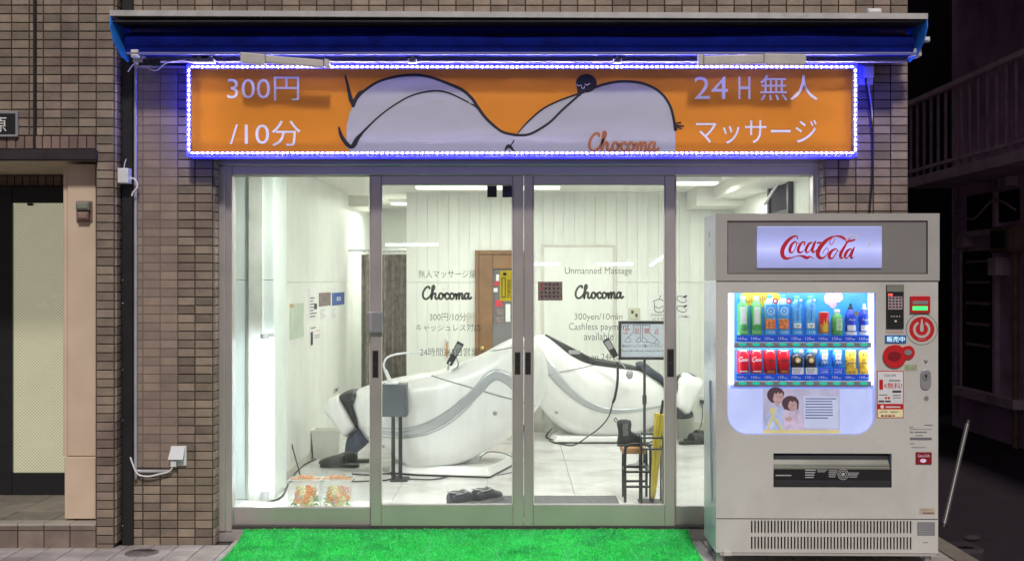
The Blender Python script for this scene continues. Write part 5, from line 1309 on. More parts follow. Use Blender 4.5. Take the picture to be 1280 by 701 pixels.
# flower boxes on the window ledge
mb = MB(); mb.box(WX(290.5,.24), WX(462,.24), .20, .50, ZF, .143); struct('window_ledge', mb, 'ceiling')
def rose(mb, c, r, m):
    for k in range(7):
        a = k*2.4; rr = r*(.25+.1*k)
        q = (c[0]+rr*math.cos(a)*.55, c[1]-r*.35+rr*.15, c[2]+rr*math.sin(a)*.55)
        mb.sphere(q, r*(.62-.04*k), r*.45, r*(.62-.04*k), 8, 5, m)
def flower_box(x0, x1, label, seed):
    rs = random.Random(seed); Y = .27
    a, b, z0, z1 = WX(x0,Y), WX(x1,Y), .1435, WZ(600,Y)
    t = thing('flower_box', label, 'flower box', ((a+b)/2, Y+.08, z0), 'flower boxes in the left window')
    mb = MB(); d = .15; e = .0015
    mb.box(a,b,Y,Y+e,z0,z1); mb.box(a,a+e,Y+e,Y+d,z0,z1); mb.box(b-e,b,Y+e,Y+d,z0,z1); mb.box(a+e,b-e,Y+d-e,Y+d,z0,z1); mb.box(a+e,b-e,Y+e,Y+d-e,z1-e,z1)
    obj('clear_case', mb, 'acrylic_box', t)
    mb = MB()
    for p, q in (((a,Y,z0),(a,Y,z1)),((b,Y,z0),(b,Y,z1)),((a,Y,z1),(b,Y,z1)),((a,Y,z1),(a,Y+d,z1)),((b,Y,z1),(b,Y+d,z1))): mb.cyl(p, q, .0018, n=5)
    obj('case_edge', mb, 'paper', t)
    cx, cy, cz = (a+b)/2, Y+.075, z0+.055
    cols = ['rose_orange','rose_peach','rose_yellow','rose_pink','rose_orange','rose_yellow'] if seed == 1 else ['rose_peach','rose_pink','rose_yellow','rose_orange','rose_peach','rose_yellow']
    for k in range(17):
        rr, an = .068*math.sqrt((k+.4)/17), k*2.4
        mb = MB(); c_ = (cx+rr*math.cos(an), Y+.028+.3*rr, cz+.012+rr*.85*math.sin(an)); q_ = .0205+rs.uniform(-.002,.005)
        mb.sphere((c_[0], c_[1]+.012, c_[2]), q_, q_*.7, q_, 9, 5)
        for a_ in range(5):
            b_ = a_*1.257+k; mb.sphere((c_[0]+q_*.55*math.cos(b_), c_[1]+.004, c_[2]+q_*.55*math.sin(b_)), q_*.52, q_*.35, q_*.52, 7, 4)
        mb.sphere((c_[0], c_[1]-.002, c_[2]), q_*.38, q_*.35, q_*.38, 7, 4)
        obj('rose', mb, cols[(k*5+k//3)%6], t)
    mb = MB()
    for k in range(60):
        an, rr = rs.uniform(0,6.28), rs.uniform(.02,.078); c = Vector((cx+rr*math.cos(an)*1.05, cy-.02+rs.uniform(-.02,.03), cz-.01+rr*math.sin(an)*.7-.008)); c.z = max(c.z, z0+.012)
        u_ = Vector((rs.uniform(-1,1),rs.uniform(-.4,.4),rs.uniform(-1,1))).normalized()*.016; w_ = u_.orthogonal().normalized()*.007
        mb.add([c-u_,c+w_,c+u_,c-w_], [(0,1,2,3)])
    o = obj('foliage', mb, 'rose_leaf', t); o['kind'] = 'stuff'
    mb = MB(); zt_ = z1+.004
    for s_ in (-1,1):
        mb.tube([(cx,Y+.05,zt_+.006),(cx+s_*.025,Y+.05,zt_+.018),(cx+s_*.042,Y+.05,zt_+.006),(cx,Y+.05,zt_+.003)], .005, 6)
        mb.tube([(cx,Y+.05,zt_),(cx+s_*.06,Y+.06,zt_),((a if s_<0 else b),Y+.07,zt_-.002)], .0035, 5)
    obj('ribbon', mb, 'rose_orange', t)
flower_box(361, 399, 'left clear box of orange and cream roses with red ribbon', 1)
flower_box(400.5, 439, 'right clear box of pink and peach roses with red ribbon', 2)

# ---------------------------------------------------------------- green turf mat outside
t = thing('turf_mat', 'bright green artificial turf mat in front of the sliding doors', 'mat', (-.27, -.4, GZ))
ys = [YR-.012, .05, -.03, -.12, -.3, -.6, -.95]; zs_ = [WZ(662,YR-.01), .026, .008, -.002, -.008, -.010, -.010]
def matz(y): return float(np.interp(y, ys[::-1], zs_[::-1]))
mb = MB(); v = []
nx = 60
for i, y in enumerate(ys):
    for j in range(nx+1):
        u = j/nx; x = MATX0+(MATX1-MATX0)*u; wob = .0035*math.sin(u*40+i)+.003*math.sin(u*17)
        v.append((x, y, zs_[i]+.004+wob*(i > 0)))
mb.add(v, [(i*(nx+1)+j,(i+1)*(nx+1)+j,(i+1)*(nx+1)+j+1,i*(nx+1)+j+1) for i in range(len(ys)-1) for j in range(nx)], 0, True)
o = obj('backing', mb, 'turf_base', t); md = o.modifiers.new('thick','SOLIDIFY'); md.thickness = .006; md.offset = -1
NB = 90000
bx_ = rng.uniform(MATX0-.002, MATX1+.002, NB)+rng.normal(0,.002,NB)+.003*np.sin(rng.uniform(0,6,NB)); by_ = rng.uniform(-.93, YR-.015, NB)
u = (bx_-MATX0)/(MATX1-MATX0)
crease = np.exp(-((((bx_+.04*by_)/.19)%1-.5)/.035)**2)
bz_ = np.interp(by_, ys[::-1], zs_[::-1])+.005+.003*np.sin(u*17)-.003*crease
ang = rng.uniform(0, math.pi, NB); hw = rng.uniform(.0012,.0022, NB); hh = rng.uniform(.006,.014, NB)*(1-.45*crease)
lx_ = rng.uniform(-.006,.006,NB)+.003*np.sin(by_*9+bx_*3); ly_ = rng.uniform(-.006,.006,NB)
V = np.empty((NB,3,3)); V[:,0] = np.stack([bx_-np.cos(ang)*hw, by_-np.sin(ang)*hw, bz_],1); V[:,1] = np.stack([bx_+np.cos(ang)*hw, by_+np.sin(ang)*hw, bz_],1)
V[:,2] = np.stack([bx_+lx_, by_+ly_, bz_+hh],1)
o_ = ORG[t]; V = V.reshape(-1,3)-np.array(o_)
me = bpy.data.meshes.new('pile'); me.vertices.add(NB*3); me.vertices.foreach_set('co', V.ravel()); me.loops.add(NB*3); me.loops.foreach_set('vertex_index', np.arange(NB*3)); me.polygons.add(NB); me.polygons.foreach_set('loop_start', np.arange(0,NB*3,3)); me.update(calc_edges=True); me.materials.append(M['turf_blade'])
o = bpy.data.objects.new('pile', me); link(o, t); o['kind'] = 'stuff'

# ---------------------------------------------------------------- the drinks machine
VX, VY, VROT = 1.092, -.54, R(-1.0)
t = thing('vending_machine', 'large pale grey drinks vending machine with a lit red and white logo panel', 'vending machine', (VX, VY, GZ), local=True)
t.rotation_euler = (0, 0, VROT); VM = t
def VP(px, py, d=0.0):
    p = W(px, py, VY+d); return (p.x-VX, p.z-GZ)
def vbox(mb, px0, py0, px1, py1, y0, y1, m=0, c=0, dd=0.0):
    a, b = VP(px0, py0, dd), VP(px1, py1, dd)
    if c: return mb.cbox(a[0], b[0], y0, y1, b[1], a[1], c, m)
    return mb.box(a[0], b[0], y0, y1, b[1], a[1], m)
DP = .45
xl, zt_ = VP(895, 352); xr, zb_ = VP(1171, 690)
holes = [(*VP(909,543), *VP(1094,366)), (*VP(966.5,608.5), *VP(1113.5,566)), (*VP(937.5,665.5), *VP(1139,650)), (*VP(937.5,685.5), *VP(1139,670))]
xs = sorted({xl, xr, *[h_[0] for h_ in holes], *[h_[2] for h_ in holes]}); zz = sorted({zb_, zt_, *[h_[1] for h_ in holes], *[h_[3] for h_ in holes]})
mb = MB()
for i in range(len(xs)-1):
    for j in range(len(zz)-1):
        c = ((xs[i]+xs[i+1])/2, (zz[j]+zz[j+1])/2)
        if any(h_[0] < c[0] < h_[2] and h_[1] < c[1] < h_[3] for h_ in holes): continue
        mb.add([(xs[i],0,zz[j]),(xs[i+1],0,zz[j]),(xs[i+1],0,zz[j+1]),(xs[i],0,zz[j+1])], [(0,1,2,3)])
for h_ in holes:                                # return faces of the openings
    x0,z0,x1,z1 = h_; dep = .035 if h_ is holes[0] else .02
    mb.add([(x0,0,z0),(x1,0,z0),(x1,0,z1),(x0,0,z1),(x0,dep,z0),(x1,dep,z0),(x1,dep,z1),(x0,dep,z1)], [(0,4,5,1),(1,5,6,2),(2,6,7,3),(3,7,4,0)])
# rounded lower corners of the window
x0,z0,x1,z1 = holes[0]; rr = 26/S(VY)
for sx_, cxn in ((1, x0), (-1, x1)):
    arc = [(cxn+sx_*rr*(1-math.sin(R(a))), z0+rr*(1-math.cos(R(a)))) for a in range(0, 91, 9)]
    for i in range(len(arc)-1):
        tri = [(cxn,0.0,z0),(arc[i][0],0.0,arc[i][1]),(arc[i+1][0],0.0,arc[i+1][1])]
        if sx_ > 0: tri = tri
        mb.add(tri, [(0,1,2)]); a, b = arc[i], arc[i+1]
        mb.add([(a[0],0,a[1]),(b[0],0,b[1]),(b[0],.035,b[1]),(a[0],.035,a[1])], [(0,1,2,3)])
o = obj('front_door', mb, 'vend_body', t); 
mb = MB(); mb.box(xl, xl+.004, .0005, DP, zb_, zt_); obj('side_panel', mb, 'vend_side_sheen', t)
mb = MB(); mb.box(xr-.004, xr, .0005, DP, zb_, zt_); mb.box(xl+.005, xr-.005, DP-.005, DP, zb_, zt_); mb.box(xl+.005, xr-.005, .0005, DP-.006, zb_, zb_+.004); obj('cabinet', mb, 'vend_body', t)
for px in (890, 896.5): 
    pass
mb = MB(); a, b = VP(883+4, 283), VP(893, 520); mb.tube([(xl-.003,.12,zb_+.25),(xl-.008,.15,zb_+.6),(xl-.003,.2,zb_+.9)], .006, 6); obj('side_cord', mb, 'white_cable', t)
# header
hx0, hz1 = VP(894.5, 267); hx1, hz0 = VP(1172.5, 350.8)
ix0, iz1 = VP(909, 276); ix1, iz0 = VP(1158, 342.5)
mb = MB()
for q in ((hx0,hx1,iz1,hz1),(hx0,hx1,hz0,iz0),(hx0,ix0,iz0,iz1),(ix1,hx1,iz0,iz1)): mb.box(q[0],q[1],-.004,.02,q[2],q[3])
mb.box(hx0, hx1, .0201, DP-.02, hz0, hz1)
obj('header_box', mb, 'vend_header', t)
mb = MB(); mb.box(ix0, ix1, .006, .0195, iz0, iz1); obj('header_panel', mb, 'vend_inset', t)
mb = MB()
for q in ((ix0,ix1,iz1-.005,iz1),(ix0,ix1,iz0,iz0+.005),(ix0,ix0+.005,iz0,iz1),(ix1-.005,ix1,iz0,iz1)): mb.box(q[0],q[1],.003,.0059,q[2],q[3])
obj('header_gasket', mb, 'frame_dark', t)
lx0, lz1 = VP(946, 283); lx1, lz0 = VP(1101, 335)
mb = MB(); mb.box(lx0, lx1, -.006, .0055, lz0, lz1)
lb_ = bevel(obj('logo_lightbox', mb, 'lightbox', t), .003)
# soft brighter core: the tube behind the panel, brightest along its middle
m_ = M['lightbox']; nt = m_.node_tree; p_ = nt.nodes['Principled BSDF']; tcn = nt.nodes.new('ShaderNodeTexCoord'); sp = nt.nodes.new('ShaderNodeSeparateXYZ'); nt.links.new(tcn.outputs['Generated'], sp.inputs[0])
def mth(op, a, b=None, c=None):
    n = nt.nodes.new('ShaderNodeMath'); n.operation = op
    for i, x in enumerate((a, b, c)):
        if x is None: continue
        if isinstance(x, (int, float)): n.inputs[i].default_value = x
        else: nt.links.new(x, n.inputs[i])
    return n.outputs[0]
zc_ = mth('ABSOLUTE', mth('SUBTRACT', sp.outputs[2], .45)); gl_ = mth('POWER', mth('SUBTRACT', 1, mth('MULTIPLY', zc_, 1.7)), 2.5)
nt.links.new(mth('MULTIPLY_ADD', gl_, .55, .42), p_.inputs['Emission Strength'])
# red script lettering
mb = MB(); CO = dict(o=(930,270), sc=6.737)
def vstroke(mb, pts, y=-.0085, m=0, k=5):
    q = [VP(CO['o'][0]+p[0]/CO['sc'], CO['o'][1]+p[1]/CO['sc']) for p in pts]; w = [p[2]*1.2/CO['sc']/S(VY) for p in pts]
    return stroke(mb, q, w, y, m, k=k)
for pts in (
 [(446,192,8),(440,172,9),(415,172,14),(375,198,22),(340,240,28),(318,290,30),(322,335,27),(348,357,20),(390,352,9),(430,341,5)],
 [(390,352,5),(430,340,6),(470,335,10),(500,343,20),(525,352,20),(550,343,10),(584,360,2)],
 [(428,214,8),(400,236,17),(382,275,22),(384,303,17),(405,305,8),(428,270,6),(438,232,7),(426,213,7)],
 [(436,226,4),(462,230,4)],
 [(500,246,8),(506,224,11),(484,222,12),(458,258,20),(450,292,21),(466,308,14),(496,292,5),(520,262,3)],
 [(566,222,9),(540,236,17),(518,275,20),(518,303,14),(538,302,7),(565,265,6),(580,228,8)],
 [(596,214,10),(580,250,18),(568,288,20),(580,306,12),(606,282,4)],
 [(612,228,12),(634,224,14)],
 [(765,172,6),(730,178,13),(680,212,24),(636,262,30),(614,315,29),(626,348,24),(655,354,14),(686,330,6),(702,296,5),(696,270,5),(672,284,6),(655,318,4)],
 [(848,200,16),(815,178,17),(785,170,12),(755,172,7),(728,190,5),(714,222,5),(724,242,5),(744,226,5),(757,196,4)],
 [(768,276,9),(734,292,18),(710,328,23),(716,356,16),(742,352,8),(766,318,7),(778,288,7),(768,275,7)],
 [(778,296,4),(800,298,4)],
 [(935,196,5),(905,206,14),(870,214,14),(850,222,8)],
 [(884,184,5),(868,212,8),(836,262,17),(806,318,22),(806,350,16),(826,352,7),(846,330,4)],
 [(892,276,8),(866,290,17),(844,326,20),(842,352,14),(862,352,7),(886,316,6),(900,282,7)],
 [(920,264,9),(902,306,18),(890,338,19),(900,356,11),(914,342,3)]):
    vstroke(mb, pts)
obj('logo_lettering', mb, 'ink_red', lb_)
mb = MB()
for pts in ([(845,200,3),(855,175,5),(880,160,6),(915,165,5),(940,180,7),(930,200,5)],[(870,178,3),(900,176,4),(920,186,3)],[(815,345,3),(840,355,4),(820,378,4),(780,384,3)],[(1050,200,2),(1045,235,14),(1060,240,6)],[(1045,240,10),(1010,276,3)],[(815,240,3),(800,275,4),(820,290,3)]): vstroke(mb, pts, -.009)
obj('sparkle_print', mb, 'paper', lb_)
# the window: display case
x0,z0,x1,z1 = holes[0]; D0 = .14
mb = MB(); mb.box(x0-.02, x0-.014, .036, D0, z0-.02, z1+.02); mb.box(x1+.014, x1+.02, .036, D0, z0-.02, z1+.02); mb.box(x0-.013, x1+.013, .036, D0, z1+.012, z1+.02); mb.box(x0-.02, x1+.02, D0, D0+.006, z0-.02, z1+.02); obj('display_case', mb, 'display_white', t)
bz0 = VP(909, 484, .05)[1]
mb = MB(); a, b = VP(918, 364, .13), VP(1083, 483, .13); mb.box(a[0], b[0], D0-.006, D0-.002, b[1], a[1]); bk = obj('backdrop', mb, 'display_blue', t)
mb = MB(); y_ = D0-.008
a, b = VP(926, 364, .13), VP(955, 380, .13); mb.disc((a[0]+b[0])/2+.04, y_, (a[1]+b[1])/2, .11, .05); obj('sun_print', mb, 'display_yellow', bk)
mb = MB(); a, b = VP(931, 370, .13), VP(956, 378, .13); letters(mb, 'GLOP', a[0], b[0], b[1], a[1], y_-.001); obj('lettering', mb, 'wood_seat', bk)
mb = MB(); 
for (px, py, r_) in ((1036,373,.032),(1046,371,.028),(1040,380,.02)): a = VP(px, py, .13); mb.disc(a[0], y_-.0005*r_*100, a[1], r_, r_*1.1, n=18)
obj('cloud_print', mb, 'display_pink', bk)
for px in (913.5, 1087.5):
    a, b = VP(px, 368, .05), VP(px, 480, .05); mb = MB(); mb.cyl((a[0],.045,b[1]),(a[0],.045,a[1]),.011,n=12); obj('display_tube', mb, 'display_tube', t)
# shelves: price strip, button bar, buttons
cols = [927.9+16.77*i for i in range(10)]
for (pt, pb, bt, bb) in ((419, 426.5, 427.5, 434.5), (467.5, 474.5, 475.8, 483)):
    a, b = VP(921, pt, .04), VP(1086, pb, .04)
    mb = MB(); mb.box(a[0], b[0], .045, .05, b[1], a[1]); ps = obj('price_strip', mb, 'price_blue', t)
    mb = MB()
    for i, px in enumerate(cols): p, q = VP(px-5.5, pt+2.3, .04), VP(px+1.5, pb-2, .04); letters(mb, str([160,160,150,150,120,120,140,150,160,160,130,130,130,130,150,150,130,130,140,140][i]), p[0], q[0], q[1], p[1], .0445)
    for px in cols: p, q = VP(px+2.2, pt+4.3, .04), VP(px+5.8, pb-2.2, .04); mb.box(p[0], q[0], .0442, .0448, q[1], p[1])
    obj('price_lettering', mb, 'label_white', ps)
    a, b = VP(917.5, bt, .03), VP(1088.5, bb, .03)
    mb = MB(); mb.cbox(a[0], b[0], .030, .058, b[1], a[1], .004); sb = obj('button_bar', mb, 'vend_grey', t)
    for px in cols:
        c = VP(px, (bt+bb)/2-.6, .03); mb = MB(); mb.disc(c[0], .0285, c[1], 5.2/S(VY), 2.0/S(VY), d=.003, n=14); obj('button', mb, 'button_green', sb)
    mb = MB(); mb.box(a[0], b[0], .059, D0-.007, b[1]+.006, b[1]+.012); obj('shelf', mb, 'label_white', t)
# lower lit panel and poster
a, b = VP(905, 485.5, .03), VP(1098, 545, .03)
mb = MB(); mb.box(a[0], b[0], .034, .0355, b[1], a[1]); lp = obj('lower_panel', mb, 'display_panel', t)
mb = MB(); a, b = VP(953.5, 485.8, .03), VP(1049, 541.5, .03); mb.box(a[0], b[0], .0315, .0335, b[1], a[1]); po = obj('poster', mb, 'poster_bg', t)
def kp(px, py): return VP(905+px/5.84, 425+py/5.84, .03)
kids = {}
def kd(mm): return kids.setdefault(mm, MB())
def kdisc(mm, px, py, rx, ry, y, n=20): c = kp(px, py); kd(mm).disc(c[0], y, c[1], rx/5.84/S(VY), ry/5.84/S(VY), n=n)
def kpoly(mm, pts, y): kd(mm).prism([kp(*p) for p in pts], y)
y_ = .031
kpoly('shirt_print', [(290,660),(300,560),(330,490),(365,465),(410,480),(440,530),(450,660)], y_)
kpoly('pink_print', [(440,660),(425,560),(440,505),(490,490),(545,510),(575,570),(580,660)], y_-.0003)
kdisc('hair_print', 374, 398, 62, 58, y_-.0005); kdisc('skin_print', 392, 414, 40, 48, y_-.0008)
kpoly('hair_print', [(318,400),(322,372),(345,350),(385,342),(420,356),(438,385),(434,398),(418,380),(404,392),(392,376),(380,394),(366,382),(356,420),(350,458),(330,440)], y_-.001)
kdisc('hair_print', 482, 458, 62, 54, y_-.0011); kdisc('skin_print', 500, 474, 36, 40, y_-.0013)
kpoly('hair_print', [(422,470),(438,425),(480,404),(520,412),(542,440),(540,500),(530,510),(530,462),(512,440),(496,450),(480,438),(468,462),(462,500),(440,505)], y_-.0015)
kdisc('skin_print', 385, 468, 16, 14, y_-.0004, 10); kdisc('skin_print', 470, 575, 26, 16, y_-.0016, 12)
for cx_, cy_, r_ in ((402,424,1.0),(508,482,.9)):
    c = kp(cx_, cy_+12); stroke(kd('label_white'), [(c[0]-.0065*r_,c[1]+.0012),(c[0],c[1]-.002),(c[0]+.006*r_,c[1]+.0018)], .0028, y_-.0018)
    c = kp(cx_, cy_+16); stroke(kd('lip_print'), [(c[0]-.0055,c[1]+.001),(c[0],c[1]-.002),(c[0]+.005,c[1]+.001)], .0012, y_-.0019)
    for e in (-13, 12): c = kp(cx_+e, cy_-9); stroke(kd('hair_print'), [(c[0]-.0035,c[1]),(c[0],c[1]+.001),(c[0]+.0035,c[1])], .0013, y_-.0018, k=2)
for pts in ([(355,500),(350,560),(320,640)],[(350,560),(390,600),(420,650)],[(335,520),(350,495),(365,510),(355,540)]):
    stroke(kd('poster_yellow'), [kp(*p) for p in pts], .012, y_-.002)
kpoly('poster_note', [(580,405),(830,408),(832,640),(580,640)], y_-.0004)
kpoly('poster_yellow', [(285,655),(840,655),(840,685),(285,685)], y_-.0006)
for i in range(8):
    p, q = kp(590, 422+i*20), kp(815-(60 if i == 7 else (i*29)%30), 429+i*20); kd('poster_ink').box(p[0], q[0], y_-.001, y_-.0009, q[1], p[1])
p, q = kp(622, 362), kp(810, 396); letters(kd('poster_note'), 'ていねいな毎日', p[0], q[0], q[1], p[1], y_-.001)
for mm, mbb in kids.items(): obj('print', mbb, mm, po)
mb = MB(); x0,z0,x1,z1 = holes[0]; mb.box(x0, x1, .018, .021, z0, z1); obj('window_glass', mb, 'vend_glass', t)
# bright rim of the window
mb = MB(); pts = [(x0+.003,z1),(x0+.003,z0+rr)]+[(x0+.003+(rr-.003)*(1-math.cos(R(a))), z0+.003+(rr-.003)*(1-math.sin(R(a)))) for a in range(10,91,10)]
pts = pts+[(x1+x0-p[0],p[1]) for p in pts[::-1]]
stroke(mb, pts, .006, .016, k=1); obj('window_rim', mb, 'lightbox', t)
# delivery slot
x0,z0,x1,z1 = holes[1]
def f(v): return z1+(z0-z1)*v
mb = MB(); mb.box(x0-.002, x1+.002, .06, .065, z0, z1); mb.box(x0-.002,x1+.002,.021,.06,z0-.004,z0-.001); obj('slot_well', mb, 'black', t)
mb = MB(); mb.add([(x0+.002,.022,f(.48)),(x1-.002,.022,f(.48)),(x1-.004,.05,f(.10)),(x0+.002,.05,f(.10))], [(0,1,2,3)]); mb.box(x0+.002,x1-.002,.020,.0215,f(.36),f(.34)); mb.box(x0+.002,x1-.01,.018,.023,f(.48)-.0,f(.42)); 
obj('slot_flap', mb, 'vend_flap', t)
mb = MB(); mb.box(x0+.002, x1-.002, .012, .018, f(.79), f(.485)); bb = obj('slot_band', mb, 'black', t)
mb = MB(); mb.cbox(x0+.002, x1-.002, .006, .03, z0+.001, f(.80), .004); obj('slot_lip', mb, 'black_soft', t)
mb = MB()
def sp_(px, py): return VP(950+px/7.11, 555+py/7.11)
for (cx_, cy_, r0) in ((738,266,46),(738,266,30)): 
    stroke(mb, [(sp_(cx_+r0*math.cos(a), cy_+r0*math.sin(a))) for a in np.linspace(0,2*math.pi,13)[:-1]], .0035, .0112, k=2, closed=True)
c = sp_(738,266); mb.disc(c[0], .011, c[1], .010, n=12)
for (a0_, b0_, a1_, b1_) in ((402,225,498,310),(510,225,600,250),(610,230,690,300),(790,250,880,300)):
    for k in range(4):
        p, q = sp_(a0_, b0_+(b1_-b0_)*k/4), sp_(a1_-(k*31)%24, b0_+(b1_-b0_)*(k+.45)/4); mb.box(p[0], q[0], .0112, .0118, q[1], p[1])
p, q = sp_(140,272), sp_(280,282); mb.box(p[0], q[0], .0112, .0118, q[1], p[1])
obj('pictograms', mb, 'vend_grey', bb).data.materials[0] = mat('picto_grey', (.45,.45,.47), .5)
# vents
mb = MB()
for h_ in holes[2:]:
    x0,z0,x1,z1 = h_; n = 49
    for i in range(n+1):
        x = x0+(x1-x0)*i/n; mb.box(max(x0,x-.0048), min(x1,x+.0048), .0006, .012, z0, z1)
obj('vent_grille', mb, 'vend_body', t)
mb = MB(); mb.box(holes[2][0], holes[2][2], .022, .03, holes[3][1]-.01, holes[2][3]+.01); obj('vent_back', mb, 'black', t)
mb = MB(); a, b = VP(895,647.2), VP(1171,648.2); mb.box(a[0]+.002, b[0]-.002, -.0006, .001, b[1], a[1]); obj('door_seam', mb, 'frame_dark', t)
mb = MB(); a, b = VP(895,351), VP(1171,352.2); mb.box(a[0]+.002, b[0]-.002, -.001, .01, b[1], a[1]); obj('header_seam', mb, 'frame_dark', t)
# controls on the right
def vd(name, px0, py0, px1, py1, m, y0=-.004, y1=0, c=.001, parent=t, bev=0):
    mb = MB(); vbox(mb, px0, py0, px1, py1, y0, y1, 0, c); o = obj(name, mb, m, parent)
    return bevel(o, bev) if bev else o
rd = vd('card_reader', 1106.5, 356, 1128, 410.5, 'black', -.008)
mb = MB(); vbox(mb, 1107, 356.5, 1127.5, 364.5, -.009, -.008); obj('reader_cap', mb, 'vend_flap', rd)
mb = MB(); vbox(mb, 1108.5, 367, 1114, 369.5, -.0095, -.008); obj('indicator', mb, 'red_light', rd)
mb = MB(); vbox(mb, 1108.5, 370.5, 1126, 386.5, -.009, -.008); k_ = obj('menu_sticker', mb, 'pink_print', rd); k_.data.materials[0] = mat('menu_pink', (.5,.38,.42), .5)
mb = MB()
for r_ in range(4):
    for c_ in range(4): vbox(mb, 1109.5+c_*4.2, 371.5+r_*3.7, 1112.3+c_*4.2, 373.6+r_*3.7, -.0096, -.009)
obj('menu_print', mb, 'ink', rd)
mb = MB()
for i in range(4): vbox(mb, 1112+i*3.3, 394.6, 1113.4+i*3.3, 395.6, -.009, -.008)
vbox(mb, 1116.5, 400, 1119, 402, -.009, -.008); obj('reader_marks', mb, 'paper', rd)
bn = vd('banknote_slot', 1136, 370, 1160.5, 391, 'red_paint', -.012, bev=.003)
mb = MB(); vbox(mb, 1138.5, 376, 1157.5, 380, -.016, -.012, c=.002); obj('slot_mouth', mb, 'silver', bn)
mb = MB(); vbox(mb, 1138.5, 382.5, 1157, 387.5, -.0145, -.012, c=.001); obj('slot_light', mb, 'green_light', bn)
mb = MB(); c = VP(1150.6, 411.3); s_ = S(VY); mb.disc(c[0], -.0010, c[1], 19.6/s_, m=1, n=40); mb.disc(c[0], -.0014, c[1], 19.0/s_, m=0, n=40); mb.disc(c[0], -.0018, c[1], 15.6/s_, m=2, n=40)
ring = [(c[0]+9.2/s_*math.cos(R(a)), c[1]+9.2/s_*math.sin(R(a))) for a in range(125, 416, 16)]
stroke(mb, ring, 3.0/s_, -.0022, 0, k=2); stroke(mb, [(c[0],c[1]+12/s_),(c[0],c[1]+8/s_),(c[0],c[1]+4/s_),(c[0],c[1]-1/s_)], [2/s_,2.6/s_,4/s_,4.2/s_], -.0030, 0, k=3)
letters(mb, 'Coke ON', c[0]-5/s_, c[0]+5/s_, c[1]-13/s_, c[1]-11.5/s_, -.0022)
obj('power_sticker', mb, ['vend_body', 'ink', 'red_paint'], t)
ld = vd('display_panel', 1105, 418.5, 1131, 428.5, 'lcd_blue', -.006)
mb = MB(); a, b = VP(1107, 420), VP(1129, 427); letters(mb, '販売中', a[0], b[0], b[1], a[1], -.0075); obj('lettering', mb, 'lcd_text', ld)
mb = MB(); c = VP(1116.7, 444.8); mb.disc(c[0], -.010, c[1], 14.6/s_, d=.01, n=36); c2 = VP(1133, 440); mb.disc(c2[0], -.009, c2[1], 8.7/s_, d=.009, n=28); cn = bevel(obj('coin_plate', mb, 'red_paint', t), .002)
mb = MB(); mb.disc(c[0]-.003, -.012, c[1], 8/s_, 6/s_, d=.002, n=24); stroke(mb, [(c[0]-7/s_,c[1]-2.5/s_),(c[0]+7/s_,c[1]+2.5/s_)], .006, -.013); obj('coin_slot', mb, 'dark_red', cn)
mb = MB(); mb.disc(c2[0], -.013, c2[1], 4.6/s_, 3.6/s_, d=.004, n=20); obj('return_button', mb, 'silver', cn)
mb = MB(); c = VP(1156, 450); mb.lathe([(.001,-.012),(.006,-.011),(.009,-.004),(.009,0)][::-1], (c[0],0,c[1]), 16, axis='y'); obj('lock_button', mb, 'silver', t)
st = vd('recycle_sticker', 1129.5, 455, 1145, 463, 'label_white', -.0012); st.data.materials[0] = mat('sticker_olive', (.42,.42,.28), .6)
mb = MB(); c = VP(1133.5, 459); mb.disc(c[0], -.0018, c[1], 2.6/s_, n=10); vbox(mb, 1138, 456.5, 1144, 457.5, -.0018, -.0013); vbox(mb, 1138, 459.5, 1143, 460.5, -.0018, -.0013); obj('sticker_print', mb, 'rose_leaf', st)
vd('payment_label', 1106, 413, 1128, 416.5, 'pink_print', -.001).data.materials[0] = mat('label_tan', (.5,.36,.30), .6)
# key plate
mb = MB(); a, b = VP(1148.8, 461), VP(1162, 486.5); w2 = (b[0]-a[0])/2; cx_ = (a[0]+b[0])/2
ring = [(cx_+w2*math.cos(R(q)), a[1]-w2+w2*math.sin(R(q))) for q in range(0,181,15)]+[(cx_-w2*math.cos(R(q)), b[1]+w2-w2*math.sin(R(q))) for q in range(0,181,15)]
mb.prism(ring, -.006, .006); kpl = bevel(obj('lock_plate', mb, 'grey_metal', t), .002)
mb = MB(); c = VP(1155.3, 469.5); mb.disc(c[0], -.010, c[1], 4.3/s_, 5.2/s_, d=.004, n=20); obj('lock_handle', mb, 'silver', kpl)
mb = MB(); mb.disc(c[0], -.0112, c[1]+.002, .006, .007, d=.001, n=12); mb.box(c[0]-.002, c[0]+.002, -.0112, -.0102, c[1]-.016, c[1]-.004); obj('keyhole', mb, 'black', kpl)
mb = MB(); c = VP(1156.4, 497); mb.disc(c[0], -.003, c[1], 2.8/s_, d=.003, n=16); obj('screw_cap', mb, 'vend_grey', t)
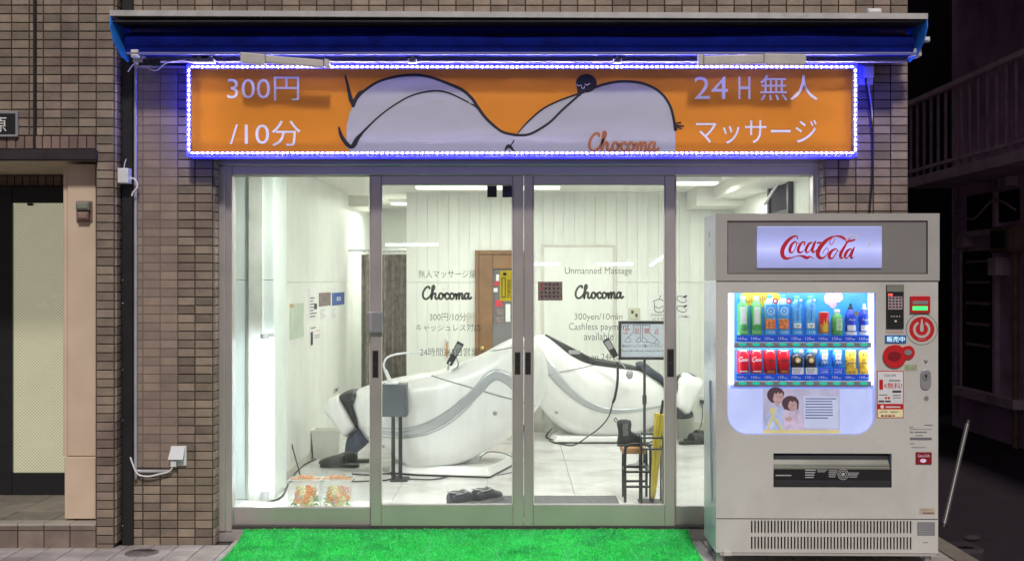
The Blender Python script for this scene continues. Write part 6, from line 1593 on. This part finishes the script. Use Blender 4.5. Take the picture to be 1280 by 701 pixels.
# red and white paper on the door
pp = vd('promo_poster', 1095, 463, 1128.3, 521.8, 'red_paint', -.0012)
mb = MB(); vbox(mb, 1096, 464, 1127.3, 504, -.0020, -.0013, 0); vbox(mb, 1096, 511, 1127.3, 520.8, -.0020, -.0013, 1)
a, b = VP(1104, 467), VP(1118, 470); letters(mb, 'Coke ON', a[0], b[0], b[1], a[1], -.0026, 3)
a, b = VP(1098, 474), VP(1102.5, 486.5); letters(mb, '1', a[0], b[0], b[1], a[1], -.0026, 2); a, b = VP(1103, 479), VP(1107.5, 484.5); letters(mb, '本', a[0], b[0], b[1], a[1], -.0026, 2)
a, b = VP(1108, 477.5), VP(1126, 485.5); letters(mb, '無料!', a[0], b[0], b[1], a[1], -.0026, 2)
for (q0,q1,q2,q3) in ((1110,474.5,1124,475.7),(1114,487.5,1125,490),(1097.5,492.5,1108,493.3),(1097,500,1104,502),(1105,500,1112,502),(1115,493,1124.5,493.8),(1115,496,1124.5,496.8),(1098,513.5,1108,514.3),(1112,513.5,1122,514.3)): vbox(mb, q0,q1,q2,q3, -.0026, -.0022, 3)
for px in (1105,1108.5): vbox(mb, px, 495.5, px+2.4, 498, -.0026, -.0022, 2)
for i in range(4): vbox(mb, 1100+i*4.6, 518, 1103.4+i*4.6, 519.8, -.0026, -.0022, 2 if i%2 else 3)
c = VP(1101.5, 507.7); mb.disc(c[0], -.0022, c[1], 2.2/s_, n=14, m=0); vbox(mb, 1106, 507.2, 1124, 508.8, -.0022, -.0016, 0)
obj('poster_print', mb, ['label_white', 'rose_yellow', 'red_paint', 'ink'], pp)
# small service text
mb = MB(); a, b = VP(1135, 532.2), VP(1141, 534); letters(mb, '連絡先', a[0], b[0], b[1], a[1], -.0012)
for (q0,q1,q2,q3) in ((1154,530,1164,531),(1136,535.4,1163,535.9),(1136,538.4,1140,539.8),(1142,538.6,1157,539.8),(1143,543,1152,543.8),(1136,546,1163,549),(1136,553.3,1142,554),(1138,557.9,1156,558.6)): vbox(mb, q0,q1,q2,q3, -.0012, -.0006)
obj('service_text', mb, 'ink_grey', t)
bd = vd('brand_badge', 1143, 564, 1162.8, 579, 'dark_red', -.006, bev=.003)
mb = MB(); a, b = VP(1145.5, 566.5), VP(1160, 570); letters(mb, 'Coca-Cola', a[0], b[0], b[1], a[1], -.0075); c = VP(1152, 574.5); mb.disc(c[0], -.0072, c[1], 4/s_, 2.5/s_, n=12); obj('badge_print', mb, 'pink_print', bd)
wl_ = vd('warning_label', 1147.5, 633.5, 1167, 641.5, 'label_white', -.0012); wl_.data.materials[0] = mat('label_cream', (.52,.46,.36), .6)
mb = MB(); vbox(mb, 1152, 638.8, 1166, 641, -.0018, -.0013); vbox(mb, 1149, 635.5, 1164, 636.2, -.0018, -.0013); obj('label_print', mb, 'copper', wl_)
gp = vd('rating_plate', 1145, 651, 1167, 668, 'vend_grey', -.0016)
mb = MB()
for k in range(5): vbox(mb, 1147, 653.5+k*2.9, 1160-(k*37)%6, 654.2+k*2.9, -.0022, -.0017)
obj('plate_print', mb, 'grey_metal', gp)
mb = MB(); vbox(mb, 1152, 676.2, 1158, 677, -.001, -.0003); obj('small_print', mb, 'ink_grey', t)
# feet
for px, yy in ((902, .04), (1160, .04), (902, .38), (1160, .38)):
    a = VP(px, 690); mb = MB(); mb.cyl((a[0],yy,.0005),(a[0],yy,zb_-.0005),.022,n=16); mb.cyl((a[0],yy,.0),(a[0],yy,.008),.03,n=16); obj('foot', mb, 'grey_metal', t)
mb = MB(); a, b = VP(900,690.5), VP(1168,693.5); mb.box(a[0], b[0], -.002, .02, b[1], a[1]); obj('kick_plate', mb, 'vend_header', t)
mb = MB(); vbox(mb, 904, 688, 914, 694, -.01, .02, c=.003); obj('foot_bracket', mb, 'vend_body', t)

# drinks on the shelves: each one a thing of its own, standing in the lit case
VMAT = Matrix.Translation((VX, VY, GZ)) @ Matrix.Rotation(VROT, 4, 'Z')
def drink_thing(col, row, kind, name, label, cat, grp=None):
    px = cols[col]; base_py = 418.5 if row == 0 else 467
    d = .085
    c = VP(px, base_py, d); s = S(VY+d); loc = VMAT @ Vector((c[0], d, c[1]))
    t = thing(name, label, cat, loc, grp, local=True); t.rotation_euler = (0,0,VROT)
    u = 1/s
    def cylp(nm, prof, m, n=16): return obj(nm, MB().lathe([(r*u*1.08, h*u) for r, h in prof], (0,0,0), n), m, t)
    def front(nm, x0, z0, x1, z1, m, rad, parent=None):
        """a curved patch hugging the front"""
        mb = MB(); k = 6; v = []
        for i in range(k+1):
            x = x0+(x1-x0)*i/k; y = -math.sqrt(max(0, (rad*1.08+.35)**2-x*x)); v += [(x*u,y*u,z0*u),(x*u,y*u,z1*u)]
        mb.add(v, [(2*i,2*i+2,2*i+3,2*i+1) for i in range(k)], 0, True); return obj(nm, mb, m, parent or t)
    def badge(px_, pz_, r_, m):
        mb = MB(); mb.disc(px_*u, -.034, pz_*u, r_*u, d=.001, n=18); b = obj('round_tag', mb, m, t); mb = MB(); mb.disc(px_*u, -.0345, pz_*u, r_*.55*u, n=12); obj('tag_print', mb, 'label_white', b)
    if kind == 'tea':
        cylp('bottle', [(6.3,0),(6.8,1),(6.8,36),(6.0,38),(3.0,43),(2.8,44)], 'bottle_green'); cylp('cap', [(2.9,44),(3.1,44.3),(3.1,48),(2.8,48.3)], 'label_white')
        front('label', -4.2, 13, 4.2, 36, 'label_green', 6.8); l = front('inner_label', -2.6, 15, 2.6, 35, 'label_white', 7.0)
        mb = MB(); letters(mb, '綾', -2.0*u, 2.0*u, 28*u, 33*u, -7.8*u); letters(mb, '茶', -2.0*u, 2.0*u, 22*u, 27*u, -7.8*u); letters(mb, '緑', -2.0*u, 2.0*u, 16*u, 21*u, -7.8*u); obj('lettering', mb, 'rose_leaf', t)
        front('promo_card', -6.5, 0.5, 6.5, 7, 'bottle_green', 7.2)
        mb = MB(); letters(mb, 'NEW', -4*u, 4*u, 2.2*u, 5.5*u, -8.5*u); obj('card_lettering', mb, 'label_green', t)
    elif kind == 'water':
        cylp('bottle', [(6.2,0),(6.7,1),(6.5,20),(6.8,38),(5.5,42),(3.0,46)], 'bottle_clear'); cylp('cap', [(3,46),(3.2,46.3),(3.2,50),(3,50.3)], 'label_sky')
        front('label', -5.8, 22, 5.8, 38, 'label_sky', 6.9)
        mb = MB(); stroke(mb, [(4.2*u*math.cos(a), (30+4.5*math.sin(a))*u) for a in np.linspace(0,6.28,11)[:-1]], .9*u, -7.9*u, k=2, closed=True); letters(mb, '水', -2*u, 2*u, 28*u, 32*u, -7.9*u); obj('label_print', mb, 'label_white', t)
        front('food_card', -6, 8, 6, 20, 'label_food', 7.3); front('promo_card', -6.8, 0.5, 6.8, 6.5, 'label_sky', 7.6)
        mb = MB(); letters(mb, 'WATER', -3.5*u, 5*u, 2.2*u, 4.8*u, -9*u); obj('card_lettering', mb, 'label_white', t); badge(5.4, 42.5, 3.4, 'red_paint')
    elif kind == 'clear':
        cylp('bottle', [(5.9,0),(6.3,1),(5.9,14),(6.2,30),(6.2,38),(4.0,43),(2.8,45)], 'bottle_water'); cylp('cap', [(2.9,45),(3.1,45.3),(3.1,48.5),(2.8,48.8)], 'bottle_green')
        front('label', -4.6, 9, 4.6, 15, 'label_white', 6.5); mb = MB(); mb.prism([(-3*u,13.5*u),(0,10*u),(3*u,13.5*u),(0,12.3*u)], -7.6*u); obj('label_print', mb, 'bottle_green', t)
        mb = MB()
        for a in range(6): mb.prism([(0,36*u),(1.0*u*math.cos(a*1.05)-.5*u*math.sin(a*1.05),(36+1.0*math.sin(a*1.05)+.5*math.cos(a*1.05))*u),(2.6*u*math.cos(a*1.05),(36+2.6*math.sin(a*1.05))*u)], -7.5*u-.0001*a)
        mb.box(-.4*u,.4*u,-7.6*u,-7.4*u,18*u,31*u); obj('star_print', mb, 'price_blue', t)
        front('promo_card', -6.4, 0.5, 6.4, 6.5, 'label_sky', 7.4); mb = MB(); letters(mb, '110', -3*u, 4*u, 2*u, 5*u, -8.8*u); obj('card_lettering', mb, 'label_white', t); badge(3.4, 43.5, 3.7, 'label_sky')
    elif kind == 'can_small':
        cylp('can', [(5.4,2),(6.0,3),(6.0,27),(5.4,28.5)], 'can_orange'); cylp('lid', [(5.2,28.5),(5.4,29.2),(4.6,29.2)], 'silver'); front('label', -5.5, 14, 5.5, 28, 'can_red', 6.0)
        mb = MB(); mb.prism([(-3*u,4*u),(-1*u,20*u),(0.5*u,13*u),(3*u,24*u),(3.5*u,5*u)], -7*u); obj('flame_print', mb, 'can_yellow', t)
    elif kind == 'small_green':
        cylp('bottle', [(6.2,0),(6.6,1),(6.6,20),(5.8,24),(3.0,27.5)], 'bottle_green'); cylp('cap', [(3.2,27.5),(3.4,27.8),(3.4,31.5),(3.1,31.8)], 'label_white')
        front('label', -2.6, 6, 5.4, 21, 'label_green', 6.7); mb = MB(); letters(mb, '伊', -.5*u, 4*u, 14*u, 19*u, -7.6*u); letters(mb, '茶', -.5*u, 4*u, 8*u, 13*u, -7.6*u); obj('lettering', mb, 'rose_leaf', t)
    elif kind == 'sport':
        cylp('bottle', [(5.6,4),(6.4,5),(5.6,13),(6.8,19),(6.6,25),(5.0,29),(3.0,32)], 'bottle_sport'); cylp('cap', [(3.1,32),(3.3,32.3),(1.6,36),(1.4,39)], 'ink' if col == 8 else 'label_white')
        front('label', -5.2, 5.5, 5.2, 12.5, 'label_white', 6.4); mb = MB(); letters(mb, 'Aqua', -4*u, 4*u, 17.5*u, 21*u, -8.1*u); obj('lettering', mb, 'label_white', t)
        front('promo_card', -6.6, .5, 6.6, 4.2, 'label_white', 7.3); mb = MB(); mb.disc(5.3*u, -.0335, 27*u, 3.3*u, d=.001, n=16); obj('round_tag', mb, 'vend_grey', t)
    elif kind in ('cola', 'cola_zero'):
        m_ = 'can_red' if kind == 'cola' else 'can_red_deep'
        cylp('can', [(6.2,1),(7.0,2),(7.0,27.5),(6.2,29.3)], m_); cylp('lid', [(6.0,29.3),(6.2,30),(5.4,30)], 'silver')
        mb = MB(); ink = 'label_white' if kind == 'cola' else 'ink'
        for pts in ([(-1.5,21.5),(-4,21),(-5.8,18),(-5,15.5),(-2.8,16.5)],[(-1,19),(-2.4,17.5),(-1,16.3),(-.2,18),(-1,19)],[(1.8,18.6),(.6,18.3),(.7,16.4),(2,16.9)],[(3.6,19.0),(2.8,17),(3.8,16.6),(4.2,19),(4.0,16.9),(5.4,17.8)]):
            stroke(mb, [(p[0]*u, p[1]*u) for p in pts], (1.1 if kind == 'cola' else .7)*u, -7.9*u, k=3)
        obj('script_print', mb, ink, t)
        if kind == 'cola': 
            mb = MB(); mb.box(-5*u, 5*u, -7.6*u, -7.45*u, 3*u, 4.2*u); obj('small_print', mb, 'label_white', t)
        else:
            mb = MB(); mb.box(-6.6*u, 6.6*u, -8.4*u, -8.0*u, 0.5*u, 6*u); obj('promo_card', mb, 'dark_red', t)
            mb = MB(); letters(mb, 'ZERO', -4.5*u, 4.5*u, 2*u, 4.6*u, -8.6*u); obj('card_lettering', mb, 'can_yellow', t)
    elif kind == 'coffee':
        cylp('bottle', [(6.4,8),(7.0,9),(7.0,22),(4.5,25.5),(3.6,26.5)], 'bottle_coffee'); cylp('cap', [(3.6,26.5),(3.9,26.8),(3.9,31),(3.6,31.2)], 'label_sky')
        mb = MB(); mb.disc(0, -8.0*u, 17.5*u, 3.4*u, n=16); mb.disc(0, -8.2*u, 17.5*u, 2.0*u, m=1, n=6); obj('emblem_print', mb, ['can_yellow', 'label_white'], t)
        mb = MB(); mb.box(-7*u, 7*u, -8.2*u, -7.8*u, 0*u, 8.5*u); cd = obj('promo_card', mb, 'label_white', t)
        mb = MB(); letters(mb, 'BLACK', -5.6*u, 4*u, 5*u, 7.5*u, -8.4*u); letters(mb, 'HOT', -5*u, 3*u, 1.5*u, 4*u, -8.4*u); obj('card_lettering', mb, 'ink', cd); mb = MB(); mb.disc(4.2*u, -.0345, 28*u, 3.2*u, d=.001, n=16); obj('round_tag', mb, 'vend_grey', t)
    elif kind == 'sky':
        cylp('can', [(5.4,9),(6.0,10),(6.0,27.5),(5.4,29)], 'can_sky'); cylp('lid', [(5.2,29),(5.4,29.7),(4.6,29.7)], 'silver')
        front('label', -3.4, 18, 3.4, 27, 'label_white', 6.1); mb = MB(); mb.disc(0, -6.9*u, 23*u, 2.2*u, n=12); obj('emblem_print', mb, 'can_yellow', t)
        mb = MB(); stroke(mb, [(-3*u,14*u),(-1*u,17*u),(0,13*u),(1.5*u,16.5*u),(3.5*u,14*u)], .9*u, -7.0*u, k=3); obj('script_print', mb, 'label_white', t)
        mb = MB(); mb.box(-6.8*u, 6.8*u, -7.6*u, -7.2*u, .5*u, 8.6*u); cd = obj('promo_card', mb, 'price_blue', t); mb = MB(); letters(mb, 'マイルド', -5.5*u, 5*u, 5*u, 7.4*u, -7.8*u); letters(mb, 'COFFEE', -5.5*u, 4*u, 1.6*u, 4*u, -7.8*u); obj('card_lettering', mb, 'label_white', cd)
    elif kind == 'yellow':
        cylp('can', [(5.6,1),(6.2,2),(6.2,28),(5.6,29.5)], 'can_yellow'); cylp('lid', [(5.4,29.5),(5.6,30.2),(4.8,30.2)], 'silver')
        mb = MB(); letters(mb, 'コーン', -4.5*u, 4.5*u, 17*u, 20.5*u, -7.0*u); mb.disc(-2.5*u, -6.9*u, 25*u, 1.4*u, n=10); mb.disc(2.0*u, -6.9*u, 24*u, 1.1*u, n=10); mb.box(-5*u,5*u,-6.9*u,-6.6*u,13.6*u,15*u); obj('label_print', mb, 'copper', t)
        mb = MB(); mb.box(-6.9*u, 6.9*u, -7.6*u, -7.2*u, 0, 7*u); cd = obj('promo_card', mb, 'can_yellow', t); mb = MB(); letters(mb, 'HOT 140', -5.6*u, 4*u, 1*u, 4*u, -7.8*u); obj('card_lettering', mb, 'ink', cd)
row1 = ['tea','tea','water','water','clear','clear','can_small','small_green','sport','sport']
row2 = ['cola','cola','cola_zero','cola_zero','coffee','coffee','sky','sky','yellow','yellow']
DL = {'tea': ('drink_bottle','tall green tea bottle','bottle'), 'water': ('drink_bottle','blue labelled clear bottle with red tag','bottle'), 'clear': ('drink_bottle','tall blue clear bottle with green cap','bottle'),
      'can_small': ('drink_can','small red and orange can','can'), 'small_green': ('drink_bottle','short green tea bottle with white cap','bottle'), 'sport': ('drink_bottle','rounded deep blue sports drink bottle','bottle'),
      'cola': ('drink_can','bright red can with white script','can'), 'cola_zero': ('drink_can','red can with black script','can'), 'coffee': ('drink_bottle','black coffee bottle with round emblem','bottle'),
      'sky': ('drink_can','sky blue can with white emblem','can'), 'yellow': ('drink_can','yellow can with brown print','can')}
for ri, row in enumerate((row1, row2)):
    for i, k in enumerate(row):
        nm, lb, ct = DL[k]
        if i > 0 and row[i-1] == k: where = 'right one of its pair'
        elif i < 9 and row[i+1] == k: where = 'left one of its pair'
        else: where = 'standing alone'
        drink_thing(i, ri, k, nm, f'{lb}, {where}, in the {"upper" if ri == 0 else "lower"} row', ct, 'drinks on show in the machine')
# unseen fill lamps added in the case to light the drinks
area('case_fill', (.46, .036, VP(1000,366,.0)[1]+.006), .74, .03, 1.5, (.95,.96,1.0), (R(35),0,0), VM)
area('case_fill', (.46, .048, VP(1000,435.5,.03)[1]), .74, .02, 1.2, (.95,.96,1.0), (R(40),0,0), VM)

# ---------------------------------------------------------------- right of the machine: edge of pavement, pole, alley
mb = MB(); mb.box(xe+.005, xe+.13, -2.2, .45, -.119, GZ+.004); kb = struct('kerb', mb, 'step_tile')
t = thing('metal_pole', 'thin silver pole leaning beside the drinks machine', 'pole', (WX(1181,-.3), -.3, GZ))
mb = MB(); mb.cyl(W(1180,655,-.35), W(1209,530,-.05), .014, n=14); obj('tube', mb, 'pole_grey', t)
obj('end_cap', MB().cyl(W(1179,659,-.36), W(1180,655,-.35), .018, n=12), 'black', t); obj('end_cap', MB().cyl(W(1209,530,-.05), W(1210,526,-.04), .016, n=12), 'black', t)
mb = MB(); mb.cbox(WX(1186,0), WX(1222,0), -.12, .1, -.119, -.02, .02); mb.sphere((WX(1215,-.12),-.12,WZ(672,-.12)), .05,.03,.02); tag(obj('rubble', mb, 'matte_dark'), 'dark low block lying on the ground in the alley', 'block')
XBd = 4.93
def RB(px): return FPX*XBd/(px-CX)-CAMD
def RZ(px, py): return CAMH+(CY-py)/((px-CX)/XBd)
t = thing('apartment_building', 'dark purple building down the alley with a railed balcony', 'building', (XBd+1, 4, -.12))
ye = RB(1190)
mb = MB(); mb.box(XBd, XBd+4, -1, ye, -.12, 9); obj('wall', mb, 'alley_wall', t)
zsl = RZ(1186,226)
mb = MB(); mb.box(XBd-.55, XBd-.001, -1, ye-.1, zsl-.10, zsl); bal = obj('balcony', mb, 'alley_light', t)
mb = MB(); n = 26
for i in range(n): y = 1.0+(ye-.2-1.0)*i/(n-1); mb.box(XBd-.54, XBd-.515, y-.012, y+.012, zsl+.001, zsl+.80)
obj('baluster', mb, 'alley_rail', bal)
mb = MB(); mb.box(XBd-.56, XBd-.50, .9, ye-.12, zsl+.801, zsl+.85); mb.box(XBd-.55, XBd-.51, .9, ye-.12, zsl+.06, zsl+.09); obj('handrail', mb, 'alley_light', bal)
mb = MB(); mb.add([(XBd-.9,-1,4.6),(XBd+.2,-1,5.6),(XBd+.2,ye,5.6),(XBd-.9,ye,4.6),(XBd-.9,-1,4.52),(XBd+.2,-1,5.52),(XBd+.2,ye,5.52),(XBd-.9,ye,4.52)], [(0,1,2,3),(7,6,5,4),(0,4,5,1),(1,5,6,2),(2,6,7,3),(3,7,4,0)]); obj('roof', mb, 'alley_wall', t)
def ropen(name, pa, pb, pt, pbm, m, out=.02):
    ya, yb = RB(pb), RB(pa); z1_, z0_ = RZ(pb,pt), RZ(pb,pbm)
    mb = MB(); mb.box(XBd-out, XBd-.001, ya, yb, z0_, z1_); return obj(name, mb, m, t)
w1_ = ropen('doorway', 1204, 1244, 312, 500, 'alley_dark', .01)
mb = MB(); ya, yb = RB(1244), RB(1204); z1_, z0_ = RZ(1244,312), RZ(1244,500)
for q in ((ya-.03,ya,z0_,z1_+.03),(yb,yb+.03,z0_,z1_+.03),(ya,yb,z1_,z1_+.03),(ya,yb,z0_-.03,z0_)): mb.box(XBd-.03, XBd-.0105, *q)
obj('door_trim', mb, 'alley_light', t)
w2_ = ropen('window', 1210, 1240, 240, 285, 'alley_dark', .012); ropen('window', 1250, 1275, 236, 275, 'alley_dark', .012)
ropen('sill', 1206, 1243, 287, 294, 'alley_light', .08); ropen('ledge', 1204, 1282, 500, 512, 'alley_light', .12)
ropen('pipe_cover', 1247, 1250, 240, 500, 'alley_light', .05)
t2 = thing('air_duct', 'copper coloured hooded duct box on the alley wall', 'duct', (XBd, RB(1268), RZ(1268,315)))
ya, yb = RB(1284), RB(1258); z1_, z0_ = RZ(1268,283), RZ(1268,316)
mb = MB(); mb.box(XBd-.18, XBd-.001, ya, yb, z0_, z1_); bevel(obj('hood', mb, 'copper', t2), .03); mb = MB(); mb.box(XBd-.19, XBd-.181, ya+.08, yb-.08, z0_+.05, z1_-.05); obj('grille', mb, 'matte_dark', t2)
mb = MB(); mb.cyl((XBd-.06, RB(1277), RZ(1277,316)), (XBd-.06, RB(1277), -.1), .03, n=10); obj('down_pipe', mb, 'copper', t2)
for k, (px0, px1, py0, py1, o_) in enumerate(((1252,1262,322,344,.14), (1206,1216,296,309,.10), (1262,1272,220,232,.12))):
    ropen('meter_box', px0, px1, py0, py1, 'alley_light', o_)
for px, y0_, y1_ in ((1199,232,520),(1246,205,236)):
    mb = MB(); mb.cyl((XBd-.04, RB(px), RZ(px,y0_)), (XBd-.04, RB(px), RZ(px,y1_)), .022, n=8); obj('conduit', mb, 'alley_rail', t)
mb = MB(); mb.tube([(XBd-.06, RB(1200), RZ(1200,262)), (XBd-.08, RB(1225), RZ(1225,262)-.10), (XBd-.06, RB(1250), RZ(1250,250)), (XBd-.1, RB(1282), RZ(1282,262))], .012, 6); obj('wire', mb, 'alley_light', t)
for k in range(5):
    mb = MB(); ya, yb = RB(1240), RB(1208); z_ = RZ(1225,325)-k*.22; mb.box(XBd-.014, XBd-.0101, ya+.02, yb-.02, z_-.03, z_); obj('shutter_slat', mb, 'alley_rail', t)
mb = MB(); mb.box(XR1+.0, XBd+4, ye+1.2, ye+1.4, -.12, 9); tag(obj('far_wall', mb, 'alley_dark'), 'black wall closing the end of the alley, night shade put into its colour', 'wall')  # darkness of the alley put into the wall's near-black colour
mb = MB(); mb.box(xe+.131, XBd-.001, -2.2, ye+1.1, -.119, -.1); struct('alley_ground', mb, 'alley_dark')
# ---------------------------------------------------------------- lamps across the street that show as reflections in the glass
for px, py, L_2, tilt, lb in ((515, 306, .42, 0, 'fluorescent tube across the street mirrored in the left door glass'), (683, 330, .22, 0, 'short fluorescent tube across the street mirrored beside the middle stile'),
                     (768, 330, .29, 0, 'fluorescent tube across the street mirrored in the right door glass'), (823, 325, .16, -.6, 'tilted fluorescent tube across the street mirrored near the right stile')):
    Ym = 12.3; x, z = (px-CX)/S(Ym), CAMH+(CY-py)/S(Ym)
    t = thing('street_tube_light', lb, 'tube light', (x, -12, z), 'tube lights of the shops opposite')
    dx, dz = L_2*math.cos(tilt), -L_2*math.sin(tilt)
    obj('tube', MB().cyl((x-dx,-12,z-dz),(x+dx,-12,z+dz),.022,n=10), 'tube_light', t)
    obj('holder', MB().box(x-L_2*.9, x+L_2*.9, -12.09, -12.05, z-.03, z+.03), 'white_plastic', t)
